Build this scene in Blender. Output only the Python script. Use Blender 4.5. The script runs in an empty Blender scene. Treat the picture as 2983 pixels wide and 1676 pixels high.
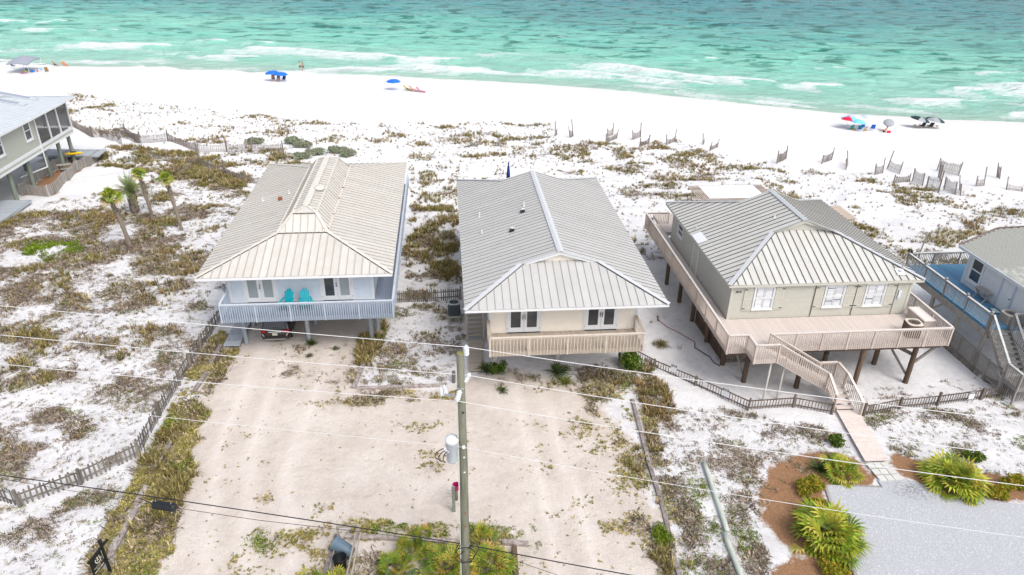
import bpy, math, random
import numpy as np
from mathutils import Vector, Matrix

random.seed(7)
RNG = np.random.default_rng(11)
scene = bpy.context.scene
COL = scene.collection

# ------------------------------------------------------------------ camera
cam_data = bpy.data.cameras.new("camera")
cam = bpy.data.objects.new("camera", cam_data)
COL.objects.link(cam)
cam_data.sensor_width = 36.0
cam_data.lens = 36.0 * 2086.73 / 2983.0
cam_data.clip_start = 0.5
cam_data.clip_end = 6000.0


def camera_matrix(pitch, yaw, roll, loc):
    f = Vector((math.sin(yaw) * math.cos(pitch), math.cos(yaw) * math.cos(pitch), -math.sin(pitch)))
    r = Vector((math.cos(yaw), -math.sin(yaw), 0))
    d = f.cross(r)
    r2 = math.cos(roll) * r + math.sin(roll) * d
    d2 = -math.sin(roll) * r + math.cos(roll) * d
    m = Matrix((r2, -d2, -f)).transposed().to_4x4()
    m.translation = loc
    return m


cam.matrix_world = camera_matrix(0.487413, 0.0975105, -0.0175153, Vector((0, 0, 25.0)))
scene.camera = cam

# ------------------------------------------------------------------ sky, sun, exposure
SUN_DIR = Vector((0.34, -0.50, 0.80)).normalized()          # towards the sun, behind thin cloud
elev = math.asin(SUN_DIR.z)
azim = math.atan2(SUN_DIR.x, SUN_DIR.y)
world = bpy.data.worlds.new("World")
scene.world = world
world.use_nodes = True
nt = world.node_tree
sky = nt.nodes.new("ShaderNodeTexSky")
sky.sky_type = 'NISHITA'
sky.sun_disc = False
sky.sun_elevation = elev
sky.sun_rotation = azim
sky.air_density = 1.0
sky.dust_density = 4.0
sky.ozone_density = 1.0
hsv = nt.nodes.new("ShaderNodeHueSaturation")
hsv.inputs["Saturation"].default_value = 0.5
bg = nt.nodes["Background"]
bg.inputs["Strength"].default_value = 0.15
nt.links.new(sky.outputs[0], hsv.inputs["Color"])
nt.links.new(hsv.outputs[0], bg.inputs["Color"])

sun_data = bpy.data.lights.new("sun", 'SUN')
sun_data.energy = 0.7
sun_data.angle = math.radians(26)
sun_data.color = (1.0, 0.975, 0.95)
sun = bpy.data.objects.new("sun", sun_data)
COL.objects.link(sun)
sun.rotation_euler = (-SUN_DIR).to_track_quat('-Z', 'Y').to_euler()
sun.location = (30, -20, 60)

scene.view_settings.view_transform = 'Standard'
scene.view_settings.look = 'None'
scene.view_settings.gamma = 1.0
scene.view_settings.use_curve_mapping = False
scene.view_settings.exposure = 0.8
scene.cycles.max_bounces = 6
scene.cycles.diffuse_bounces = 4
scene.cycles.glossy_bounces = 3
scene.cycles.use_denoising = True

# ------------------------------------------------------------------ noise, terrain


def _hash(ix, iy, seed):
    n = (ix.astype(np.int64) * 374761393 + iy.astype(np.int64) * 668265263 + seed * 1274126177) & 0xFFFFFFFF
    n = ((n ^ (n >> 13)) * 1274126177) & 0xFFFFFFFF
    return ((n ^ (n >> 16)) & 0xFFFF) / 65535.0


def vnoise(x, y, seed=0):
    x = np.asarray(x, float); y = np.asarray(y, float)
    ix = np.floor(x); iy = np.floor(y)
    fx = x - ix; fy = y - iy
    fx = fx * fx * (3 - 2 * fx); fy = fy * fy * (3 - 2 * fy)
    a = _hash(ix, iy, seed); b = _hash(ix + 1, iy, seed)
    c = _hash(ix, iy + 1, seed); d = _hash(ix + 1, iy + 1, seed)
    return (a * (1 - fx) + b * fx) * (1 - fy) + (c * (1 - fx) + d * fx) * fy


def fbm(x, y, seed=0, oct=4):
    s = 0; a = 0.5; t = 0
    x = np.asarray(x, float); y = np.asarray(y, float)
    for i in range(oct):
        s = s + a * vnoise(x, y, seed + i * 17); t += a
        a *= 0.5; x = x * 2.03 + 5.1; y = y * 2.03 + 3.7
    return s / t


SHX = np.array([-3000, -400, -200, -88.1, -56.1, -24.4, 6.2, 27.6, 46.6, 63.8, 80.9, 91.7, 200, 500., 3000])
SHY = np.array([175, 171, 165, 155.5, 151.3, 145.1, 137.4, 130.3, 120.8, 112.2, 106.7, 105.1, 96, 90., 85])


def shore(x):
    return np.interp(x, SHX, SHY)


def sst(a, b, v):
    t = np.clip((v - a) / (b - a), 0, 1)
    return t * t * (3 - 2 * t)


def ground(x, y):
    x = np.asarray(x, float); y = np.asarray(y, float)
    s = shore(x) - y
    z = np.where(s > 0, -4 + 2.6 * (1 - np.exp(-np.maximum(s, 0) / 25)), -4 + s * 0.05)
    z = z + 1.4 * sst(92, 42, y)
    dune = 0.75 * sst(52, 64, y) * sst(18, 42, s)
    left = 0.35 * sst(-16.5, -20, x) * sst(24, 30, y)
    right = 0.22 * sst(11, 14, x) * sst(20, 24, y) * sst(33, 30, y) * (1 - sst(13.5, 15.5, x) * sst(31, 29, y))
    gap = 0.18 * sst(-3.6, -2.6, x) * sst(0.9, 0.0, x) * sst(46, 50, y)
    amp = np.maximum(np.maximum(dune, left), np.maximum(right, gap))
    n = fbm(x / 7.5, y / 5.5, 3, 4) - 0.5
    n2 = fbm(x / 2.2, y / 1.7, 9, 3) - 0.5
    return z + amp * (n * 1.7 + n2 * 0.35)


def G(x, y):
    return float(ground(x, y))


# ------------------------------------------------------------------ materials


def lin(r, g, b):
    def f(c):
        c /= 255.0
        return c / 12.92 if c <= 0.04045 else ((c + 0.055) / 1.055) ** 2.4
    return (f(r), f(g), f(b))


MATS = {}


def mat(name, col, rough=0.6, spec=0.3, metal=0.0, rnd=0.0, ns=0.0, na=0.0, col2=None, stretch=(1, 1, 1),
        bump=0.0, bscale=None, trans=0.0, attr=None, sss=0.0):
    """Principled material: base colour, world-space noise towards col2, per-piece brightness variation, noise bump."""
    if name in MATS:
        return MATS[name]
    m = bpy.data.materials.new(name)
    m.use_nodes = True
    t = m.node_tree
    N = t.nodes; L = t.links
    p = N["Principled BSDF"]
    p.inputs["Roughness"].default_value = rough
    p.inputs["Specular IOR Level"].default_value = spec
    p.inputs["Metallic"].default_value = metal
    p.inputs["Base Color"].default_value = (*col, 1)
    out = None
    if attr:
        a = N.new("ShaderNodeAttribute"); a.attribute_name = attr
        out = a.outputs["Color"]
    if ns:
        geo = N.new("ShaderNodeNewGeometry")
        mp = N.new("ShaderNodeMapping")
        mp.inputs["Scale"].default_value = stretch
        L.new(geo.outputs["Position"], mp.inputs["Vector"])
        nz = N.new("ShaderNodeTexNoise")
        nz.inputs["Scale"].default_value = ns
        nz.inputs["Detail"].default_value = 6
        nz.inputs["Roughness"].default_value = 0.65
        L.new(mp.outputs[0], nz.inputs["Vector"])
        rm = N.new("ShaderNodeMapRange")
        rm.inputs["From Min"].default_value = 0.35
        rm.inputs["From Max"].default_value = 0.7
        rm.inputs["To Max"].default_value = na
        L.new(nz.outputs["Fac"], rm.inputs["Value"])
        mx = N.new("ShaderNodeMix"); mx.data_type = 'RGBA'
        c2 = col2 or tuple(c * 0.45 for c in col)
        if out:
            L.new(out, mx.inputs["A"])
        else:
            mx.inputs["A"].default_value = (*col, 1)
        mx.inputs["B"].default_value = (*c2, 1)
        L.new(rm.outputs[0], mx.inputs["Factor"])
        out = mx.outputs["Result"]
        if bump:
            bp = N.new("ShaderNodeBump")
            bp.inputs["Strength"].default_value = bump
            bp.inputs["Distance"].default_value = 0.02
            src = nz
            if bscale:
                src = N.new("ShaderNodeTexNoise")
                src.inputs["Scale"].default_value = bscale
                src.inputs["Detail"].default_value = 4
                L.new(mp.outputs[0], src.inputs["Vector"])
            L.new(src.outputs["Fac"], bp.inputs["Height"])
            L.new(bp.outputs[0], p.inputs["Normal"])
    if rnd:
        oi = N.new("ShaderNodeObjectInfo")
        mr = N.new("ShaderNodeMapRange")
        mr.inputs["To Min"].default_value = 1 - rnd
        mr.inputs["To Max"].default_value = 1 + rnd
        L.new(oi.outputs["Random"], mr.inputs["Value"])
        hs = N.new("ShaderNodeHueSaturation")
        if out:
            L.new(out, hs.inputs["Color"])
        else:
            hs.inputs["Color"].default_value = (*col, 1)
        L.new(mr.outputs[0], hs.inputs["Value"])
        out = hs.outputs[0]
    if out:
        L.new(out, p.inputs["Base Color"])
    if trans:
        # leaves let some light through
        tr = N.new("ShaderNodeBsdfTranslucent")
        if out:
            L.new(out, tr.inputs["Color"])
        else:
            tr.inputs["Color"].default_value = (*col, 1)
        ms = N.new("ShaderNodeMixShader"); ms.inputs[0].default_value = trans
        L.new(p.outputs[0], ms.inputs[1]); L.new(tr.outputs[0], ms.inputs[2])
        L.new(ms.outputs[0], N["Material Output"].inputs["Surface"])
    MATS[name] = m
    return m


WHITE = mat("white_paint", (0.66, 0.67, 0.68), 0.45, rnd=0.03, ns=6, na=0.12)
GLASS = mat("window_glass", (0.035, 0.042, 0.05), 0.06, spec=0.6, ns=1.3, na=0.6, col2=(0.10, 0.10, 0.10))
CURTAIN = mat("glass_with_blind", (0.30, 0.34, 0.34), 0.12, spec=0.6, ns=40, na=0.25, stretch=(0.1, 0.1, 1))
BLACK = mat("black_metal", (0.015, 0.015, 0.017), 0.45)
STEEL = mat("galvanised_steel", (0.45, 0.47, 0.48), 0.4, metal=0.7, ns=8, na=0.3)
WEATHER = mat("weathered_wood", (0.23, 0.205, 0.18), 0.85, rnd=0.28, ns=7, na=0.7, col2=(0.10, 0.085, 0.07), stretch=(1, 1, 0.25), bump=0.4)
SILVERWOOD = mat("silver_weathered_wood", (0.36, 0.345, 0.33), 0.85, rnd=0.2, ns=6, na=0.6, col2=(0.17, 0.15, 0.13), stretch=(1, 1, 0.3), bump=0.4)
DARKWOOD = mat("creosote_wood", (0.14, 0.095, 0.065), 0.85, rnd=0.2, ns=5, na=0.7, col2=(0.05, 0.035, 0.025), stretch=(1, 1, 0.15), bump=0.5)
TIMBER = mat("old_timber", (0.36, 0.33, 0.315), 0.9, rnd=0.22, ns=5, na=0.85, col2=(0.10, 0.055, 0.035), bump=0.6)

# ------------------------------------------------------------------ object helpers
WM = {}            # world matrices of what has been built
CUR = [Matrix.Identity(4)]
MESH = {}


def at(x, y, z, rz=0.0):
    CUR[0] = Matrix.Translation((x, y, z)) @ Matrix.Rotation(rz, 4, 'Z')
    return CUR[0]


def home():
    CUR[0] = Matrix.Identity(4)


def link(name, data, parent, world):
    o = bpy.data.objects.new(name, data)
    COL.objects.link(o)
    o.matrix_basis = world
    if parent is not None:
        o.parent = parent
        o.matrix_parent_inverse = WM[parent.name].inverted()
    WM[o.name] = world.copy()
    return o


def tag(o, label=None, cat=None, group=None, kind=None):
    if label: o["label"] = label
    if cat: o["category"] = cat
    if group: o["group"] = group
    if kind: o["kind"] = kind
    return o


def thing(name, label, cat, loc=(0, 0, 0), group=None):
    o = link(name, None, None, CUR[0] @ Matrix.Translation(loc))
    o.empty_display_size = 0.3
    return tag(o, label, cat, group)


class MB:
    def __init__(s):
        s.v = []; s.f = []

    def add(s, v, f):
        n = len(s.v)
        s.v += [tuple(p) for p in v]
        s.f += [tuple(i + n for i in q) for q in f]
        return s

    def box(s, c, d, m=None):
        x, y, z = (a / 2 for a in d)
        v = [Vector(p) for p in ((-x, -y, -z), (x, -y, -z), (x, y, -z), (-x, y, -z), (-x, -y, z), (x, -y, z), (x, y, z), (-x, y, z))]
        if m is not None: v = [m @ p for p in v]
        v = [p + Vector(c) for p in v]
        return s.add(v, [(0, 3, 2, 1), (4, 5, 6, 7), (0, 1, 5, 4), (1, 2, 6, 5), (2, 3, 7, 6), (3, 0, 4, 7)])

    def bar(s, p0, p1, w, h):
        p0 = Vector(p0); p1 = Vector(p1)
        m = frame(p1 - p0)
        return s.box((p0 + p1) / 2, (w, (p1 - p0).length, h), m)

    def tube(s, pts, rad, n=8, cap=True):
        pts = [Vector(p) for p in pts]
        if not isinstance(rad, (list, tuple)): rad = [rad] * len(pts)
        rings = []
        for i, p in enumerate(pts):
            a = pts[max(0, i - 1)]; b = pts[min(len(pts) - 1, i + 1)]
            m = frame(b - a)
            rings.append([p + m @ Vector((math.cos(2 * math.pi * k / n) * rad[i], 0, math.sin(2 * math.pi * k / n) * rad[i])) for k in range(n)])
        v = [q for r in rings for q in r]
        f = []
        for i in range(len(pts) - 1):
            for k in range(n):
                a = i * n + k; b = i * n + (k + 1) % n
                f.append((a, b, b + n, a + n))
        if cap:
            f.append(tuple(range(n - 1, -1, -1)))
            f.append(tuple((len(pts) - 1) * n + k for k in range(n)))
        return s.add(v, f)

    def lathe(s, prof, n=16, c=(0, 0, 0)):
        v = []; f = []
        for r, z in prof:
            for k in range(n):
                a = 2 * math.pi * k / n
                v.append((c[0] + r * math.cos(a), c[1] + r * math.sin(a), c[2] + z))
        for i in range(len(prof) - 1):
            for k in range(n):
                a = i * n + k; b = i * n + (k + 1) % n
                f.append((a, b, b + n, a + n))
        f.append(tuple(range(n - 1, -1, -1)))
        f.append(tuple((len(prof) - 1) * n + k for k in range(n)))
        return s.add(v, f)

    def prism(s, poly, vec):
        vec = Vector(vec)
        n = len(poly)
        v = [Vector(p) for p in poly] + [Vector(p) + vec for p in poly]
        f = [tuple(range(n - 1, -1, -1)), tuple(range(n, 2 * n))]
        f += [(i, (i + 1) % n, n + (i + 1) % n, n + i) for i in range(n)]
        return s.add(v, f)

    def mesh(s, name, m, smooth=False):
        me = bpy.data.meshes.new(name)
        me.from_pydata(s.v, [], s.f)
        if smooth:
            me.polygons.foreach_set("use_smooth", [True] * len(me.polygons))
        if m: me.materials.append(m)
        me.update()
        return me

    def build(s, name, m, parent=None, smooth=False, world=None):
        return link(name, s.mesh(name, m, smooth), parent, CUR[0] if world is None else world)


def frame(d):
    """rotation whose Y axis runs along d and whose Z axis is as upright as it can be"""
    y = Vector(d).normalized()
    up = Vector((0, 0, 1))
    if abs(y.dot(up)) > 0.999:
        up = Vector((0, -1, 0))
    x = y.cross(up).normalized()
    z = x.cross(y)
    return Matrix((x, y, z)).transposed()


def shared(kind, m):
    key = (kind, m.name)
    if key not in MESH:
        b = MB()
        if kind == 'box':
            b.box((0, 0, 0), (1, 1, 1))
        elif kind == 'cyl':
            b.tube([(0, -0.5, 0), (0, 0.5, 0)], 0.5, 12)
        elif kind == 'picket':      # stands on z=0, unit height, shouldered point
            b.prism([(-0.5, -0.5, 0), (0.5, -0.5, 0), (0.5, -0.5, 0.93), (0.22, -0.5, 1), (-0.22, -0.5, 1), (-0.5, -0.5, 0.93)], (0, 1, 0))
        MESH[key] = b.mesh(kind, m, kind == 'cyl')
        if kind == 'cyl':
            pl = MESH[key].polygons
            pl.foreach_set("use_smooth", [len(p.vertices) == 4 for p in pl])
    return MESH[key]


def box(name, parent, m, c, d, rot=None):
    M = Matrix.Translation(c)
    if rot is not None: M = M @ rot.to_4x4()
    return link(name, shared('box', m), parent, CUR[0] @ M @ Matrix.Diagonal((*d, 1)))


def bar(name, parent, m, p0, p1, w, h):
    p0 = Vector(p0); p1 = Vector(p1)
    M = Matrix.Translation((p0 + p1) / 2) @ frame(p1 - p0).to_4x4() @ Matrix.Diagonal((w, (p1 - p0).length, h, 1))
    return link(name, shared('box', m), parent, CUR[0] @ M)


def rod(name, parent, m, p0, p1, r):
    p0 = Vector(p0); p1 = Vector(p1)
    M = Matrix.Translation((p0 + p1) / 2) @ frame(p1 - p0).to_4x4() @ Matrix.Diagonal((2 * r, (p1 - p0).length, 2 * r, 1))
    return link(name, shared('cyl', m), parent, CUR[0] @ M)


def text_mesh(txt, size, m, bold=0.0):
    cu = bpy.data.curves.new("txt", 'FONT')
    cu.body = txt; cu.size = size; cu.align_x = 'CENTER'; cu.align_y = 'CENTER'
    cu.offset = bold; cu.resolution_u = 3
    o = bpy.data.objects.new("txt", cu)
    me = bpy.data.meshes.new_from_object(o)
    bpy.data.objects.remove(o)
    me.materials.clear(); me.materials.append(m)
    return me


def text_on(name, parent, txt, size, m, c, right, up, bold=0.0):
    """flat lettering at c; right and up span its plane"""
    r = Vector(right).normalized(); u = Vector(up).normalized(); n = r.cross(u)
    M = Matrix((r, u, n)).transposed().to_4x4()
    M.translation = Vector(c)
    return link(name, text_mesh(txt, size, m, bold), parent, CUR[0] @ M)


def raw_mesh(name, v, f, m, cols=None, smooth=False):
    """mesh from numpy arrays: v (n,3), f (k,3 or 4)"""
    me = bpy.data.meshes.new(name)
    k = f.shape[1]
    me.vertices.add(len(v)); me.vertices.foreach_set("co", v.astype(np.float32).ravel())
    me.loops.add(f.size); me.loops.foreach_set("vertex_index", f.astype(np.int32).ravel())
    me.polygons.add(len(f))
    me.polygons.foreach_set("loop_start", np.arange(0, f.size, k, dtype=np.int32))
    me.polygons.foreach_set("loop_total", np.full(len(f), k, dtype=np.int32))
    if smooth:
        me.polygons.foreach_set("use_smooth", np.ones(len(f), dtype=bool))
    me.update(calc_edges=True)
    for nm, c in (cols or {}).items():
        a = me.color_attributes.new(nm, 'FLOAT_COLOR', 'POINT')
        if c.shape[1] == 3:
            c = np.concatenate([c, np.ones((len(c), 1))], 1)
        a.data.foreach_set("color", c.astype(np.float32).ravel())
    me.materials.append(m)
    return me


# ------------------------------------------------------------------ regions on the ground (metres)
R_DRIVE = [(-14.0, 62.0), (-13.9, 40.2), (-14.3, 33.9), (-14.0, 28.2), (-13.2, 18), (-13, 10), (12, 10), (9.2, 20.5), (9.2, 25.1), (9.0, 29.5), (7.8, 33.2), (6.5, 35.3),
           (2.2, 36.0), (1.6, 36.2), (0.3, 34.4), (-5.8, 35.0), (-5.9, 39.2), (-4.6, 41), (-4.6, 60)]
R_GRAVEL = [(18.3, 25.2), (20.95, 24.8), (21.0, 25.35), (22.25, 25.35), (22.9, 25.06), (23.4, 24.2), (24.4, 23.65), (25.6, 23.6), (27.2, 23.2), (33, 22.0), (33, 10), (16, 10), (16.9, 20.0), (17.0, 20.7), (17.85, 23.9)]
R_STRAW = [[(15.2, 26.0), (17.5, 27.5), (19.3, 27.7), (20.8, 26.9), (21.0, 24.9), (18.1, 25.1), (17.8, 23.9), (16.9, 19.9), (16, 12), (12.8, 12), (13.6, 20.2), (15.3, 21.1), (14.1, 22.6)],
           [(22.7, 27.6), (23.5, 27.4), (24.5, 26.4), (24.4, 25.8), (26.5, 25.4), (29.5, 24.8), (30, 22.6), (27.2, 23.3), (25.6, 23.7), (24.1, 23.7), (23.1, 24.5), (22.4, 25.6)],
           [(-42.3, 71.6), (-39.0, 70.2), (-40.0, 83.7), (-42.9, 84.2)]]
# footprints that keep plants out
NOGROW = [[(-13.4, 40.8), (-4.6, 40.8), (-4.6, 59.5), (-13.4, 59.5)], [(2.2, 36.4), (11.0, 36.4), (11.0, 55), (2.2, 55)],
          [(15.5, 33.0), (29.0, 33.0), (29.0, 51.5), (15.5, 51.5)], [(32.2, 31.6), (48, 31.6), (48, 43.2), (32.2, 43.2)],
          [(-60, 60), (-41.0, 60), (-41.0, 87), (-60, 87)], [(0.9, 36.0), (2.2, 36.0), (2.2, 44), (0.9, 44)],
          [(-14.6, 39.8), (-13.4, 39.8), (-13.4, 44), (-14.6, 44)], [(20.8, 25.1), (22.4, 25.1), (23, 33), (21.3, 33)], R_GRAVEL,
          [(-15.12, 26.5), (-14.62, 26.5), (-14.68, 22.6), (-15.15, 22.6)], [(-15.1, 27.7), (-14.65, 27.7), (-14.75, 26.4), (-15.15, 26.4)], [(-14.95, 38.6), (-14.5, 38.6), (-14.5, 40), (-14.9, 40)], [(-15.1, 35.3), (-14.6, 35.3), (-14.5, 37), (-14.95, 37)],
          [(10.2, 32.6), (10.55, 32.6), (10.05, 27.2), (9.65, 27.2)], [(9.68, 27.3), (10.08, 27.3), (9.95, 25), (9.55, 25)], [(9.2, 21.7), (9.6, 21.7), (9.5, 18.5), (9.1, 18.5)], [(12.45, 27.2), (12.9, 27.2), (12.3, 20), (11.7, 20)]]


def inside(poly, x, y):
    x = np.asarray(x, float); y = np.asarray(y, float)
    r = np.zeros(x.shape, bool)
    n = len(poly)
    for i in range(n):
        x0, y0 = poly[i]; x1, y1 = poly[(i + 1) % n]
        c = ((y0 > y) != (y1 > y)) & (x < (x1 - x0) * (y - y0) / ((y1 - y0) or 1e-9) + x0)
        r ^= c
    return r


def soft(poly, x, y, w=0.7):
    """polygon mask blurred over about w metres, with a wandering edge"""
    jx = (fbm(x / 1.3, y / 1.3, 41, 3) - 0.5) * 1.4; jy = (fbm(x / 1.3, y / 1.3, 51, 3) - 0.5) * 1.4
    s = 0
    offs = [(0, 0), (w, 0), (-w, 0), (0, w), (0, -w), (w * .7, w * .7), (-w * .7, w * .7), (w * .7, -w * .7), (-w * .7, -w * .7)]
    for ox, oy in offs:
        s = s + inside(poly, x + ox + jx, y + oy + jy)
    return s / len(offs)


# plant cover: polygon, tufts per square metre, patch size, threshold, {kind: share}
VEG = [
    ([(-34.0, 51.8), (-19.5, 50.2), (-15.9, 44.4), (-16.4, 32.0), (-16.9, 29.5), (-21.5, 27.4), (-30, 30), (-40, 45)], 72, 2.2, 0.43, dict(dead=.46, scrub=.38, green=.09, oats=.07), .58, .26),
    ([(-34.0, 51.8), (-19.5, 50.2), (-17.5, 40), (-26, 36), (-40, 45)], 13, 2.2, 0.49, dict(dead=.6, oats=.4), .95, .16),
    ([(-14.7, 41.7), (-13.3, 40.0), (-14.1, 34.3), (-13.0, 28.4), (-12.4, 19.4), (-15.4, 18.9), (-15.9, 25.7), (-15.7, 29.4), (-15.8, 36), (-15.5, 42)], 115, 1.6, 0.22, dict(turf=.70, oats=.05, green=.13, dead=.12), .95, .16),
    ([(-24.0, 26.4), (-20.5, 26.0), (-16.1, 28.6), (-15.3, 29.0), (-15.2, 25.7), (-14.8, 18.9), (-24, 18)], 74, 1.6, 0.44, dict(scrub=.40, green=.33, dead=.27), .62, .26),
    ([(-42.0, 63.3), (-36.1, 69.7), (-28.8, 80.7), (-20.4, 73), (-16.5, 62), (-15.6, 48), (-34.0, 50), (-46, 55)], 46, 2.6, 0.385, dict(dead=.50, oats=.20, scrub=.24, green=.06), .66, .28),
    ([(-41.5, 89.8), (-35.8, 88.5), (-20.4, 87.1), (-15.2, 78.8), (-15.5, 68), (-21.2, 72), (-27.4, 75.1), (-34.5, 79.5), (-38.8, 80)], 19, 3.2, 0.34, dict(oats=.62, scrub=.18, silver=.10, dead=.10), .85, .2),
    ([(-58.8, 120.9), (-41.1, 110.7), (-12.0, 99.4), (-6.6, 90), (-9, 82), (-22.7, 88.0), (-42.7, 94.0), (-58.0, 104)], 13, 3.6, 0.52, dict(oats=.8, dead=.2), .72, .22),
    ([(-4.2, 80.1), (1.6, 78.3), (0.7, 63.1), (-3.4, 64.6)], 9, 2.4, 0.50, dict(oats=.8, dead=.2), .85, .2),
    ([(-3.4, 65.7), (0.7, 65.3), (0.7, 46.0), (-3.4, 45.8)], 36, 2.2, 0.38, dict(oats=.55, dead=.38, green=.07), .85, .2),
    ([(-5.6, 44.7), (0.4, 44.9), (0.9, 39.2), (0.0, 35.0), (-5.6, 35.3)], 54, 1.8, 0.43, dict(dead=.36, scrub=.34, green=.18, oats=.12), .62, .25),
    ([(-5.9, 42.5), (-4.4, 42.5), (-4.6, 39), (-5.3, 37), (-6.0, 37.4)], 50, 1.2, 0.25, dict(oats=.5, green=.3, turf=.2), .9, .2),
    ([(-9.6, 100.3), (-1.1, 101.5), (14.1, 97.9), (15.5, 70), (14, 58), (1.1, 58), (-3.2, 74.5)], 15, 3.0, 0.49, dict(oats=.66, dead=.34), .72, .22),
    ([(14.6, 89.8), (30.4, 90.6), (36, 78), (28.5, 60), (16.6, 50), (13.0, 55), (15.0, 70.1)], 15, 2.7, 0.475, dict(oats=.58, dead=.32, scrub=.10), .72, .22),
    ([(28.0, 82.2), (48.4, 76.7), (60, 66), (60, 52), (44, 47), (36, 44.5), (30, 52), (29, 70.4)], 14, 2.9, 0.48, dict(oats=.62, dead=.28, scrub=.10), .72, .22),
    ([(12.4, 48), (15.4, 48), (15.4, 38), (12.8, 38)], 7, 1.8, 0.53, dict(oats=.6, dead=.4), .8, .2),
    ([(8.4, 38.3), (12.4, 37.0), (11.9, 33.3), (10.8, 29.4), (10.5, 23.8), (10.3, 18.2), (8.4, 18.3), (8.5, 25.1), (8.5, 30.2), (7.4, 33.4)], 70, 1.5, 0.36, dict(turf=.45, oats=.12, green=.18, dead=.25), .8, .2),
    ([(10.9, 36.4), (12.4, 35.4), (12.9, 32.5), (12.0, 30), (10.6, 31)], 40, 1.2, 0.34, dict(oats=.42, dead=.48, green=.10), .8, .2),
    ([(12.0, 31.9), (15.1, 31.3), (18.4, 29.8), (21.0, 29.2), (20.6, 26.7), (15.5, 25.9), (13.6, 22), (13.1, 17.9), (9.8, 18.2), (10.3, 26), (10.7, 29.8)], 66, 1.8, 0.45, dict(dead=.36, scrub=.34, green=.28, oats=.02), .66, .26),
    ([(10.2, 27.5), (13.9, 27.0), (13.6, 20), (13.1, 17.9), (9.8, 18.2)], 40, 1.6, 0.40, dict(dead=.46, scrub=.28, green=.26), .75, .22),
    ([(23.2, 30.6), (34.0, 30.9), (33, 24.4), (27.8, 25.0), (24.9, 26.1), (23.0, 27.6)], 58, 1.8, 0.45, dict(scrub=.38, green=.34, dead=.28), .66, .26),
    ([(-35.5, 58.2), (-31.1, 58.4), (-27.6, 54.4), (-29.7, 53.0), (-34.2, 55.6)], 44, 1.6, 0.36, dict(vine=1.0), .85, .2),
    ([(-27.0, 64.2), (-24.1, 63.4), (-24.6, 61.4), (-27.7, 62.0)], 26, 1.6, 0.36, dict(vine=.8, oats=.2), .85, .2),
    ([(-9.6, 24.0), (-5.7, 24.6), (-5.4, 19.1), (-10.4, 19.4)], 60, 1.4, 0.45, dict(turf=.85, green=.15), .8, .2),
    ([(-5.2, 24.7), (3.6, 23.6), (3.6, 22.4), (-5.2, 23.4)], 90, 1.0, 0.32, dict(turf=.8, green=.2), .8, .2),
    ([(-5.0, 23.2), (2.2, 22.4), (2.2, 17.6), (-5.0, 18.1)], 30, 1.2, 0.45, dict(dead=.6, scrub=.2, turf=.2), .8, .2),
    ([(6.3, 31.6), (9.0, 30.5), (8.7, 18.3), (6.9, 18.4), (6.3, 26.6)], 55, 1.4, 0.50, dict(turf=.95, dead=.05), .75, .22),
    ([(-13.4, 39), (-6.5, 38.5), (-6.0, 33), (0, 33), (8, 31), (7.5, 19), (-12.4, 19), (-13.0, 28)], 30, 1.5, 0.60, dict(turf=.93, green=.07), .7, .2),
    ([(-11.5, 40.2), (-5.6, 40.2), (-5.6, 35.2), (-10.5, 36.5)], 36, 1.6, 0.50, dict(dead=.5, turf=.5), .6, .22),
    ([(-6.7, 37), (-5.7, 37), (-5.6, 34.9), (0.4, 34.3), (0.4, 33.4), (-5.6, 33.4), (-7.0, 33.8)], 60, 1.2, 0.42, dict(turf=.8, dead=.2), .8, .2),
    ([(2.2, 36.4), (10.8, 36.4), (10.5, 34.0), (8, 33.5), (2.6, 34.5)], 22, 1.2, 0.50, dict(oats=.2, dead=.5, green=.3), .7, .2),
    ([(22.9, 33.5), (34, 33.5), (34, 30.6), (22.9, 30.6)], 10, 1.0, 0.55, dict(dead=.7, green=.3), .7, .2),
]


def wander(poly):
    """how far the edge of a patch may wander: less for narrow strips"""
    n = len(poly)
    a = abs(sum(poly[i][0] * poly[(i + 1) % n][1] - poly[(i + 1) % n][0] * poly[i][1] for i in range(n))) / 2
    q = sum(math.dist(poly[i], poly[(i + 1) % n]) for i in range(n))
    return min(2.8, 1.1 * a / q)


def veg_density(x, y):
    d = np.zeros(np.shape(x))
    for poly, per, ps, thr, kinds, size, ramp in VEG:
        n = fbm(x / ps, y / (ps * 0.8), int(per * 7 + len(poly)), 5)
        k = np.clip((n - thr + .04) / (ramp + .04), .48 if size < .7 else 0, 1) * inside(poly, x + (fbm(x / 1.1, y / 1.1, 41, 3) - .5) * wander(poly), y + (fbm(x / 1.1, y / 1.1, 51, 3) - .5) * wander(poly)) * min(1, per * size * size / 12)
        d = np.maximum(d, k)
    return d


# ------------------------------------------------------------------ ground sheet


def axis(dense0, dense1, step, lo, hi, grow=1.16):
    a = list(np.arange(dense0, dense1 + 1e-6, step))
    s = step
    while a[-1] < hi:
        s *= grow; a.append(a[-1] + s)
    s = step
    b = []
    c = dense0
    while c > lo:
        s *= grow; c -= s; b.append(c)
    return np.array(b[::-1] + a)


def grid_mesh(name, X, Y, Z, m, cols=None):
    ny, nx = X.shape
    v = np.stack([X, Y, Z], -1).reshape(-1, 3)
    i = np.arange((ny - 1) * nx).reshape(ny - 1, nx)[:, :-1].ravel()
    f = np.stack([i, i + 1, i + nx + 1, i + nx], 1)
    return raw_mesh(name, v, f, m, cols, True)


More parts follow.
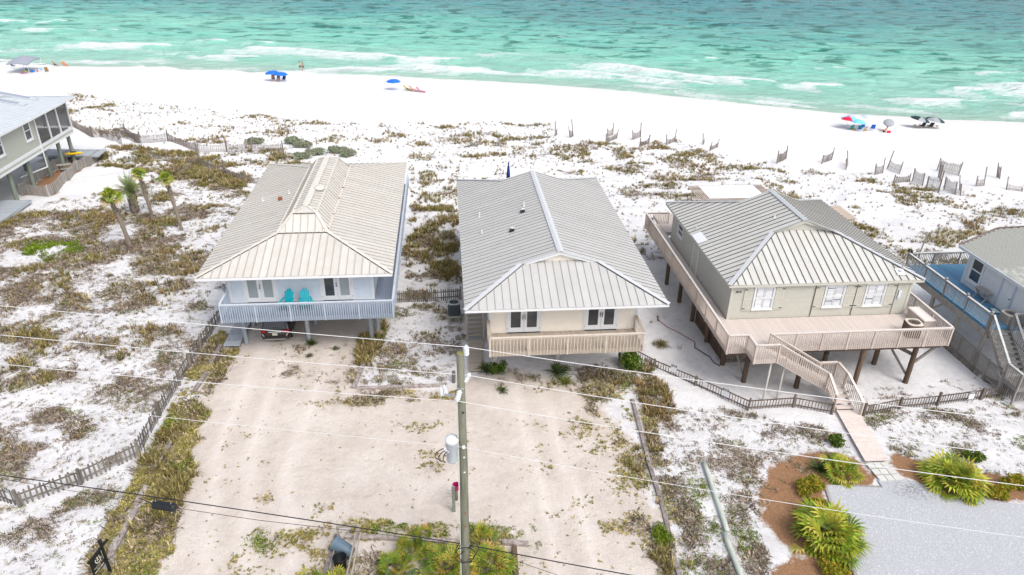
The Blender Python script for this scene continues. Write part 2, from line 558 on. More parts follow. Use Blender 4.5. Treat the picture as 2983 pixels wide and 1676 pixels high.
def ground_material():
    m = bpy.data.materials.new("dune_sand")
    m.use_nodes = True
    t = m.node_tree; N = t.nodes; L = t.links
    p = N["Principled BSDF"]
    p.inputs["Roughness"].default_value = 0.92
    p.inputs["Specular IOR Level"].default_value = 0.12
    geo = N.new("ShaderNodeNewGeometry")
    at1 = N.new("ShaderNodeAttribute"); at1.attribute_name = "cover"
    sep = N.new("ShaderNodeSeparateColor"); L.new(at1.outputs["Color"], sep.inputs[0])

    def noise(scale, detail=5, rough=0.6):
        n = N.new("ShaderNodeTexNoise")
        n.inputs["Scale"].default_value = scale; n.inputs["Detail"].default_value = detail; n.inputs["Roughness"].default_value = rough
        L.new(geo.outputs["Position"], n.inputs["Vector"])
        return n.outputs["Fac"]

    def rng(v, a, b, c=0.0, d=1.0):
        r = N.new("ShaderNodeMapRange")
        r.inputs["From Min"].default_value = a; r.inputs["From Max"].default_value = b
        r.inputs["To Min"].default_value = c; r.inputs["To Max"].default_value = d
        L.new(v, r.inputs["Value"]); return r.outputs[0]

    def mth(op, a, b):
        n = N.new("ShaderNodeMath"); n.operation = op
        for i, q in enumerate((a, b)):
            if isinstance(q, (int, float)): n.inputs[i].default_value = q
            else: L.new(q, n.inputs[i])
        return n.outputs[0]

    def mix(f, a, b):
        n = N.new("ShaderNodeMix"); n.data_type = 'RGBA'
        if isinstance(f, (int, float)): n.inputs["Factor"].default_value = f
        else: L.new(f, n.inputs["Factor"])
        for k, q in (("A", a), ("B", b)):
            if isinstance(q, tuple): n.inputs[k].default_value = (*q, 1)
            else: L.new(q, n.inputs[k])
        return n.outputs["Result"]

    big = noise(0.35, 4); mid = noise(2.2, 5); fine = noise(14, 4, 0.7); grit = noise(55, 2)
    sand = mix(rng(mid, 0.35, 0.75, 0, 0.5), (0.70, 0.695, 0.695), (0.60, 0.59, 0.585))
    sand = mix(rng(grit, 0.60, 0.74, 0, 0.3), sand, (0.42, 0.39, 0.365))
    sand = mix(rng(big, 0.5, 0.7, 0, 0.35), sand, (0.62, 0.605, 0.60))
    dull = N.new('ShaderNodeAttribute'); dull.attribute_name = 'wet'
    dsep = N.new('ShaderNodeSeparateColor'); L.new(dull.outputs['Color'], dsep.inputs[0])
    sand2 = mix(rng(mid, 0.3, 0.7), (0.63, 0.62, 0.625), (0.51, 0.50, 0.505))
    sand2 = mix(rng(grit, 0.52, 0.7, 0, 0.55), sand2, (0.36, 0.335, 0.32))
    sand = mix(mth('MULTIPLY', dsep.outputs[2], rng(mth('ADD', big, mth('MULTIPLY', mth('SUBTRACT', fine, .5), .5)), .3, .62)), sand, sand2)
    drive = mix(rng(mid, 0.3, 0.7, 0, 1), (0.56, 0.50, 0.445), (0.485, 0.425, 0.375))
    drive = mix(rng(big, 0.42, 0.64, 0, 0.7), drive, (0.64, 0.585, 0.53))
    drive = mix(rng(fine, 0.54, 0.70, 0, 0.6), drive, (0.38, 0.31, 0.25))
    drive = mix(rng(grit, 0.55, 0.70, 0, 0.7), drive, (0.30, 0.25, 0.21))
    straw = mix(rng(fine, 0.35, 0.65), (0.31, 0.165, 0.085), (0.15, 0.08, 0.048))
    straw = mix(rng(grit, 0.5, 0.7), straw, (0.46, 0.29, 0.165))
    litter = mix(rng(fine, 0.3, 0.7), (0.34, 0.285, 0.235), (0.17, 0.135, 0.11))
    wob = mth('MULTIPLY', mth('SUBTRACT', mid, 0.5), 0.9)
    speck = noise(9.0, 7, 0.78)
    wobf = mth('MULTIPLY', mth('SUBTRACT', speck, 0.5), 2.6)
    col = mix(rng(mth('ADD', sep.outputs[0], wob), 0.25, 0.75), sand, drive)
    col = mix(rng(mth('ADD', mth('ADD', sep.outputs[2], wob), mth('MULTIPLY', wobf, .3)), 0.35, 0.62), col, straw)
    lit = mth('MULTIPLY', rng(mth('ADD', mth('MULTIPLY', sep.outputs[1], 0.85), wobf), 0.48, 1.05), 0.66)
    col = mix(lit, col, litter)
    # wet sand at the water's edge
    wet = N.new("ShaderNodeAttribute"); wet.attribute_name = "wet"
    wsep = N.new("ShaderNodeSeparateColor"); L.new(wet.outputs["Color"], wsep.inputs[0])
    col = mix(wsep.outputs[0], col, (0.58, 0.55, 0.50))
    col = mix(mth('MULTIPLY', wsep.outputs[1], rng(mid, .25, .6, .3, 1)), col, (0.66, 0.60, 0.55))
    L.new(col, p.inputs["Base Color"])
    bp = N.new("ShaderNodeBump"); bp.inputs["Strength"].default_value = 0.9; bp.inputs["Distance"].default_value = 0.10
    foot = N.new('ShaderNodeTexVoronoi'); foot.inputs['Scale'].default_value = 1.9
    L.new(geo.outputs['Position'], foot.inputs['Vector'])
    hgt = mth('ADD', mth('ADD', mth('MULTIPLY', mid, 0.8), mth('MULTIPLY', fine, 0.45)), mth('MULTIPLY', rng(foot.outputs['Distance'], 0.05, 0.35), 0.14))
    L.new(hgt, bp.inputs["Height"]); L.new(bp.outputs[0], p.inputs["Normal"])
    return m


gx = axis(-50, 70, 0.42, -1600, 1800)
gy = axis(16, 100, 0.42, -900, 190, 1.06)
GX, GY = np.meshgrid(gx, gy)
GZ = ground(GX, GY)
near = (GX > -60) & (GX < 70) & (GY > 0) & (GY < 125)
cov = np.zeros(GX.shape + (4,)); cov[..., 3] = 1
xs, ys = GX[near], GY[near]
cov[near, 0] = np.clip(soft(R_DRIVE, xs, ys, 0.8) * (0.55 + 0.9 * (1 - sst(41, 52, ys))), 0, 1)
cov[near, 1] = veg_density(xs, ys)
cov[near, 2] = np.maximum.reduce([soft(q, xs, ys, 0.35) for q in R_STRAW])
wetv = np.zeros(GX.shape + (4,)); wetv[..., 3] = 1
wetv[..., 0] = 0.55 * sst(5.0, 0.5, shore(GX) - GY + 3 * (fbm(GX / 9, GY / 9, 77) - .5))
def track(pts, x, y, w=.32):
    d = np.full(np.shape(x), 9.0)
    for (x0, y0), (x1, y1) in zip(pts[:-1], pts[1:]):
        t = np.clip(((x - x0) * (x1 - x0) + (y - y0) * (y1 - y0)) / ((x1 - x0) ** 2 + (y1 - y0) ** 2), 0, 1)
        d = np.minimum(d, np.hypot(x - x0 - t * (x1 - x0), y - y0 - t * (y1 - y0)))
    return np.exp(-(d / w) ** 2)


# packed wheel tracks on the drive
ruts = [[(-11.9, 41), (-12.1, 36), (-12.2, 30), (-11.0, 24), (-9.6, 17)], [(-10.4, 41), (-10.5, 36), (-10.5, 30), (-9.4, 24), (-8.0, 17)],
        [(-7.6, 40), (-8.0, 34), (-8.4, 28), (-7.0, 22), (-6.0, 17)], [(3.6, 34.5), (3.9, 30), (4.2, 25), (4.5, 17)], [(5.1, 34.5), (5.4, 30), (5.8, 25), (6.1, 17)]]
wetv[near, 1] = np.maximum.reduce([track(q, xs, ys) for q in ruts]) * 0.8
wetv[..., 2] = np.clip((.35 + .6 * sst(66, 50, GY)) * sst(100, 70, GY) * sst(25, 50, shore(GX) - GY), 0, 1)
ground_ob = link("ground", grid_mesh("ground", GX, GY, GZ, ground_material(), {"cover": cov.reshape(-1, 4), "wet": wetv.reshape(-1, 4)}), None, Matrix.Identity(4))
ground_ob["kind"] = "structure"

# gravel parking pad
GRAVEL = mat("grey_gravel", (0.50, 0.51, 0.53), 0.85, ns=22, na=0.8, col2=(0.22, 0.23, 0.25), bump=1.0, bscale=30)
pad = MB()
pad.prism([(x, y, 0) for x, y in R_GRAVEL], (0, 0, 0.03))
o = pad.build("gravel_drive", GRAVEL, None, world=Matrix.Translation((0, 0, 0.012)))
o["kind"] = "structure"

# ------------------------------------------------------------------ sea


def sea_material():
    m = bpy.data.materials.new("sea_water")
    m.use_nodes = True
    t = m.node_tree; N = t.nodes; L = t.links
    p = N["Principled BSDF"]
    p.inputs["Roughness"].default_value = 0.14
    p.inputs["IOR"].default_value = 1.33
    a = N.new("ShaderNodeAttribute"); a.attribute_name = "tone"
    fo = N.new("ShaderNodeAttribute"); fo.attribute_name = "foam"
    fs = N.new("ShaderNodeSeparateColor"); L.new(fo.outputs["Color"], fs.inputs[0])
    geo = N.new("ShaderNodeNewGeometry")

    def noise(scale, stretch, detail=5, rough=0.6):
        mp = N.new("ShaderNodeMapping"); mp.inputs["Scale"].default_value = stretch
        mp.inputs["Rotation"].default_value = (0, 0, math.radians(12))
        L.new(geo.outputs["Position"], mp.inputs["Vector"])
        n = N.new("ShaderNodeTexNoise")
        n.inputs["Scale"].default_value = scale; n.inputs["Detail"].default_value = detail; n.inputs["Roughness"].default_value = rough
        L.new(mp.outputs[0], n.inputs["Vector"])
        return n.outputs["Fac"]

    fn = noise(1.1, (0.5, 1.2, 1), 8, 0.72)
    ad = N.new("ShaderNodeMath"); ad.operation = 'ADD'
    L.new(fs.outputs[0], ad.inputs[0]); L.new(fn, ad.inputs[1])
    rm = N.new("ShaderNodeMapRange"); rm.inputs["From Min"].default_value = 0.92; rm.inputs["From Max"].default_value = 1.22
    L.new(ad.outputs[0], rm.inputs["Value"])
    mx = N.new("ShaderNodeMix"); mx.data_type = 'RGBA'
    L.new(rm.outputs[0], mx.inputs["Factor"])
    mx.inputs["B"].default_value = (0.82, 0.86, 0.85, 1)
    rr = N.new("ShaderNodeMapRange"); rr.inputs["To Min"].default_value = 0.12; rr.inputs["To Max"].default_value = 0.8
    L.new(rm.outputs[0], rr.inputs["Value"]); L.new(rr.outputs[0], p.inputs["Roughness"])
    n1 = noise(0.16, (0.55, 1.25, 1), 9, 0.66)
    bp = N.new("ShaderNodeBump"); bp.inputs["Strength"].default_value = 1.0; bp.inputs["Distance"].default_value = 4.5
    L.new(n1, bp.inputs["Height"]); L.new(bp.outputs[0], p.inputs["Normal"])
    # dark, unreflecting wave faces painted into the water colour as noise streaks
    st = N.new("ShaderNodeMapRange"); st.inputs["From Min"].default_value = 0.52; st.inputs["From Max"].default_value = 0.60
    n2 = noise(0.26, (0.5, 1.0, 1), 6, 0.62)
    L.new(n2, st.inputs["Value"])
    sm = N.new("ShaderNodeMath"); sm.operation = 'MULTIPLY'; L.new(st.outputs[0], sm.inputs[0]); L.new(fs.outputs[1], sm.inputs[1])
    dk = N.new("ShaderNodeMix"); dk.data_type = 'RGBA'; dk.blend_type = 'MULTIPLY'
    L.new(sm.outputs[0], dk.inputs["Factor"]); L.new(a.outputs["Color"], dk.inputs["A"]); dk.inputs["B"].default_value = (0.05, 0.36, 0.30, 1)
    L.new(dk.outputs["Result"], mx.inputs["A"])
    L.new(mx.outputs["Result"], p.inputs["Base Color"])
    return m


sx = axis(-175, 260, 0.85, -2500, 2600, 1.18)
ss = np.array(list(np.arange(-6, 60, 0.5)) + list(np.arange(60, 190, 0.8)) + list(190 + np.cumsum(0.8 * 1.12 ** np.arange(50))))
SX, SS = np.meshgrid(sx, ss)
SY = shore(SX) + SS
wob = (fbm(SX / 40, SS / 60, 101, 3) - 0.5) * 16 + (fbm(SX / 11, SS / 20, 108, 3) - 0.5) * 5
calm = sst(-3, 10, SS)
Z = np.zeros(SX.shape)
swell = 0
for k, (wl, am, sd) in enumerate(((21.0, .40, 1), (10.0, .36, 2), (5.0, .24, 3))):
    ph = 2 * math.pi * (SS + wob * (1 + .4 * k) + SX * (0.05 * k)) / wl + k * 1.7
    g = 0.25 + 1.5 * np.clip(fbm(SX / (wl * 1.6), SS / (wl * .9), 60 + sd, 3) - 0.25, 0, 1)
    c = 0.5 + 0.5 * np.sin(ph)
    Z += am * g * (c ** 2.2 - 0.35)
foam = np.zeros(SX.shape)
# breakers: crest distance from the shore, height, how much of the line is breaking, length of the run of foam behind it
for i, (s0, hgt, thr, run, sc) in enumerate(((5.0, .32, .47, 3.5, 12), (13.0, .45, .49, 6.0, 15), (22.0, .55, .50, 8.0, 17), (31.0, .55, .52, 7.0, 16), (42, .45, .60, 5.0, 14), (58, .35, .68, 3, 13))):
    line = s0 + (fbm(SX / 34, SX * 0 + i * 3.3, 130 + i, 3) - .5) * 13 + (fbm(SX / 7, SX * 0 + i, 140 + i, 2) - .5) * 2.2
    d = SS - line
    gate = sst(thr - .05, thr + .06, fbm(SX / sc, SX * 0 + i * 9.1, 150 + i, 3))
    prof = np.where(d < 0, np.exp(-(d / 0.9) ** 2), np.exp(-(d / 3.2) ** 2))
    Z += hgt * prof * (0.35 + 0.65 * gate) * calm
    foam = np.maximum(foam, gate * np.where(d < 0, np.exp(-(d / 0.45) ** 2), np.exp(-np.maximum(d - .3, 0) / 1.5)) * 0.95)
    gate2 = sst(thr - .10, thr + .10, fbm(SX / sc + .3, SX * 0 + i * 9.1, 150 + i, 3))
    foam = np.maximum(foam, 0.64 * gate2 * sst(-run * 1.6, -run * .2, d) * sst(1.0, -0.5, d))
foam = np.maximum(foam, 0.85 * sst(1.4, .2, np.abs(SS - 0.3 - 2.2 * (fbm(SX / 12, SX * 0, 171, 3) - .5))) * sst(.40, .55, fbm(SX / 14, SX * 0, 175, 2)))
foam = np.maximum(foam, 0.58 * sst(44, 6, SS) * (SS > 0) * sst(.45, .68, fbm(SX / 15, SS / 6, 181, 4)))
Z += 0.10 * (fbm(SX / 2.6, SS / 1.3, 190, 3) - .5) * calm * 2
Zs = -4.02 + Z * calm * sst(700, 150, SS) - 0.25 * sst(-1, -6, SS)
tone = np.zeros(SX.shape + (3,))
var = (fbm(SX / 34, SS / 12, 201, 4) - .5)
sd = np.clip(SS + var * 60 * sst(5, 40, SS), -5, 400)
stops = [(-6, (.50, .55, .47)), (2, (.40, .61, .50)), (10, (.31, .63, .50)), (26, (.32, .67, .545)), (50, (.25, .64, .505)), (74, (.16, .51, .43)), (104, (.095, .34, .33)), (150, (.07, .27, .29)), (400, (.05, .18, .21))]  # water colour by depth, kept pale to paint in the sky's reflection
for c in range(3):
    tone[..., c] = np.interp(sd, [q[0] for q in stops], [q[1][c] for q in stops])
f4 = np.zeros(SX.shape + (4,)); f4[..., 0] = np.clip(foam, 0, 1); f4[..., 1] = np.clip(sst(4, 60, SS) * (.55 + .9 * (fbm(SX / 30, SS / 14, 211, 3))), 0, 1); f4[..., 3] = 1  # red: foam; green: strength of the painted dark wave faces
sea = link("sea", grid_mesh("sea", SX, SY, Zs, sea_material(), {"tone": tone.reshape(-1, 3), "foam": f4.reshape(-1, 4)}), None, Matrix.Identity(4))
sea["kind"] = "structure"

# ------------------------------------------------------------------ building parts


def clip_strip(poly, u0, u1):
    def cut(p, val, keep_gt):
        out = []
        for i in range(len(p)):
            a = p[i]; b = p[(i + 1) % len(p)]
            ia = (a[0] >= val) if keep_gt else (a[0] <= val)
            ib = (b[0] >= val) if keep_gt else (b[0] <= val)
            if ia: out.append(a)
            if ia != ib:
                t = (val - a[0]) / (b[0] - a[0]); out.append((val, a[1] + t * (b[1] - a[1])))
        return out
    p = cut(poly, u0, True)
    return cut(p, u1, False) if len(p) > 2 else []


def dedupe(p):
    q = []
    for a in p:
        if not q or abs(a[0] - q[-1][0]) + abs(a[1] - q[-1][1]) > 1e-4: q.append(a)
    while len(q) > 2 and abs(q[0][0] - q[-1][0]) + abs(q[0][1] - q[-1][1]) < 1e-4: q.pop()
    return q


def roof_face(roof, o, eu, ev, poly, step, pan, seam, sw=0.04, sh=0.045, u_first=None, lap=0.0):
    """standing-seam sheets on one roof plane: o + u*eu + v*ev, poly in (u, v)"""
    o = Vector(o); eu = Vector(eu).normalized(); ev = Vector(ev).normalized()
    n = eu.cross(ev).normalized()
    if n.z < 0: n = -n
    lo = min(p[0] for p in poly); hi = max(p[0] for p in poly)
    u = u_first if u_first is not None else lo
    while u > lo + 1e-6: u -= step
    while u < hi - 1e-6:
        a, b = max(u, lo), min(u + step, hi)
        q = dedupe(clip_strip(poly, a, b))
        if b - a > 0.02 and len(q) > 2:
            off = n * (0.004 + 0.004 * random.random())
            pts = [o + eu * p[0] + ev * p[1] + off for p in q]
            MB().prism(pts, n * 0.012).build("roof_panel", pan, roof)
        if u > lo + 0.05:
            q = dedupe(clip_strip(poly, u + 0.004, u + 0.008)) or []
            if len(q) > 2:
                v0 = min(p[1] for p in q); v1 = max(p[1] for p in q)
                if v1 - v0 > 0.06:
                    bar("seam", roof, seam, o + eu * u + ev * (v0 + 0.01) + n * (0.02 + sh / 2), o + eu * u + ev * (v1 - 0.01) + n * (0.02 + sh / 2), sw, sh)
        u += step


def railing(house, m, p0, p1, floor, spacing=0.135, top=0.95, below=-0.26, post_every=1.9, capw=0.14, cap=None, bw=0.035, ends=(True, True), post_low=None):
    """top rail with balusters and posts from p0 to p1 (plan), following the slope if floor is a pair"""
    f0, f1 = floor if isinstance(floor, tuple) else (floor, floor)
    a = Vector((p0[0], p0[1], f0)); b = Vector((p1[0], p1[1], f1))
    up = Vector((0, 0, 1))
    d = b - a
    L = Vector((d.x, d.y, 0)).length
    rail = bar("railing", house, cap or m, a + up * top, b + up * top, capw, 0.04)
    bar("sub_rail", rail, m, a + up * (top - 0.075), b + up * (top - 0.075), 0.04, 0.085)
    n = max(1, int(round(L / spacing)))
    m3 = Matrix.Rotation(math.atan2(d.y, d.x), 3, 'Z')
    for i in range(n + 1):
        q = a + d * (i / n)
        z0 = q.z + below; z1 = q.z + top - 0.03
        j = random.uniform(-.004, .004)
        box("baluster", rail, m, (q.x + j, q.y, (z0 + z1) / 2), (bw, bw, z1 - z0), m3)
    k = max(1, int(round(L / post_every)))
    for i in range(k + 1):
        if (i == 0 and not ends[0]) or (i == k and not ends[1]): continue
        q = a + d * (i / k)
        z0 = q.z + (below - 0.02 if post_low is None else post_low)
        box("post", rail, m, (q.x, q.y, (z0 + q.z + top - .02) / 2), (0.095, 0.095, q.z + top - .02 - z0), m3)
    return rail


def deck(house, m, x0, x1, y0, y1, z, along='y', bw=0.14, rim=0.26, name="deck", boards=True):
    d = MB()
    t = 0.04
    for (c, s) in ((((x0 + x1) / 2, y0 + t / 2, z - .035 - rim / 2), (x1 - x0, t, rim)), (((x0 + x1) / 2, y1 - t / 2, z - .035 - rim / 2), (x1 - x0, t, rim)),
                   ((x0 + t / 2, (y0 + y1) / 2, z - .037 - rim / 2), (t, y1 - y0 - 2 * t - .002, rim)), ((x1 - t / 2, (y0 + y1) / 2, z - .037 - rim / 2), (t, y1 - y0 - 2 * t - .002, rim))):
        d.box(c, s)
    base = d.build(name, m, house)
    if along == 'y':
        n = max(1, int(round((x1 - x0) / bw))); w = (x1 - x0) / n
        for i in range(n):
            box("deck_board", base, m, (x0 + (i + .5) * w, (y0 + y1) / 2, z - 0.016 + random.uniform(-.003, .003)), (w - 0.012, y1 - y0, 0.032))
    else:
        n = max(1, int(round((y1 - y0) / bw))); w = (y1 - y0) / n
        for i in range(n):
            box("deck_board", base, m, ((x0 + x1) / 2, y0 + (i + .5) * w, z - 0.016 + random.uniform(-.003, .003)), (x1 - x0, w - 0.012, 0.032))
    return base


def siding(wall, m, axis_, fixed, a0, a1, z0, z1, out, exposure=0.155):
    """lapped boards on a wall plane; axis_ 'x': plane y=fixed, 'y': plane x=fixed; out = sign of outward normal"""
    n = max(1, int(round((z1 - z0) / exposure))); h = (z1 - z0) / n
    for i in range(n):
        zc = z0 + (i + .5) * h
        tilt = 0.07 * out
        if axis_ == 'x':
            box("siding_board", wall, m, ((a0 + a1) / 2, fixed + out * 0.012, zc), (a1 - a0, 0.016, h + 0.012), Matrix.Rotation(tilt, 3, 'X'))
        else:
            box("siding_board", wall, m, (fixed + out * 0.012, (a0 + a1) / 2, zc), (0.016, a1 - a0, h + 0.012), Matrix.Rotation(-tilt, 3, 'Y'))


def french_door(house, x0, x1, y, z0, z1, glass, dark, handle='knob'):
    """double door on a wall facing -y: casing, two leaves each with a tall pane"""
    t = MB()
    t.box((x0 - .05, y - .03, (z0 + z1) / 2 + .05), (0.11, 0.05, z1 - z0 + .1)); t.box((x1 + .05, y - .03, (z0 + z1) / 2 + .05), (0.11, 0.05, z1 - z0 + .1)); t.box(((x0 + x1) / 2, y - .03, z1 + .045), (x1 - x0 - .01, .05, .1))
    door = t.build("door", WHITE, house)
    w = (x1 - x0) / 2
    for k in (0, 1):
        a = x0 + k * w + .012; b = a + w - .024
        st = 0.17; bt = .30; tp = .16
        f = MB()
        f.box((a + st / 2, y - .035, (z0 + z1) / 2), (st, .045, z1 - z0)).box((b - st / 2, y - .035, (z0 + z1) / 2), (st, .045, z1 - z0))
        f.box(((a + b) / 2, y - .035, z0 + bt / 2), (b - a - 2 * st, .043, bt)).box(((a + b) / 2, y - .035, z1 - tp / 2), (b - a - 2 * st, .043, tp))
        leaf = f.build("door_leaf", WHITE, door)
        box("pane", door, glass[k], ((a + b) / 2, y - .026, (z0 + bt + z1 - tp) / 2), (b - a - 2 * st, .012, z1 - z0 - bt - tp))
        hx = b - .05 if k == 0 else a + .05
        if handle == 'knob':
            if k == 0:
                rod("handle", door, dark, (b - .02, y - .05, z0 + 1.0), (b - .02, y - .12, z0 + 1.0), .035)
                rod("deadbolt", door, dark, (b - .02, y - .05, z0 + 1.16), (b - .02, y - .09, z0 + 1.16), .035)
        else:
            box("handle", door, dark, (hx, y - .08, z0 + 1.02), (.035, .03, .30))
        for hz in (.25, 1.75):
            box("hinge", door, dark, (a - .012 if k == 0 else b + .012, y - .06, z0 + hz), (.02, .012, .1))
    box("threshold", door, BLACK, ((x0 + x1) / 2, y - .06, z0 - .015), (x1 - x0, .12, .03))
    return door


def sash_window(house, axis_, fixed, a0, a1, z0, z1, out, glass, casing=0.09, blinds=False, frame_m=None):
    """two-sash window; axis_ 'x': plane y=fixed, 'y': plane x=fixed"""
    fm = frame_m or WHITE

    def P(a, d, z):
        return (a, fixed + out * d, z) if axis_ == 'x' else (fixed + out * d, a, z)

    def S(a, d, z):
        return (a, d, z) if axis_ == 'x' else (d, a, z)
    ca = (a0 + a1) / 2; cz = (z0 + z1) / 2
    t = MB()
    for (a, z, w, h) in ((a0 - casing / 2, cz, casing, z1 - z0 + 2 * casing), (a1 + casing / 2, cz, casing, z1 - z0 + 2 * casing), (ca, z1 + casing / 2, a1 - a0 - .004, casing), (ca, z0 - casing / 2, a1 - a0 - .004, casing)):
        t.box(P(a, .035, z), S(w, .05, h))
    win = t.build("window", fm, house)
    box("sill", win, fm, P(ca, .055, z0 - casing - .02), S(a1 - a0 + 2 * casing + .06, .10, .04))
    for s in (0, 1):
        y0 = z0 + s * (z1 - z0) / 2; y1 = y0 + (z1 - z0) / 2
        d = .022 + .012 * s
        f = MB(); fw = .05
        f.box(P(a0 + fw / 2, d, (y0 + y1) / 2), S(fw, .03, y1 - y0)).box(P(a1 - fw / 2, d, (y0 + y1) / 2), S(fw, .03, y1 - y0))
        f.box(P(ca, d, y0 + fw / 2), S(a1 - a0 - 2 * fw - .002, .03, fw)).box(P(ca, d, y1 - fw / 2), S(a1 - a0 - 2 * fw - .002, .03, fw))
        sash = f.build("sash", fm, win)
        box("pane", win, glass, P(ca, d - .006, (y0 + y1) / 2), S(a1 - a0 - 2 * fw, .008, y1 - y0 - 2 * fw))
        if blinds:      # plantation shutters seen through the glass: slats and a centre stile
            n = 7
            for c in (0, 1):
                half = (a1 - a0 - 2 * fw) / 2
                b0 = a0 + fw + c * half
                for k in range(n):
                    zz = y0 + fw + (k + .5) * (y1 - y0 - 2 * fw) / n
                    if random.random() < .06: continue
                    box("louvre", win, fm, P(b0 + half / 2, d + .004, zz), S(half * .78, .012, (y1 - y0 - 2 * fw) / n * random.choice((.62, .7, .95, .97))))
            box("stile", win, fm, P(ca, d + .006, (y0 + y1) / 2), S(.05, .014, y1 - y0 - 2 * fw))
    return win


def shutter(house, m, iron, x0, x1, y, z0, z1, side):
    sh = box("shutter", house, m, ((x0 + x1) / 2, y - .05, (z0 + z1) / 2), (x1 - x0, .02, .09))
    box("batten", sh, m, ((x0 + x1) / 2, y - .05, z0 + .16), (x1 - x0, .02, .11))
    box("batten", sh, m, ((x0 + x1) / 2, y - .05, z1 - .16), (x1 - x0, .02, .11))
    n = 5; w = (x1 - x0) / n
    for i in range(n):
        box("plank", sh, m, (x0 + (i + .5) * w, y - .034, (z0 + z1) / 2), (w - .008, .02, z1 - z0))
    hx = x1 if side < 0 else x0
    for z in (z0 + .16, z1 - .16):
        q = MB()
        q.prism([(hx + side * .02, y - .066, z - .035), (hx - side * -.02 + side * .22 - side * .02, y - .066, z - .008), (hx + side * .22, y - .066, z + .008), (hx + side * .02, y - .066, z + .035)][::(1 if side > 0 else -1)], (0, -.008, 0))
        q.build("hinge", iron, sh)
    return sh


def hip_house_roof(house, x0, x1, y0, y1, ze, slope, d, zr, pan, seam, cap, fascia, step, sw, sh, gable=None, set_back=0.5, gutter=True, soffit=0.16):
    """Dutch-gable roof: hips up to run d, then a small gable on the main ridge; all sheets and seams are pieces of it"""
    xm = (x0 + x1) / 2; R = xm - x0
    s = MB()        # solid deck below the sheets with the white fascia edge
    zt = ze - 0.02
    pts = lambda q: [Vector(p) for p in q]
    A = [(x0, y0, ze - soffit), (x1, y0, ze - soffit), (x1, y1, ze - soffit), (x0, y1, ze - soffit)]
    B = [(x0, y0, zt), (x1, y0, zt), (x1, y1, zt), (x0, y1, zt)]
    v = A + B + [(x0 + d, y0 + d, zt + slope * d), (x1 - d, y0 + d, zt + slope * d), (x1 - d, y1 - d, zt + slope * d), (x0 + d, y1 - d, zt + slope * d)]
    f = [(3, 2, 1, 0), (0, 1, 5, 4), (1, 2, 6, 5), (2, 3, 7, 6), (3, 0, 4, 7), (4, 5, 9, 8), (5, 6, 10, 9), (6, 7, 11, 10), (7, 4, 8, 11), (8, 9, 10, 11)]
    s.add(v, f)
    roof = s.build("roof", fascia, house)
    k = math.sqrt(1 + slope * slope)
    e = Vector((1, 0, slope)); w = Vector((-1, 0, slope)); n_ = Vector((0, 1, slope)); s_ = Vector((0, -1, slope))
    Ly = y1 - y0; Lx = x1 - x0
    g0, g1 = d, Ly - d
    poly = [(0, 0), (Ly, 0), (g1, d * k), (g1, R * k), (g0, R * k), (g0, d * k)]
    roof_face(roof, (x0, y0, ze), (0, 1, 0), e, poly, step, pan, seam, sw, sh, g0)
    roof_face(roof, (x1, y0, ze), (0, 1, 0), w, poly, step, pan, seam, sw, sh, g0)
    q = set_back
    hip = [(0, 0), (Lx, 0), (Lx - d, d * k), (Lx - d - q, (d + q) * k), (d + q, (d + q) * k), (d, d * k)]
    roof_face(roof, (x0, y0, ze), (1, 0, 0), n_, hip, step, pan, seam, sw, sh, R)
    roof_face(roof, (x0, y1, ze), (1, 0, 0), s_, hip, step, pan, seam, sw, sh, R)
    # gablets
    zb = ze + slope * d
    for yy, sg in ((y0 + d, 1), (y1 - d, -1)):
        g = MB()
        yb = yy + sg * q
        g.prism([(x0 + d + .1, yb, zb), (x1 - d - .1, yb, zb), (xm, yb, ze + slope * R - .04)], (0, sg * .08, 0))
        wallg = g.build("gable_wall", gable or fascia, roof)
        for sx_ in (-1, 1):
            bar("rake_board", roof, fascia, (xm, yy + sg * .015, ze + slope * R - .085), (xm + sx_ * (R - d), yy + sg * .015, zb - .085), .03, .17)
            bar("rake_flashing", roof, cap, (xm, yy - sg * .01, ze + slope * R + .035), (xm + sx_ * (R - d + .05), yy - sg * .01, zb + .03), .10, .03)
    # caps on ridge and hips
    zr_ = ze + slope * R
    for sx_ in (-1, 1):
        q4 = [(xm, y0 + d - .05, zr_ + .075), (xm, y1 - d + .05, zr_ + .075), (xm + sx_ * .20, y1 - d + .05, zr_ + .075 - .20 * slope), (xm + sx_ * .20, y0 + d - .05, zr_ + .075 - .20 * slope)]
        MB().prism(q4 if sx_ > 0 else q4[::-1], (0, 0, .012)).build("ridge_cap", cap, roof)
    for cx, cy in ((1, 1), (-1, 1), (1, -1), (-1, -1)):
        a = Vector((x0 if cx > 0 else x1, y0 if cy > 0 else y1, ze + .055)); b = a + Vector((cx * d, cy * d, slope * d))
        bar("hip_cap", roof, cap, a, b, .26, .03)
        if cy > 0:
            off = Vector((cx * .21, 0, -.02))
            bar("hip_joint", roof, BLACK, a + off, b + off, .03, .02)
    return roof


def piles(house, m, spots, r=0.14, square=False):
    for (x, y, ztop) in spots:
        z0 = G(x, y) - .25
        if square:
            box("pile", house, m, (x, y, (z0 + ztop) / 2), (2 * r, 2 * r, ztop - z0), Matrix.Rotation(random.uniform(-.06, .06), 3, 'Z'))
        else:
            rod("pile", house, m, (x, y, z0), (x + random.uniform(-.03, .03), y, ztop), r)


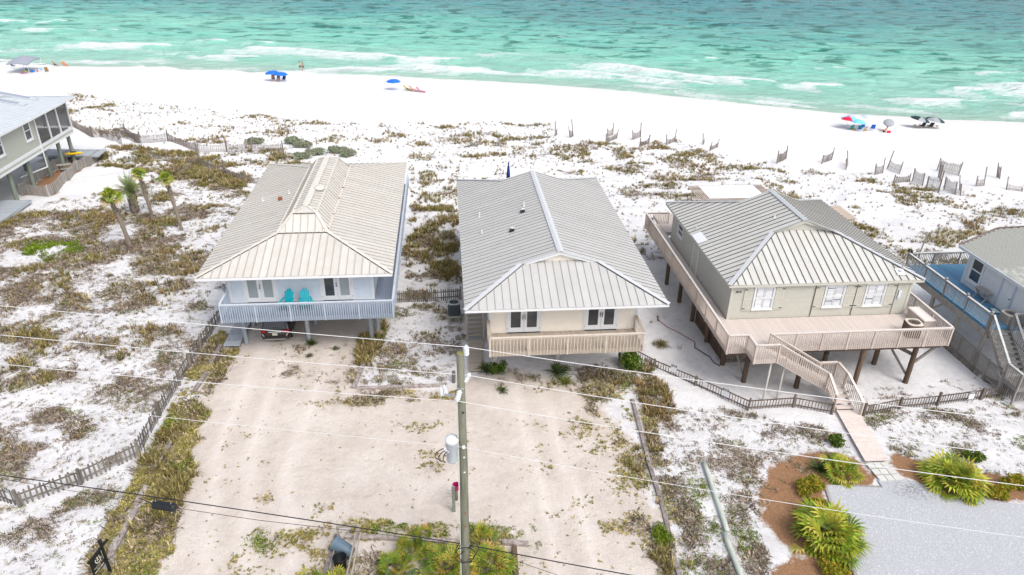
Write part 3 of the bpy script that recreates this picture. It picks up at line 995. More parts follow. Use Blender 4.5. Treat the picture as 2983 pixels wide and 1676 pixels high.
# ------------------------------------------------------------------ pale blue house with the cream roof
FL = 3.0
BLUEBAL = mat("pale_blue_baluster", (0.40, 0.46, 0.54), .65, rnd=.06, ns=6, na=.3)
BLUEDECK = mat("grey_blue_deck_paint", (0.22, 0.265, 0.33), 0.7, rnd=0.10, ns=5, na=0.45, col2=(0.19, 0.22, 0.27), bump=0.2)
PALEBLUE = mat("pale_blue_siding", (0.55, 0.61, 0.675), 0.6, rnd=0.03, ns=3, na=0.15)
CREAMROOF = mat("cream_metal_roof", (0.53, 0.51, 0.47), 0.42, spec=0.35, rnd=0.045, ns=1.1, na=0.55, col2=(0.45, 0.415, 0.36), stretch=(1, 1, 1))
CREAMSEAM = mat("cream_seam", (0.36, 0.335, 0.30), 0.5, rnd=0.05)
CREAMCAP = mat("cream_cap", (0.60, 0.575, 0.53), 0.42, ns=2.3, na=0.35, col2=(0.50, 0.40, 0.28))
RUST = mat("rust", (0.33, 0.10, 0.035), 0.9, ns=9, na=0.8, col2=(0.15, 0.05, 0.025))
BLUEPILE = mat("blue_grey_pile_paint", (0.30, 0.355, 0.41), 0.8, rnd=0.1, ns=4, na=0.6, col2=(0.36, 0.34, 0.31), stretch=(1, 1, .3), bump=.3)

home()
H1 = thing("beach_house", "pale blue stilt house with cream metal roof and blue grey deck", "house", (-9.2, 49.8, 0))
wx0, wx1, wy0, wy1 = -13.57, -4.81, 40.34, 59.3
wall = MB().box(((wx0 + wx1) / 2, (wy0 + wy1) / 2, (FL + 5.16) / 2 + .0), (wx1 - wx0, wy1 - wy0, 5.16 - FL + .3)).build("wall", PALEBLUE, H1)
siding(wall, PALEBLUE, 'x', wy0, wx0, wx1, FL + .02, 5.14, -1, .13)
siding(wall, PALEBLUE, 'y', wx1, wy0, wy1, FL + .02, 5.14, 1, .13)
for x in (wx0 + .03, wx1 - .03):
    box("corner_trim", wall, WHITE, (x, wy0 - .035, (FL + 5.14) / 2), (.16, .03, 5.14 - FL))
box("corner_trim", wall, WHITE, (wx1 + .035, wy0 + .05, (FL + 5.14) / 2), (.03, .16, 5.14 - FL))
box("skirt_trim", wall, WHITE, ((wx0 + wx1) / 2, wy0 - .04, FL + .05), (wx1 - wx0 - .2, .025, .09))
french_door(H1, -12.62, -10.76, wy0, FL + .02, 5.05, (CURTAIN, CURTAIN), BLACK)
french_door(H1, -7.96, -6.10, wy0, FL + .02, 5.05, (GLASS, CURTAIN), BLACK)
# roof: low hips up to a steep-sided raised centre with its own small hip on top
ex0, ex1, ey0, ey1, ez = -15.07, -3.47, 39.2, 60.6, 5.3
dd = 4.25; sl = 0.28
bx0, bx1, by0, by1, bz = ex0 + dd, ex1 - dd, ey0 + dd - .4, ey1 - dd - .3, ez + sl * dd
tx0, tx1, ty0, ty1, tz = -9.98, -8.46, by0 + .98, by1 - .7, 7.42
rz = 7.62; tm = (tx0 + tx1) / 2
s = MB()
V8 = [(ex0, ey0, ez - .18), (ex1, ey0, ez - .18), (ex1, ey1, ez - .18), (ex0, ey1, ez - .18), (ex0, ey0, ez - .02), (ex1, ey0, ez - .02), (ex1, ey1, ez - .02), (ex0, ey1, ez - .02),
      (bx0, by0, bz - .02), (bx1, by0, bz - .02), (bx1, by1, bz - .02), (bx0, by1, bz - .02), (tx0, ty0, tz - .02), (tx1, ty0, tz - .02), (tx1, ty1, tz - .02), (tx0, ty1, tz - .02)]
s.add(V8, [(3, 2, 1, 0), (0, 1, 5, 4), (1, 2, 6, 5), (2, 3, 7, 6), (3, 0, 4, 7), (4, 5, 9, 8), (5, 6, 10, 9), (6, 7, 11, 10), (7, 4, 8, 11), (8, 9, 13, 12), (9, 10, 14, 13), (10, 11, 15, 14), (11, 8, 12, 15), (12, 13, 14, 15)])
roof = s.build("roof", WHITE, H1)


def quad_face(roof, P, step, pan, seam, sw=.04, sh=.045, first=None):
    """P: four corners (eave a, eave b, top b, top a)"""
    P = [Vector(p) for p in P]
    o = P[0]; eu = (P[1] - P[0]).normalized()
    n = eu.cross(P[3] - P[0]).normalized()
    ev = n.cross(eu)
    if ev.z < 0: ev = -ev
    roof_face(roof, o, eu, ev, dedupe([((p - o).dot(eu), (p - o).dot(ev)) for p in P]), step, pan, seam, sw, sh, first)


E_ = [(ex0, ey0, ez), (ex1, ey0, ez), (ex1, ey1, ez), (ex0, ey1, ez)]
B_ = [(bx0, by0, bz), (bx1, by0, bz), (bx1, by1, bz), (bx0, by1, bz)]
T_ = [(tx0, ty0, tz), (tx1, ty0, tz), (tx1, ty1, tz), (tx0, ty1, tz)]
ra, rb = (tm, ty0 + .76, rz), (tm, ty1 - .3, rz)
for i in range(4):
    j = (i + 1) % 4
    quad_face(roof, (E_[i], E_[j], B_[j], B_[i]), .465, CREAMROOF, CREAMSEAM, .045, .04)
    quad_face(roof, (B_[i], B_[j], T_[j], T_[i]), .465, CREAMROOF, CREAMSEAM, .045, .04)
quad_face(roof, (T_[1], T_[2], rb, ra), .465, CREAMROOF, CREAMSEAM, .045, .04)
quad_face(roof, (T_[3], T_[0], ra, rb), .465, CREAMROOF, CREAMSEAM, .045, .04)
MB().prism([Vector(p) + Vector((0, 0, .01)) for p in (T_[0], T_[1], ra)], (0, 0, .012)).build("roof_panel", CREAMROOF, roof)
MB().prism([Vector(p) + Vector((0, 0, .01)) for p in (T_[2], T_[3], rb)], (0, 0, .012)).build("roof_panel", CREAMROOF, roof)
UP = Vector((0, 0, .05))
for i in range(4):
    bar("hip_cap", roof, CREAMCAP, Vector(E_[i]) + UP, Vector(B_[i]) + UP, .20, .03)
    bar("hip_cap", roof, CREAMCAP, Vector(B_[i]) + UP, Vector(T_[i]) + UP, .18, .03)
    j = (i + 1) % 4
    bar("base_flashing", roof, CREAMCAP, Vector(B_[i]) + UP, Vector(B_[j]) + UP, .22, .025)
    bar("edge_flashing", roof, CREAMCAP, Vector(T_[i]) + UP * .9, Vector(T_[j]) + UP * .9, .14, .025)
for a, b in ((ra, T_[0]), (ra, T_[1]), (rb, T_[2]), (rb, T_[3])):
    bar("hip_cap", roof, CREAMCAP, Vector(a) + UP, Vector(b) + UP, .12, .025)
for i, sx_ in ((0, 1), (1, -1)):
    off = Vector((sx_ * .17, 0, -.012))
    bar("hip_joint", roof, BLACK, Vector(E_[i]) + UP + off, Vector(B_[i]) + UP + off, .035, .02)
bar("base_joint", roof, BLACK, Vector(B_[0]) + UP + Vector((0, -.13, -.03)), Vector(B_[1]) + UP + Vector((0, -.13, -.03)), .035, .02)
bar("edge_joint", roof, BLACK, Vector(T_[0]) + UP + Vector((.05, -.10, -.04)), Vector(T_[1]) + UP + Vector((-.05, -.10, -.04)), .03, .02)
bar("ridge_cap", roof, CREAMCAP, Vector(ra) + UP * 1.4, Vector(rb) + UP * 1.4, .42, .03)
MB().lathe([(.30, 0), (.34, .06), (.36, .14), (.30, .22), (.10, .27), (.01, .28)], 20, (-8.80, 47.9, rz - .03)).build("turbine_vent", CREAMCAP, roof, True)
MB().lathe([(.14, -.2), (.14, .05), (.16, .06), (.14, .2), (.02, .22)], 10, (-11.95, 49.6, 6.25)).build("rusty_vent", RUST, roof)
for x, y, zz in ((-13.45, 50.6, 5.83), (-11.5, 50.6, 6.36)):
    MB().lathe([(.12, -.1), (.08, .02), (.05, .04), (.05, .25), (.01, .26)], 10, (x, y, zz)).build("vent_pipe", WHITE, roof)
for t in (.03, .22, .45, .62, .80):
    q = Vector(B_[1]).lerp(Vector(B_[2]), t)
    box("rust_stain", roof, RUST, (q.x + random.uniform(-.1, .1), q.y, q.z + .066), (.16, .22, .006))
# decks and railings
deck(H1, BLUEDECK, -13.66, -3.5, 38.35, 40.30, FL)
deck(H1, BLUEDECK, -4.77, -3.5, 40.32, 61.6, FL, name="side_deck")
railing(H1, BLUEBAL, (-13.66, 38.33), (-3.5, 38.33), FL, .135, cap=mat("pale_rail_cap", (.50, .545, .60), .6, ns=5, na=.3))
railing(H1, BLUEBAL, (-13.66, 38.4), (-13.66, 40.25), FL, .135, cap=MATS["pale_rail_cap"], ends=(False, True))
railing(H1, BLUEBAL, (-3.48, 38.4), (-3.48, 61.6), FL, .135, cap=MATS["pale_rail_cap"], ends=(False, True))
piles(H1, BLUEPILE, [(-13.1, 40.3, 2.7), (-9.2, 40.5, 2.7), (-5.2, 40.5, 2.7), (-4.85, 41.4, 2.7)] + [(x, y, 2.7) for x in (-13.15, -9.1, -5.0) for y in (42.6, 47.5, 53, 58.6)])
for y in (40.45, 44.5, 49, 54, 58.8):
    bar("floor_beam", H1, BLUEPILE, (-13.5, y, 2.55), (-3.6, y, 2.55), .12, .26)
for x0_, x1_ in ((-13.15, -13.15), (-9.5, -8.9), (-5.5, -5.4)):
    bar("joist_block", H1, BLUEPILE, (x0_ - .2, 38.9, 2.62), (x0_ - .2, 40.4, 2.62), .08, .24)
    bar("joist_block", H1, BLUEPILE, (x0_ + .2, 38.9, 2.62), (x0_ + .2, 40.4, 2.62), .08, .24)
bar("brace", H1, BLUEPILE, (-5.2, 40.5, 1.5), (-4.3, 40.5, 2.5), .10, .14)
MB().box((-13.68, 39.8, 4.35), (.14, .30, .34)).tube([(-13.7, 39.8, 4.3), (-13.7, 39.8, 3.1)], .03).build("electric_meter", mat("grey_blue_box", (.14, .17, .20), .5), H1)

# boardwalk in front of the carport
WALK = mat("grey_walk_boards", (0.40, 0.43, 0.46), .85, rnd=.12, ns=6, na=.5, col2=(.20, .20, .20), bump=.3)
bw_ = thing("boardwalk", "grey plank boardwalk leading under the pale blue house", "boardwalk", (-14, 41, 0))
for k, (x0_, x1_) in enumerate(((-14.45, 0), (-13.45, 0))):
    bar("bearer", bw_, WEATHER, (x0_ + .1 - .2 * k, 39.95, .06), (x0_ + .1 - .2 * k, 46.5, .06), .08, .10)
for i in range(44):
    y = 39.95 + i * .149
    box("plank", bw_, WALK, (-13.95 + random.uniform(-.02, .02), y, .13), (1.02, .137, .035), Matrix.Rotation(random.uniform(-.012, .012), 3, 'Z'))


# ------------------------------------------------------------------ turquoise chairs


TEAL = mat("turquoise_plastic", (0.0, 0.27, 0.33), 0.45, rnd=0.04)


def adirondack(label, x, y, rz):
    at(x, y, FL, rz)
    c = thing("adirondack_chair", label, "chair", group="turquoise chairs on the blue deck")
    for s_ in (-1, 1):
        bar("leg", c, TEAL, (s_ * .30, -.36, 0), (s_ * .30, -.36, .52), .05, .09)
        bar("side_rail", c, TEAL, (s_ * .27, -.40, .37), (s_ * .27, .50, .06), .035, .13)
        b = MB()
        b.prism([(s_ * .24, -.50, .53), (s_ * .30 + s_ * .12, -.52, .53), (s_ * .30 + s_ * .13, -.30, .53), (s_ * .30 + s_ * .05, .34, .56), (s_ * .27, .36, .56)][::s_], (0, 0, .03))
        b.build("arm", TEAL, c)
    for i in range(6):
        t = i / 5
        box("seat_slat", c, TEAL, (0, -.40 + .50 * t, .40 - .15 * t), (.56, .088, .022), Matrix.Rotation(-.29, 3, 'X'))
    hts = (.80, .93, .98, .93, .80)
    for i, hgt in enumerate(hts):
        a = (i - 2)
        lo = Vector((a * .085, .12, .22)); hi = Vector((a * .118, .12 + hgt * .42, .22 + hgt * .92))
        w = MB()
        d = (hi - lo)
        rgt = Vector((1, 0, 0)); nn = d.cross(rgt).normalized() * .02
        pl = [lo - rgt * .039, lo + rgt * .039, hi + rgt * .056 - d * .05, hi + rgt * .022, hi - rgt * .022, hi - rgt * .056 - d * .05]
        w.prism(pl, nn)
        w.build("back_slat", TEAL, c)
    bar("back_rail", c, TEAL, (-.25, .30, .56), (.25, .30, .56), .03, .06)
    home()


adirondack("turquoise slatted chair on the blue deck, left one of the two", -9.98, 39.42, math.radians(-14))
adirondack("turquoise slatted chair on the blue deck, right one of the two", -8.86, 39.42, math.radians(14))

# ------------------------------------------------------------------ parked car below the pale blue house


def car():
    PAINT = mat("dark_brown_car_paint", (0.022, 0.014, 0.012), 0.22, spec=0.6, ns=1.5, na=.3, col2=(.05, .035, .03))
    CG = mat("car_glass", (0.008, 0.009, 0.011), 0.05, spec=.7)
    CHROME = mat("chrome", (0.75, 0.76, 0.78), .12, metal=1.0)
    RED = mat("red_lamp", (0.55, 0.006, 0.012), .12, spec=.7)
    RUB = mat("tyre_rubber", (.02, .02, .02), .85)
    at(-11.23, 40.22, G(-11.2, 42), 0)
    c = thing("parked_car", "dark brown sport utility car parked under the pale blue house", "car")
    # body: cross-sections along y, rear bumper at 0
    st = [(0.00, .80, .42, .62), (0.05, .87, .34, .95), (.16, .90, .30, 1.04), (.5, .905, .26, 1.08), (2.0, .905, .26, 1.06), (3.4, .90, .26, 1.02), (4.2, .86, .28, .92), (4.5, .74, .34, .78), (4.6, .60, .42, .66)]
    v = []; f = []
    ring = lambda w, z0, z1: [(-w * .92, z0), (-w, z0 + .12), (-w, (z0 + z1) / 2), (-w * .985, z1 - .10), (-w * .93, z1), (w * .93, z1), (w * .985, z1 - .10), (w, (z0 + z1) / 2), (w, z0 + .12), (w * .92, z0)]
    for (y, w, z0, z1) in st:
        v += [(x, y, z) for x, z in ring(w, z0, z1)]
    n = 10
    for i in range(len(st) - 1):
        for k in range(n):
            a = i * n + k; b = i * n + (k + 1) % n
            f.append((a, b, b + n, a + n))
    f.append(tuple(range(n - 1, -1, -1))); f.append(tuple((len(st) - 1) * n + k for k in range(n)))
    body = MB().add(v, f).build("body", PAINT, c, True)
    # cabin
    st = [(.12, .86, 1.00, 1.03), (.38, .74, 1.0, 1.50), (.62, .70, 1.0, 1.62), (1.6, .72, 1.0, 1.67), (2.5, .70, 1.0, 1.60), (3.3, .80, 1.0, 1.04)]
    v = []; f = []
    for (y, w, z0, z1) in st:
        v += [(-.88, y, z0), (-w, y, z1 - .04), (-w + .10, y, z1), (w - .10, y, z1), (w, y, z1 - .04), (.88, y, z0)]
    n = 6
    for i in range(len(st) - 1):
        for k in range(n):
            a = i * n + k; b = i * n + (k + 1) % n
            f.append((a, b, b + n, a + n))
    f.append(tuple(range(n - 1, -1, -1))); f.append(tuple((len(st) - 1) * n + k for k in range(n)))
    MB().add(v, f).build("cabin", PAINT, c)
    # rear window, side windows, spoiler
    MB().prism([(-.70, .115, 1.08), (.70, .115, 1.08), (.60, .34, 1.48), (-.60, .34, 1.48)], (0, -.025, .012)).build("rear_window", CG, c)
    for s_ in (-1, 1):
        MB().prism([(s_ * .865, .55, 1.10), (s_ * .865, 2.6, 1.10), (s_ * .735, 2.2, 1.55), (s_ * .725, .75, 1.55)][::s_], (s_ * .012, 0, .004)).build("side_window", CG, c)
        MB().prism([(s_ * .52, -.02, .86), (s_ * .86, .03, .88), (s_ * .90, .20, .98), (s_ * .60, .02, .98)][::-s_], (s_ * .012, -.03, .01)).build("tail_light", RED, c)
        box("reflector", c, RED, (s_ * .72, .0, .47), (.16, .05, .07))
        MB().prism([(s_ * .78, -.012, .78), (s_ * .82, -.012, .78), (s_ * .72, -.03, .60), (s_ * .66, -.03, .60)][::-s_], (0, -.015, 0)).build("bumper_trim", CHROME, c)
    MB().box((0, .36, 1.60), (1.30, .30, .035)).build("spoiler", PAINT, c)
    box("tailgate_trim", c, CHROME, (0, -.0, .90), (.80, .05, .06))
    box("bumper", c, mat("black_plastic", (.03, .03, .032), .6), (0, -.02, .52), (1.60, .10, .15))
    box("skid_trim", c, CHROME, (0, -.045, .40), (1.28, .07, .05))
    pl = box("number_plate", c, mat("plate_white", (.62, .66, .55), .5), (0, -.045, .75), (.32, .012, .16))
    text_on("plate_text", pl, "KCP 64", .085, mat("plate_green", (.02, .09, .04), .6), (0, -.0535, .745), (1, 0, 0), (0, 0, 1))
    for s_ in (-1, 1):
        for y in (.85, 3.65):
            w = MB().lathe([(.10, -.11), (.30, -.11), (.345, -.08), (.345, .08), (.30, .11), (.10, .11)], 20)
            me = w.mesh("wheel", RUB)
            whl = link("wheel", me, c, CUR[0] @ Matrix.Translation((s_ * .80, y, .345)) @ Matrix.Rotation(math.pi / 2, 4, 'Y'))
            rod("rim", whl, STEEL, (s_ * .905, y, .345), (s_ * .93, y, .345), .21)
    box("wiper", c, BLACK, (.12, .10, 1.13), (.5, .02, .02), Matrix.Rotation(.1, 3, 'Y'))
    home()


car()

# ------------------------------------------------------------------ cream house with the light grey roof
GREYROOF = mat("light_grey_metal_roof", (0.445, 0.44, 0.425), 0.42, spec=0.35, rnd=0.035, ns=0.9, na=0.5, col2=(0.385, 0.375, 0.355))
GREYSEAM = mat("dark_grey_seam", (0.22, 0.215, 0.205), 0.6, rnd=0.1)
GREYCAP = mat("grey_cap", (0.50, 0.51, 0.52), 0.38, spec=.4, ns=1.6, na=0.3, col2=(0.47, 0.48, 0.49))
CREAMSIDE = mat("cream_siding", (0.74, 0.685, 0.60), 0.6, rnd=0.02, ns=3, na=0.12)
TANBAL = mat("tan_baluster", (0.56, 0.495, 0.42), .7, rnd=.06, ns=6, na=.3)
TAN = mat("tan_deck_paint", (0.38, 0.325, 0.265), .75, rnd=.09, ns=5, na=.45, col2=(.33, .27, .21), bump=.2)
TANCAP = mat("tan_rail_cap", (.60, .53, .45), .7, ns=5, na=.35)
home()
H2 = thing("beach_house", "cream stilt house with light grey metal roof and tan front deck", "house", (6.6, 45.1, 0))
wx0, wx1, wy0, wy1 = 2.25, 10.89, 35.71, 54.6
wall = MB().box(((wx0 + wx1) / 2, (wy0 + wy1) / 2, (FL + 5.14) / 2), (wx1 - wx0, wy1 - wy0, 5.14 - FL + .3)).build("wall", CREAMSIDE, H2)
siding(wall, CREAMSIDE, 'x', wy0, wx0, wx1, FL + .02, 5.12, -1, .14)
siding(wall, CREAMSIDE, 'y', wx0, wy0, wy1, FL + .02, 5.12, -1, .14)
siding(wall, CREAMSIDE, 'y', wx1, wy0, wy1, FL + .02, 5.12, 1, .14)
for x in (wx0 + .02, wx1 - .02):
    box("corner_trim", wall, WHITE, (x, wy0 - .035, (FL + 5.12) / 2), (.14, .03, 5.12 - FL))
french_door(H2, 3.27, 5.16, wy0, FL + .04, 5.04, (GLASS, GLASS), mat("bronze", (.10, .075, .05), .4, metal=.6), 'bar')
french_door(H2, 7.83, 9.72, wy0, FL + .04, 5.04, (GLASS, GLASS), MATS["bronze"], 'bar')
r2 = hip_house_roof(H2, .76, 12.33, 34.4, 55.9, 5.3, .318, 3.42, 7.14, GREYROOF, GREYSEAM, GREYCAP, WHITE, .452, .022, .03, CREAMSIDE, .22)
for x, y in ((2.2, 46.9), (5.25, 46.2), (2.2, 43.8)):
    zz = 5.3 + .318 * (x - .76)
    MB().lathe([(.13, -.06), (.07, .05), (.05, .07), (.05, .30), (.01, .31)], 10, (x, y, zz)).build("vent_pipe", WHITE, r2)
for x, y in ((5.05, 45.2), (4.1, 42.7)):
    zz = 5.3 + .318 * (x - .76)
    b = MB(); b.prism([(x - .16, y - .12, zz + .03), (x + .16, y - .12, zz + .13), (x + .16, y + .12, zz + .13), (x - .16, y + .12, zz + .03)], (0, 0, .10))
    b.build("roof_vent", BLACK, r2)
    box("vent_hood", r2, WHITE, (x + .06, y + .10, zz + .24), (.22, .16, .05))
deck(H2, TAN, 2.12, 10.86, 33.65, 35.66, FL)
railing(H2, TANBAL, (2.12, 33.63), (10.86, 33.63), FL, .188, cap=TANCAP, post_every=2.2)
railing(H2, TANBAL, (2.12, 33.72), (2.12, 35.6), FL, .188, cap=TAN, ends=(False, True), capw=.2)
railing(H2, TANBAL, (10.86, 33.72), (10.86, 35.6), FL, .188, cap=TAN, ends=(False, True))
OLDWHITE = mat("peeling_white_wood", (.50, .48, .45), .8, rnd=.1, ns=6, na=.6, col2=(.28, .25, .22), stretch=(1, 1, .3))
piles(H2, OLDWHITE, [(2.55, 36.3, 2.7), (6.6, 37.3, 2.7), (10.5, 36.3, 2.7)] + [(x, y, 2.7) for x in (2.6, 6.6, 10.6) for y in (40.5, 45, 50, 54.2)], .14, True)
for y in (36.3, 40.5, 45, 50, 54.2):
    bar("floor_beam", H2, OLDWHITE, (2.3, y, 2.56), (10.85, y, 2.56), .12, .26)
for x in (3.1, 6.95, 7.2, 10.3):
    bar("hanging_block", H2, OLDWHITE, (x, 34.6, 2.72), (x, 34.6, 2.30), .05, .05)
bar("brace", H2, OLDWHITE, (2.45, 36.2, .9), (2.3, 34.6, 2.6), .08, .10)
# side stair down towards the street
st2 = bar("stairs", H2, TAN, (1.02, 39.62, .12), (1.02, 44.2, 3.0), .05, .26)
bar("stringer", st2, TAN, (2.06, 39.62, .12), (2.06, 44.2, 3.0), .05, .26)
nst = 15
for i in range(nst):
    t = (i + 1) / (nst + 1)
    y = 39.62 + t * 4.58; z = .12 + t * 2.88 + .08
    box("tread", st2, TAN, (1.54, y, z), (.98, .27, .045))
for x in (1.0, 2.08):
    railing(H2, TAN, (x, 39.7), (x, 44.2), (.15, 3.0), .26, below=.05, post_every=4.6, top=.95, cap=TAN, post_low=-.3)
# walk at its foot
w2 = thing("boardwalk", "tan plank walk at the foot of the cream house's side stair", "boardwalk", (1.5, 37.8, 0))
for x in (1.15, 1.85):
    bar("bearer", w2, TAN, (x, 36.15, .05), (x, 39.6, .05), .08, .09)
for i in range(24):
    y = 36.17 + i * .145
    t = i / 23
    box("plank", w2, TAN, (1.37 + .2 * t, y, .11), (.78 + .16 * t, .134, .035), Matrix.Rotation(random.uniform(-.01, .01), 3, 'Z'))
# closed umbrella standing on the seaward deck
home()
um = thing("closed_umbrella", "closed dark blue umbrella showing above the cream house's roof", "umbrella", (5.1, 57.0, 3.0))
rod("pole", um, STEEL, (5.1, 57.0, 2.9), (5.1, 57.0, 6.1), .025)
MB().lathe([(.05, 4.6), (.17, 4.7), (.15, 5.4), (.09, 6.0), (.05, 6.15), (.06, 6.3), (.02, 6.42)], 10, (5.1, 57.0, 0)).build("cover", mat("navy_fabric", (.01, .035, .16), .8), um, True)
deck(H2, TAN, 3.0, 10.2, 54.7, 57.6, FL, name="rear_deck")

# ------------------------------------------------------------------ sage house with shutters and a long pinkish deck
SAGE = mat("pale_sage_siding", (0.455, 0.445, 0.39), 0.6, rnd=0.02, ns=3, na=0.14)
SAGESH = mat("sage_shutter", (0.475, 0.465, 0.405), 0.6, rnd=0.03)
SAGEROOF = mat("sage_grey_metal_roof", (0.50, 0.495, 0.465), 0.42, spec=0.35, rnd=0.035, ns=1.0, na=0.55, col2=(0.41, 0.39, 0.345))
SAGECAP = mat("silver_cap", (0.44, 0.45, 0.46), 0.35, spec=.45, ns=1.6, na=0.3, col2=(0.42, 0.43, 0.45))
DARKSEAM = mat("charcoal_seam", (0.115, 0.115, 0.11), 0.6, rnd=0.1)
PINK = mat("pinkish_deck_paint", (0.56, 0.495, 0.45), .7, rnd=.05, ns=4, na=.35, col2=(.54, .455, .395), bump=.15)
PINKRAIL = mat("pinkish_rail_paint", (0.50, 0.43, 0.38), .7, rnd=.06, ns=5, na=.3, col2=(.46, .38, .32))
PINKCAP = mat("pinkish_rail_cap", (.62, .565, .52), .65, ns=5, na=.3)
home()
H3 = thing("beach_house", "pale sage stilt house with shutters, grey metal roof and wraparound pinkish deck", "house", (22.7, 42.5, 0))
wx0, wx1, wy0, wy1 = 16.78, 28.10, 36.41, 48.5
wall = MB().box(((wx0 + wx1) / 2, (wy0 + wy1) / 2, (FL + 5.3) / 2), (wx1 - wx0, wy1 - wy0, 5.3 - FL + .3)).build("wall", SAGE, H3)
siding(wall, SAGE, 'x', wy0, wx0, wx1, FL + .02, 5.28, -1, .16)
siding(wall, SAGE, 'y', wx0, wy0, wy1, FL + .02, 5.28, -1, .16)
siding(wall, SAGE, 'y', wx1, wy0, wy1, FL + .02, 5.28, 1, .16)
for x in (wx0 + .02, wx1 - .02):
    box("corner_trim", wall, SAGESH, (x, wy0 - .035, (FL + 5.28) / 2), (.15, .03, 5.28 - FL))
for (a0, a1), (l0, l1), (q0, q1) in (((18.24, 19.40), (17.56, 18.13), (19.51, 20.08)), ((22.68, 23.84), (22.02, 22.57), (23.95, 24.58)), ((25.27, 26.43), (24.64, 25.16), (26.54, 27.14))):
    sash_window(H3, 'x', wy0 - .02, a0, a1, 3.72, 5.14, -1, mat("pale_glass", (.22, .25, .29), .1, spec=.6), .07, True)
    shutter(H3, SAGESH, BLACK, l0, l1, wy0 - .02, 3.58, 5.20, 1)
    shutter(H3, SAGESH, BLACK, q0, q1, wy0 - .02, 3.58, 5.20, -1)
for x in (22.0, 24.61):
    box("downpipe", H3, mat("dark_olive", (.10, .095, .075), .6), (x, wy0 - .06, 4.15), (.035, .03, 2.2))
box("downpipe", H3, SAGESH, (27.25, wy0 - .06, 4.1), (.06, .05, 2.2))
box("service_box", H3, mat("pale_grey_box", (.55, .60, .63), .5), (27.42, wy0 - .09, 4.45), (.18, .10, .55))
# house number plaque
pq = MB().prism([(17.02, wy0 - .05, 4.90), (17.08, wy0 - .05, 4.86), (17.32, wy0 - .05, 4.86), (17.38, wy0 - .05, 4.90), (17.32, wy0 - .05, 4.95), (17.08, wy0 - .05, 4.95)], (0, -.02, 0)).build("number_plaque", BLACK, H3)
text_on("number", pq, "254", .085, WHITE, (17.20, wy0 - .0745, 4.905), (1, 0, 0), (0, 0, 1), .002)
sash_window(H3, 'y', wx0 - .02, 45.9, 46.9, 4.15, 4.95, -1, GLASS, .07)
MB().box((wx0 - .05, 43.40, 3.95), (.06, .09, 1.95)).box((wx0 - .05, 42.36, 3.95), (.06, .09, 1.95)).build("door_frame", WHITE, H3)
box("door", H3, SAGESH, (wx0 - .03, 42.88, 3.95), (.04, .95, 1.92))
box("wall_lamp", H3, WHITE, (wx0 - .07, 41.26, 3.2), (.08, .12, .16))
box("flood_lamp", H3, BLACK, (wx0 - .18, 42.0, 5.25), (.16, .16, .12))
r3 = hip_house_roof(H3, 16.45, 28.68, 36.15, 49.65, 5.45, .384, 4.05, 7.78, SAGEROOF, DARKSEAM, SAGECAP, SAGESH, .462, .034, .045, SAGE, .12)
MB().prism([(16.42, 41.95, 5.53), (17.05, 41.95, 5.77), (17.05, 43.35, 5.77), (16.42, 43.35, 5.53)][::-1], (0, 0, .03)).build("roof_patch", WHITE, r3)
for x, y in ((21.3, 41.9), (16.95, 44.0)):
    zz = 5.45 + .384 * (x - 16.45)
    MB().lathe([(.11, -.06), (.06, .05), (.045, .07), (.045, .24), (.01, .25)], 10, (x, y, zz)).build("vent_pipe", WHITE, r3)
# electrical mast
MB().prism([(27.1, 36.5, 5.66), (27.62, 36.5, 5.66), (27.62, 37.0, 5.84), (27.1, 37.0, 5.84)], (0, 0, .03)).build("mast_flashing", WHITE, r3)
mast = rod("service_mast", H3, STEEL, (27.38, 36.75, 5.6), (27.5, 36.8, 7.15), .035)
MB().lathe([(.10, 0), (.13, .05), (.12, .10), (.03, .14)], 12, (27.38, 36.75, 5.78)).build("mast_collar", WHITE, mast)
MB().tube([(27.5, 36.8, 7.1), (27.55, 36.75, 7.25), (27.62, 36.65, 7.22), (27.66, 36.6, 7.08)], .055, 8).build("weatherhead", BLACK, mast)
MB().tube([(27.66, 36.6, 7.1), (27.9, 36.5, 6.9), (28.0, 36.4, 7.1), (27.85, 36.4, 7.25), (27.7, 36.5, 7.15)], .014, 6).build("service_wire", BLACK, mast)
# decks
deck(H3, PINK, 15.57, 28.92, 33.07, 36.36, FL)
deck(H3, PINK, 15.57, 16.70, 36.38, 51.4, FL, name="side_deck")
deck(H3, PINK, 28.15, 28.92, 36.38, 42.0, FL, name="side_deck")
deck(H3, PINK, 16.74, 30.0, 49.7, 53.4, FL, name="rear_deck")
deck(H3, PINK, 16.74, 18.06, 31.96, 33.05, FL, name="landing")
railing(H3, PINKRAIL, (15.57, 33.05), (16.72, 33.05), FL, .135, cap=PINKCAP)
railing(H3, PINKRAIL, (15.57, 33.12), (15.57, 51.4), FL, .135, cap=PINKCAP, ends=(False, True))
railing(H3, PINKRAIL, (15.62, 51.4), (17.4, 51.4), FL, .135, cap=PINKCAP, ends=(False, True))
railing(H3, PINKRAIL, (16.72, 33.05), (16.72, 31.95), FL, .135, cap=PINKCAP, ends=(False, True))
railing(H3, PINKRAIL, (16.78, 31.95), (18.08, 31.95), FL, .135, cap=PINKCAP, ends=(False, True))
railing(H3, PINKRAIL, (18.0, 33.05), (28.92, 33.05), FL, .135, cap=PINKCAP, post_every=1.55)
railing(H3, PINKRAIL, (28.92, 33.12), (28.92, 42.0), FL, .135, cap=PINKCAP, ends=(False, True), post_every=1.8)
# stair: one flight along the deck, a turn, then down to the walk


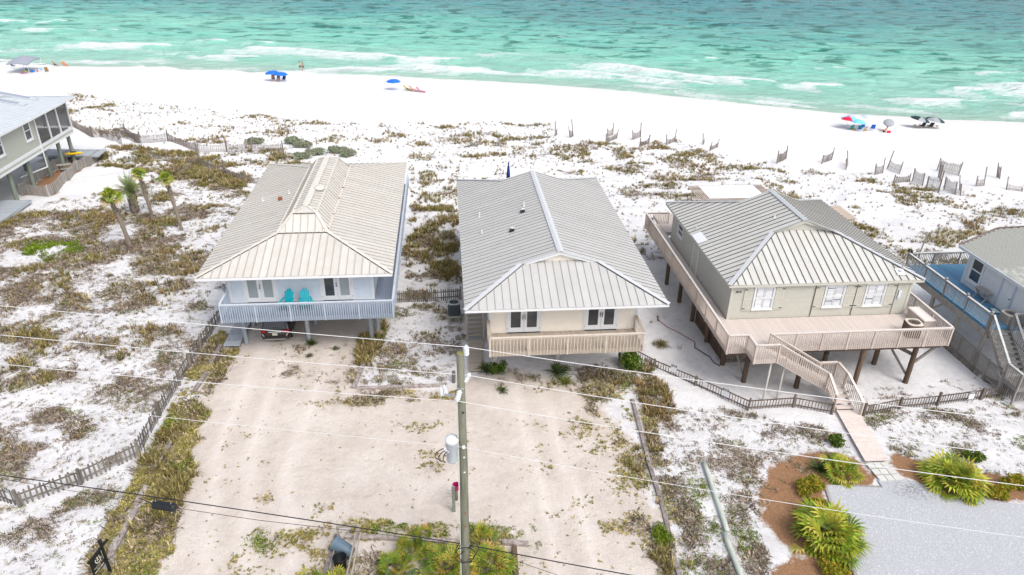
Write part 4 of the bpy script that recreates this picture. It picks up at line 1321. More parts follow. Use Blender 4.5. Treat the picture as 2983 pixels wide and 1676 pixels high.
def flight(house, m, a, b, width_vec, n, name="stairs"):
    a = Vector(a); b = Vector(b); w = Vector(width_vec)
    dn = Vector((0, 0, -.12))
    s = bar(name, house, m, a + w * .02 + dn, b + w * .02 + dn, .045, .27)
    bar("stringer", s, m, a + w * .98 + dn, b + w * .98 + dn, .045, .27)
    d = b - a
    run = Vector((d.x, d.y, 0))
    for i in range(n):
        t = (i + .5) / n
        c = a + run * t + w * .5 + Vector((0, 0, d.z * (i + 1) / (n + 1)))
        L = w.length
        sx = (run.length / n + .02) if abs(run.x) > abs(run.y) else L
        sy = L if abs(run.x) > abs(run.y) else (run.length / n + .02)
        box("tread", s, m, (c.x, c.y, c.z), (sx, sy, .045))
    return s


flight(H3, PINK, (18.06, 31.97, FL), (21.35, 31.97, .95), (0, 1.04, 0), 10)
deck(H3, PINK, 21.38, 22.42, 31.97, 33.0, .95, name="landing", rim=.18)
flight(H3, PINK, (21.40, 31.94, .95), (21.62, 30.75, .1), (1.02, 0, 0), 4)
railing(H3, PINKRAIL, (18.1, 31.93), (21.36, 31.93), (FL, .95), .135, below=-.22, cap=PINKCAP, ends=(False, True), post_every=4)
railing(H3, PINKRAIL, (18.1, 33.0), (21.36, 33.0), (FL - .02, .93), .135, below=-.05, cap=PINKCAP, ends=(False, True), post_every=4)
railing(H3, PINKRAIL, (21.38, 33.02), (22.40, 33.02), .95, .135, below=-.15, cap=PINKCAP, post_every=2)
railing(H3, PINKRAIL, (22.44, 33.0), (22.44, 31.95), .95, .135, below=-.15, cap=PINKCAP, post_every=2, ends=(False, True))
railing(H3, PINKRAIL, (22.46, 31.9), (22.75, 30.3), (.95, 0.02), .135, below=0, cap=PINKCAP, post_every=2, ends=(False, True), post_low=-.1)
railing(H3, PINKRAIL, (21.36, 31.9), (21.50, 30.9), (.95, 0.15), .135, below=0, cap=PINKCAP, post_every=2, ends=(False, True), post_low=-.1)
for x in (17.9, 18.78):
    bar("landing_post", H3, OLDWHITE, (x, 32.2 if x < 18 else 32.3, -.2), (x, 32.2 if x < 18 else 32.3, 2.75), .10, .10)
piles(H3, DARKWOOD, [(27.29, 33.35, 2.7), (24.07, 33.4, 2.7), (20.39, 33.3, 2.7), (17.45, 34.1, 2.7), (26.44, 35.4, 2.7), (23.38, 35.8, 2.7), (16.82, 36.0, 2.7), (16.69, 38.7, 2.7), (16.59, 41.4, 2.7), (16.5, 44.1, 2.7), (16.4, 47.0, 2.7), (20.2, 36.2, 2.7), (28.0, 38.5, 2.7), (28.0, 43, 2.7)]
      + [(x, y, 2.7) for x in (20.3, 24, 27.6) for y in (39.5, 43.5, 47.8)], .15)
for y in (33.4, 36.0, 39.5, 43.5, 47.8):
    bar("floor_beam", H3, DARKWOOD, (15.7, y, 2.55), (28.8, y, 2.55), .14, .26)
bar("brace", H3, WEATHER, (27.25, 33.42, 1.15), (28.6, 33.42, 2.5), .10, .14)
bar("brace", H3, WEATHER, (26.44, 35.3, 2.2), (27.25, 33.5, .5), .09, .12)
bar("brace", H3, WEATHER, (26.44, 35.3, 1.9), (27.3, 33.45, 1.9), .10, .20)
bar("brace", H3, WEATHER, (24.1, 33.5, 2.2), (25.2, 34.6, 1.1), .08, .12)
bar("brace", H3, WEATHER, (16.85, 36.0, 1.75), (17.4, 34.2, 1.75), .10, .20)
bar("brace", H3, WEATHER, (16.6, 34.6, 2.5), (17.35, 34.2, .5), .07, .10)
bar("brace", H3, WEATHER, (23.4, 35.7, 1.9), (24.4, 35.2, 2.6), .09, .12)
box("flood_lamp", H3, BLACK, (21.6, 33.0, 2.60), (.18, .12, .22))
# retaining boards under the side deck
rb_ = MB().bar((16.95, 36.3, .35), (16.8, 41.2, .35), .05, 1.1).build("retaining_wall", WEATHER, H3)
for k in range(4):
    bar("plank", rb_, DARKWOOD, (16.90, 36.3, .02 + k * .26), (16.74, 41.2, .02 + k * .26), .03, .235)
rb2 = MB().bar((16.9, 36.25, .3), (20.0, 36.25, .3), .05, .9).build("retaining_wall", WEATHER, H3)
for k in range(3):
    bar("plank", rb2, WEATHER, (16.95, 36.2, .05 + k * .26), (20.0, 36.2, .05 + k * .26), .03, .235)
# hose and hanging gear at the far corner of the deck
home()
hz = thing("garden_hose", "black coiled hose hanging at the far corner of the pinkish deck", "hose", (15.75, 50.2, 3.9))
MB().tube([(15.70 + .06 * math.sin(k * .9), 50.2 + .30 * math.cos(k * .7), 3.65 + .32 * math.sin(k * .7)) for k in range(30)], .035, 6).build("coil", BLACK, hz)
MB().tube([(15.75, 50.3, 3.9), (15.9, 49.9, 3.5), (16.0, 49.6, 3.1)], .03, 6).build("hose_end", BLACK, hz)
# pergolas
PERG = mat("pergola_wood", (.52, .44, .37), .75, rnd=.1, ns=5, na=.4, col2=(.38, .30, .24))
pg = thing("pergola", "wooden slat pergola with white cover behind the sage house", "pergola", (22.5, 52, 3))
for x in (19.7, 25.0):
    for y in (50.5, 53.2):
        bar("post", pg, PERG, (x, y, FL), (x, y, 5.2), .10, .10)
for y in (50.45, 53.25):
    bar("beam", pg, PERG, (19.3, y, 5.2), (25.6, y, 5.2), .06, .18)
for i in range(42):
    x = 19.4 + i * .148
    bar("slat", pg, PERG, (x, 50.1, 5.33), (x, 53.6, 5.33), .045, .07)
MB().prism([(20.2, 50.55, 5.385), (24.7, 50.55, 5.385), (24.7, 53.3, 5.385), (20.2, 53.3, 5.385)], (0, 0, .02)).build("cover", mat("white_fabric", (.82, .82, .82), .8), pg)
pg2 = thing("pergola", "small bare wooden slat pergola at the seaward corner of the sage house", "pergola", (29, 47.4, 3))
for y in (46.3, 48.6):
    bar("beam", pg2, PERG, (28.3, y, 5.15), (29.7, y, 5.15), .06, .16)
    for x in (28.75, 29.5):
        bar("post", pg2, PERG, (x, y, G(x, y) - .2), (x, y, 5.1), .09, .09)
for i in range(18):
    y = 46.2 + i * .148
    bar("slat", pg2, PERG, (28.2, y, 5.27), (29.8, y, 5.27), .05, .06)


# air conditioners


def ac_unit(label, x, y, z, w, h, body, top, rz=0, stand=None, logo=False):
    at(x, y, z, rz)
    c = thing("air_conditioner", label, "air conditioner")
    r = .12
    prof = []
    for cx, cy, a0 in ((w / 2 - r, w / 2 - r, 0), (-w / 2 + r, w / 2 - r, 90), (-w / 2 + r, -w / 2 + r, 180), (w / 2 - r, -w / 2 + r, 270)):
        for k in range(4):
            a = math.radians(a0 + k * 30); prof.append((cx + r * math.cos(a), cy + r * math.sin(a)))
    MB().prism([(px * .97, py * .97, .03) for px, py in prof], (0, 0, h - .06)).build("casing", body, c)
    MB().prism([(px, py, 0) for px, py in prof], (0, 0, .04)).build("base_pan", body, c)
    # louvred sides
    for s_ in range(4):
        R = Matrix.Rotation(s_ * math.pi / 2, 3, 'Z')
        for k in range(9):
            t = (k - 4) * (w * .72 / 8)
            p = R @ Vector((t, -w / 2 * .985, h / 2))
            box("louvre", c, body, p, (.022, .03, h * .86), R)
    R1, R0 = w * .42, w * .40
    t = MB()
    n = 24; z0, z1 = h - .035, h + .02
    v = []; f = []
    for k in range(n):
        a = 2 * math.pi * k / n
        ca, sa = math.cos(a), math.sin(a)
        m = max(abs(ca), abs(sa)); q = min(w / 2 / m, w / 2 * 1.22)
        v += [(R0 * ca, R0 * sa, z1), (q * ca, q * sa, z1 - .01), (q * ca, q * sa, z0), (R0 * ca, R0 * sa, z0)]
    for k in range(n):
        a = 4 * k; b = 4 * ((k + 1) % n)
        for i in range(4):
            f.append((a + i, b + i, b + (i + 1) % 4, a + (i + 1) % 4)[::-1])
    t.add(v, f).build("top_cover", top, c)
    MB().lathe([(R0 * .99, h - .12), (R0 * .99, h - .115), (.001, h - .11)], 20).build("fan_well", BLACK, c)
    fan = MB().lathe([(.07, h - .09), (.07, h - .03), (.02, h - .02)], 12).build("fan_hub", STEEL, c)
    for k in range(4):
        a = k * math.pi / 2 + .4
        MB().prism([(.05 * math.cos(a), .05 * math.sin(a), h - .07), (R0 * .85 * math.cos(a - .25), R0 * .85 * math.sin(a - .25), h - .08), (R0 * .85 * math.cos(a + .25), R0 * .85 * math.sin(a + .25), h - .05)], (0, 0, .006)).build("fan_blade", mat("fan_grey", (.13, .13, .135), .5), fan)
    for k in range(8):
        a = k * math.pi / 8
        bar("grille_bar", c, BLACK, (R0 * math.cos(a), R0 * math.sin(a), h + .005), (-R0 * math.cos(a), -R0 * math.sin(a), h + .005), .008, .008)
    if logo:
        box("badge", c, mat("red_badge", (.5, .02, .02), .4), (-w * .18, -w / 2 - .012, h * .62), (.10, .012, .05))
    if stand:
        sz = stand
        MB().box((0, 0, -.05), (w + .12, w + .12, .10)).build("stand_top", SILVERWOOD, c)
        for sx_ in (-1, 1):
            for sy_ in (-1, 1):
                bar("stand_leg", c, SILVERWOOD, (sx_ * w * .4, sy_ * w * .4, -.1), (sx_ * w * .4, sy_ * w * .4, -.1 - sz), .09, .09)
    home()


ac_unit("dark slate air conditioner on a stand beside the cream house", .22, 42.3, .62, .80, .88, mat("slate_casing", (.045, .06, .065), .5), mat("slate_top", (.30, .33, .34), .5), 0, .55)
ac_unit("beige air conditioner on the pinkish deck", 27.10, 33.95, FL, .86, .86, mat("brown_casing", (.17, .115, .085), .55), mat("beige_top", (.60, .545, .46), .5), math.radians(-8), None, True)
# storage box
home()
BOXM = mat("storage_box_resin", (.45, .39, .35), .6, ns=3, na=.2)
sbx = thing("storage_box", "long beige storage box with pale lid on the pinkish deck", "storage box", (28.42, 35.2, FL))
MB().box((28.42, 35.2, FL + .30), (.66, 1.62, .58)).build("body", BOXM, sbx)
MB().prism([(28.05, 34.35, FL + .60), (28.80, 34.35, FL + .60), (28.80, 36.05, FL + .60), (28.05, 36.05, FL + .60)], (0, 0, .07)).build("lid", mat("pale_lid", (.66, .60, .56), .6), sbx)
box("lid_ridge", sbx, MATS["pale_lid"], (28.42, 35.2, FL + .675), (.60, 1.5, .02))

# walk and pavers to the sage house
PWALK = mat("pale_pink_planks", (.66, .575, .525), .75, rnd=.05, ns=5, na=.3)
w3 = thing("boardwalk", "pale pinkish plank walk from the gravel drive to the sage house stair", "boardwalk", (21.8, 28.7, 0))
for k in (-.4, .4):
    bar("bearer", w3, PWALK, (21.65 + k, 26.62, .06), (22.2 + k, 30.75, .06), .06, .09)
for i in range(30):
    t = i / 29
    y = 26.66 + t * 4.05
    box("plank", w3, PWALK, (21.65 + .55 * t, y, .125), (1.26 - .05 * t, .13, .035), Matrix.Rotation(-.03 + random.uniform(-.008, .008), 3, 'Z'))
PAVER = mat("pale_concrete_paver", (.58, .57, .53), .85, rnd=.06, ns=9, na=.3)
pv = thing("paver_path", "pale square concrete pavers between the plank walk and the gravel", "pavers", (21.6, 25.9, 0))
for r in range(3):
    for c in range(3):
        box("paver", pv, PAVER, (21.22 + c * .40 + .03 * (2 - r) - .02, 25.42 + r * .46, .045 + random.uniform(-.004, .006)), (.365, .40, .05), Matrix.Rotation(random.uniform(-.04, .04), 3, 'Z'))

# ------------------------------------------------------------------ white house with the blue deck, right edge
OLDRAIL = mat("worn_grey_rail", (.30, .285, .265), .85, rnd=.2, ns=7, na=.6, col2=(.15, .135, .12), stretch=(1, 1, .3))
PALERAIL = mat("worn_pale_rail", (.56, .56, .55), .8, ns=7, na=.5, col2=(.35, .34, .32))
BLUEFLOOR = mat("blue_deck_paint", (.085, .22, .36), .6, rnd=.09, ns=5, na=.45, col2=(.17, .32, .44), bump=.15)
WHITESIDE = mat("white_siding", (.64, .65, .66), .55, rnd=.02, ns=3, na=.12)
SHINGLE = mat("grey_green_shingle", (.46, .46, .41), .9, rnd=.20, ns=22, na=.4, col2=(.24, .24, .21))
SHPATCH = mat("pale_shingle", (.52, .55, .58), .9, rnd=.06)
home()
H4 = thing("beach_house", "white stilt house with shingle roof and blue painted deck at right edge", "house", (38, 37.5, 0))
wx0, wy0, wy1 = 34.62, 31.5, 40.26
wall = MB().box(((wx0 + 42) / 2, (wy0 + wy1) / 2, (FL + 5.3) / 2), (42 - wx0, wy1 - wy0, 5.3 - FL + .3)).build("wall", WHITESIDE, H4)
siding(wall, WHITESIDE, 'y', wx0, wy0, wy1, FL + .02, 5.28, -1, .13)
box("corner_trim", wall, WHITE, (wx0 - .035, wy1 - .06, (FL + 5.28) / 2), (.03, .22, 5.28 - FL))
sash_window(H4, 'y', wx0 - .02, 38.80, 39.78, 3.55, 5.08, -1, GLASS, .12)
box("door_frame", H4, mat("lilac_trim", (.42, .46, .55), .6), (wx0 - .04, 36.95, 4.08), (.05, .12, 2.1))
box("door_frame", H4, MATS["lilac_trim"], (wx0 - .04, 35.85, 4.08), (.05, .12, 2.1))
dr = box("door", H4, WHITE, (wx0 - .03, 36.4, 4.05), (.04, .98, 2.04))
for a in (36.18, 36.62):
    for z, hh in ((3.55, .65), (4.45, .75)):
        box("door_panel", dr, WHITE, (wx0 - .055, a, z), (.012, .30, hh))
rod("handle", dr, BLACK, (wx0 - .05, 36.0, 4.0), (wx0 - .12, 36.0, 4.0), .03)
# shingled roof plane rising away from the deck
ex, rz0, rm = 34.28, 5.38, .50
hyp = math.sqrt(1 + rm * rm)
rooft = MB()
rooft.prism([(ex, 28.5, rz0 - .16), (ex, 41.1, rz0 - .16), (36.6, 41.1, rz0 - .16 + rm * (36.6 - ex)), (40.0, 37.9, rz0 - .16 + rm * (40.0 - ex)), (44, 33.9, rz0 - .16 + rm * (44 - ex)), (44, 28.5, rz0 - .16 + rm * (44 - ex))][::-1], (0, 0, .15))
roof4 = rooft.build("roof", mat("brown_drip_edge", (.22, .17, .15), .7), H4)
bar("fascia", H4, WHITE, (ex - .01, 28.5, rz0 - .10), (ex - .01, 41.12, rz0 - .10), .03, .20)
bar("gutter", H4, MATS["lilac_trim"], (ex - .05, 28.5, rz0 - .01), (ex - .05, 41.12, rz0 - .01), .06, .05)
bar("rake_board", H4, mat("brown_drip_edge", (0, 0, 0)), (ex, 41.14, rz0 + .03), (36.6, 41.14, rz0 + .03 + rm * (36.6 - ex)), .10, .07)
bar("rake_board", H4, MATS["brown_drip_edge"], (36.6, 41.12, rz0 + .03 + rm * (36.6 - ex)), (40.0, 37.9, rz0 + .03 + rm * (40.0 - ex)), .10, .07)
rest = MB(); nsh = 0
course = .145; wsh = .32
rows = int(5.8 * hyp / course)
ang = math.atan(rm)
cells = []
for r in range(rows):
    v = (r + .5) * course
    x = ex + v / hyp
    lim = 41.08 if x < 36.6 else 41.08 - (x - 36.6) * .94
    k = 0
    y = lim - .16 * (r % 2) * 1.0
    while y > 32.8:
        cells.append((x, y - wsh / 2, v)); y -= wsh
cells.sort(key=lambda c: (c[0] - 0) ** 2 + c[1] ** 2)
RM = Matrix.Rotation(-(ang - .035), 3, 'Y')
for i, (x, y, v) in enumerate(cells):
    z = rz0 + rm * (x - ex) + .008 + random.uniform(0, .004)
    mm = SHPATCH if (.35 < v < 1.3 and y > 36.8 + (v * 2.2) % .9) else SHINGLE
    if i < 290:
        box("shingle", roof4, mm, (x, y, z), (course + .05, wsh - .012, .010), RM)
    else:
        rest.box((x, y, z), (course + .05, wsh - .012, .010), RM)
tag(rest.build("shingle_cover", SHINGLE, roof4), kind="stuff")
# deck
deck(H4, BLUEFLOOR, 32.3, 34.58, 34.4, 43.0, FL, bw=.14)
deck(H4, BLUEFLOOR, 34.60, 41.0, 40.30, 43.0, FL, bw=.14, name="rear_deck")
for (a, b, en) in (((32.3, 43.0), (32.3, 34.4), (True, True)), ((32.36, 43.0), (40.0, 43.0), (False, True))):
    railing(H4, OLDRAIL, a, b, FL, .13, top=.95, below=.06, post_every=2.15, cap=PALERAIL, ends=en, post_low=-.35)
bar("rim_beam", H4, OLDRAIL, (32.24, 43.0, 2.62), (32.24, 34.4, 2.62), .06, .42)
for y in (41.1, 38.85, 36.7, 34.45):
    MB().lathe([(.03, 0), (.08, .03), (.10, .10), (.07, .17), (.01, .20)], 12, (32.3, y, 3.97)).build("post_ball", OLDRAIL, H4, True)
piles(H4, OLDRAIL, [(32.45, y, 2.6) for y in (42.8, 39.6, 37.0, 34.5)] + [(36, y, 2.6) for y in (42.5, 38, 34)] + [(39.5, 40, 2.6), (39.5, 35, 2.6)], .13)
bar("brace", H4, OLDRAIL, (32.4, 39.5, 1.4), (32.4, 38.4, 2.5), .09, .12)
# stair in two flights
flight(H4, OLDRAIL, (32.35, 34.35, FL), (32.35, 32.1, 1.05), (1.35, 0, 0), 9)
railing(H4, OLDRAIL, (32.35, 34.3), (32.35, 32.05), (FL, 1.05), .13, below=-.1, cap=PALERAIL, capw=.13, post_every=4, post_low=-.3)
railing(H4, OLDRAIL, (33.72, 34.3), (33.72, 32.05), (FL, 1.05), .13, below=-.1, cap=PALERAIL, capw=.13, post_every=4, post_low=-.3)
railing(H4, OLDRAIL, (33.75, 34.35), (34.6, 34.35), FL, .13, below=.05, cap=PALERAIL, post_every=2)
deck(H4, OLDRAIL, 32.3, 33.75, 30.9, 32.05, 1.05, name="landing")
railing(H4, OLDRAIL, (32.32, 32.0), (32.32, 30.9), 1.05, .13, below=-.9, cap=PALERAIL, post_every=2, post_low=-1.2)
railing(H4, OLDRAIL, (32.38, 30.9), (33.75, 30.9), 1.05, .13, below=-.9, cap=PALERAIL, post_every=2, ends=(False, True), post_low=-1.2)
flight(H4, OLDRAIL, (33.75, 30.95, 1.05), (35.6, 30.95, .05), (0, 1.1, 0), 5)
MB().tube([(32.3, 34.5, 3.9), (32.9, 33.4, 3.1), (33.4, 32.6, 2.5), (33.7, 32.2, 2.2)], .012, 5).build("loose_cable", BLACK, H4)
# lattice screen below the deck
lt = bar("lattice_screen", H4, OLDRAIL, (32.32, 37.3, 1.35), (32.25, 32.0, 1.30), .08, .09)
bar("bottom_rail", lt, OLDRAIL, (32.32, 37.3, .25), (32.25, 32.0, .2), .08, .09)
for k in range(5):
    y = 37.3 - k * 1.3
    bar("screen_post", lt, OLDRAIL, (32.33 - .013 * k, y, -.1), (32.33 - .013 * k, y, 1.4), .09, .09)
ls = MB()
for k in range(-8, 46):
    y = 37.3 - k * .125
    for sg in (1, -1):
        y0_, y1_ = y, y - sg * 1.05
        a = Vector((32.28 + .012 * sg, y0_, .28)); b = Vector((32.28 + .012 * sg, y1_, 1.32))
        lo_, hi_ = 32.0, 37.3
        ts = sorted(((lo_ - a.y) / (b.y - a.y), (hi_ - a.y) / (b.y - a.y)))
        t0, t1 = max(0, ts[0]), min(1, ts[1])
        if t1 - t0 > .05:
            ls.bar(a.lerp(b, t0), a.lerp(b, t1), .008, .035)
tag(ls.build("lattice_slats", OLDRAIL, lt), kind="stuff")
# rough skirt boards and a plank at its foot
for k in range(9):
    y = 37.2 - k * .42
    box("skirt_board", lt, WEATHER, (32.18, y, .06 + random.uniform(-.03, .03)), (.03, .38, .36))
bar("ground_plank", H4, WEATHER, (32.2, 33.2, .15), (33.2, 31.6, .2), .05, .4)
# picnic table, mat and air conditioner on the blue deck
home()
pt = thing("picnic_table", "small weathered picnic table on the blue deck by the white wall", "table", (34.2, 37.7, FL))
at(34.22, 37.75, FL, math.radians(2))
for k in range(4):
    box("tabletop_plank", pt, SILVERWOOD, (-.21 + k * .14, 0, .72), (.13, 1.15, .035))
for y in (-.42, .42):
    for sg in (-1, 1):
        bar("leg", pt, SILVERWOOD, (sg * .28, y + .02 * sg, .0), (-sg * .22, y + .02 * sg, .70), .04, .09)
bar("stretcher", pt, SILVERWOOD, (0, -.42, .36), (0, .42, .36), .04, .08)
ac_unit("beige air conditioner with dark fan on the blue deck by the white house", 34.05, 35.0, FL, .84, .62, mat("tan_casing", (.36, .32, .27), .6), MATS["beige_top"], math.radians(4))
home()
dm = thing("door_mat", "dark framed door mat with a pale picture on the blue deck", "mat", (34.2, 36.5, FL))
MB().box((34.22, 36.35, FL + .012), (.46, .72, .016)).build("border", BLACK, dm)
MB().box((34.22, 36.35, FL + .022), (.34, .58, .008)).build("picture", mat("pale_aqua_print", (.42, .62, .62), .8, ns=9, na=.7, col2=(.75, .78, .72)), dm)
rod("flag_pole", H4, OLDRAIL, (33.0, 43.05, 2.6), (33.25, 43.1, 5.3), .05)
MB().tube([(32.35 + .1 * math.sin(k), 43.0, 4.02 + .12 * math.cos(k * .8)) for k in range(12)], .03, 6).build("coiled_light", BLACK, H4)

# ------------------------------------------------------------------ grey-green house with the screened porch, left edge
MOSS = mat("grey_green_siding", (.40, .42, .365), .7, rnd=.02, ns=8, na=.2)
PALEROOF = mat("pale_metal_roof", (.50, .53, .555), .4, spec=.4, rnd=.02, ns=1.5, na=.2)
PALESEAM = mat("pale_seam", (.43, .47, .50), .5)
MOSSPILE = mat("mossy_pile", (.20, .24, .20), .9, rnd=.12, ns=5, na=.6, col2=(.12, .13, .10), stretch=(1, 1, .3))
SCREEN = mat("porch_screen", (.055, .055, .06), .35, spec=.5, ns=6, na=.7, col2=(.16, .155, .15))
_t = SCREEN.node_tree
_tr = _t.nodes.new("ShaderNodeBsdfTransparent"); _ms = _t.nodes.new("ShaderNodeMixShader"); _ms.inputs[0].default_value = .5
_t.links.new(_t.nodes["Principled BSDF"].outputs[0], _ms.inputs[1]); _t.links.new(_tr.outputs[0], _ms.inputs[2])
_t.links.new(_ms.outputs[0], _t.nodes["Material Output"].inputs["Surface"])
home()
F5 = 2.75; X5 = -41.2
H5 = thing("beach_house", "grey green stilt house with pale metal roof and screened porch at left edge", "house", (-47, 74, -1))
ys0, yj, yr = 60.0, 75.4, 82.4
MB().box(((X5 - 60) / 2, (ys0 + yj) / 2, (F5 + 5.95) / 2 + .05), (60 + X5, yj - ys0, 5.95 - F5 - .1)).build("wall", MOSS, H5)
bar("belt_trim", H5, WHITE, (X5 + .02, ys0, F5 - .02), (X5 + .02, yr, F5 - .02), .05, .30)
bar("floor_band", H5, MOSS, (X5 - .01, ys0, F5 - .28), (X5 - .01, yr, F5 - .28), .06, .24)
bar("lower_trim", H5, WHITE, (X5 + .03, ys0, F5 - .50), (X5 + .03, yr, F5 - .50), .07, .20)
sash_window(H5, 'y', X5, 73.2, 74.25, 3.95, 5.70, 1, GLASS, .16)
sash_window(H5, 'y', X5, 67.6, 69.0, 3.95, 5.70, 1, GLASS, .16)
sash_window(H5, 'y', X5, 63.5, 64.6, 3.95, 5.70, 1, GLASS, .16)
# porch: posts, rails and mesh screens
MB().box(((X5 - 52) / 2, (yj + yr) / 2, F5 - .08), (52 + X5 - .04, yr - yj, .10)).build("porch_floor", MOSS, H5)
for y in (yj, 77.75, 79.9, yr - .06):
    box("porch_post", H5, WHITE, (X5, y, (F5 + 5.9) / 2 + .05), (.16, .16, 5.9 - F5 - .1))
    box("porch_post", H5, BLACK, (X5 - .10, y + .10, (F5 + 5.9) / 2 + .05), (.06, .05, 5.9 - F5 - .2))
for x in (-44, -47.5, -51):
    box("porch_post", H5, WHITE, (x, yr - .06, (F5 + 5.9) / 2 + .05), (.14, .14, 5.9 - F5 - .1))
for y0_, y1_ in ((yj + .1, 77.65), (77.85, 79.8), (80.0, yr - .16)):
    box("screen", H5, SCREEN, (X5 - .02, (y0_ + y1_) / 2, (F5 + 5.85) / 2 + .1), (.012, y1_ - y0_, 5.8 - F5 - .15))
box("screen", H5, SCREEN, ((X5 - 52) / 2, yr - .03, (F5 + 5.85) / 2 + .1), (52 + X5, .012, 5.8 - F5 - .2))
box("porch_wall", H5, MOSS, ((X5 - 52) / 2, yj + .08, (F5 + 5.9) / 2), (52 + X5 - .1, .12, 5.9 - F5 - .1))
bar("downpipe", H5, WHITE, (X5 + .10, yj - .15, 5.8), (X5 + .10, yj - .15, .6), .10, .10)
bar("downpipe", H5, WHITE, (X5 + .10, yj - .15, .6), (X5 - 1.5, yj - 2.5, .3), .10, .10)
# roof
e5x, e5z, e5y = -40.55, 5.98, 83.3
rs = .20
MB().prism([(e5x, 58, e5z - .14), (e5x, e5y, e5z - .14), (e5x - 9, e5y - 9, e5z - .14 + 9 * rs), (e5x - 9, 58, e5z - .14 + 9 * rs)], (0, 0, .12)).build("roof_deck", WHITE, H5)
roof5 = MB().prism([(e5x, e5y, e5z - .14), (e5x - 22, e5y, e5z - .14), (e5x - 13, e5y - 9, e5z - .14 + 9 * rs), (e5x - 9, e5y - 9, e5z - .14 + 9 * rs)], (0, 0, .12)).build("roof", WHITE, H5)
kk = math.sqrt(1 + rs * rs)
roof_face(roof5, (e5x, 58, e5z), (0, 1, 0), (-1, 0, rs), [(0, 0), (e5y - 58, 0), (e5y - 58 - 9, 9 * kk), (0, 9 * kk)], .45, PALEROOF, PALESEAM, .03, .03)
roof_face(roof5, (e5x, e5y, e5z), (-1, 0, 0), (0, -1, rs), [(0, 0), (22, 0), (13, 9 * kk), (9, 9 * kk)], .45, PALEROOF, PALESEAM, .03, .03)
bar("hip_cap", roof5, PALEROOF, (e5x, e5y, e5z + .05), (e5x - 9, e5y - 9, e5z + .05 + 9 * rs), .2, .03)
bar("fascia", H5, WHITE, (e5x + .02, 58, e5z - .09), (e5x + .02, e5y + .05, e5z - .09), .04, .20)
for (a, b) in (((-43.9, 79.6), (-47.6, 83.0)), ((-43.9, 77.4), (-47.6, 80.6))):
    # skylights lie on the slope, long side up the roof
    y = (a[1] + b[1]) / 2 - 1.6
    p0 = Vector((-42.6, y, e5z + .05 + 2.05 * rs)); p1 = Vector((-46.4, y, e5z + .05 + 5.85 * rs))
    sk = bar("skylight", roof5, PALESEAM, p0, p1, .85, .14)
    bar("skylight_glass", sk, mat("skylight_grey", (.26, .28, .33), .15, spec=.5), p0 + Vector((-.1, 0, .075)), p1 + Vector((.1, 0, .075)), .62, .02)
piles(H5, MOSSPILE, [(-41.7, y, F5 - .5) for y in (62, 66, 69.5, 73.0, 76.5, 79.5, 82)] + [(-46, y, F5 - .5) for y in (66, 73, 80)], .20)
SLATEDECK = mat("slate_blue_boards", (.36, .39, .42), .8, rnd=.08, ns=5, na=.35)
d5 = MB().prism([(-41.0, 84.6, -.55), (-39.2, 84.4, -.55), (-39.0, 81.9, -.55), (-41.2, 82.2, -.55), (-46, 82.5, -.55), (-46, 85, -.55)][::-1], (0, 0, .12)).build("porch_deck", SLATEDECK, H5)
for i in range(36):
    box("deck_board", d5, SLATEDECK, (-39.1 - i * .19, 83.4, -.415), (.178, 2.3, .03))
d5b = deck(H5, SLATEDECK, -43.6, -39.6, 63.0, 68.2, -.35, along='x', name="walk_deck", rim=.2)
# stuff under the porch
home()
by = thing("bench", "weathered wooden bench under the grey green house", "bench", (-41.0, 78.0, -.9))
at(-41.1, 78.4, G(-41.1, 78.4), math.radians(20))
for k in range(3):
    box("seat_slat", by, SILVERWOOD, (0, -.2 + k * .2, .75), (1.4, .18, .05))
    box("shelf_slat", by, SILVERWOOD, (.25, -.25 + k * .2 - .3, .4), (1.2, .16, .04))
for x in (-.6, .6):
    for y in (-.25, .25):
        bar("leg", by, WEATHER, (x, y, -.1), (x, y, .74), .09, .09)
at(-41.4, 81.6, G(-41.4, 81.6), math.radians(12))
ky = thing("kayak", "yellow kayak on a rack under the porch of the grey green house", "kayak")
MB().tube([(-1.0, 0, 1.35), (-.8, 0, 1.33), (-.4, 0, 1.32), (.4, 0, 1.32), (.8, 0, 1.33), (1.0, 0, 1.36)], [.02, .09, .16, .16, .09, .02], 10).build("hull", mat("yellow_plastic", (.72, .50, .01), .4), ky, True)
MB().tube([(-.3, 0, 1.46), (.3, 0, 1.46)], [.10, .10], 8).build("cockpit", BLACK, ky)
for x in (-.8, .8):
    bar("rack_leg", ky, STEEL, (x, 0, -.1), (x, 0, 1.12), .06, .06)
home()

# ------------------------------------------------------------------ fences


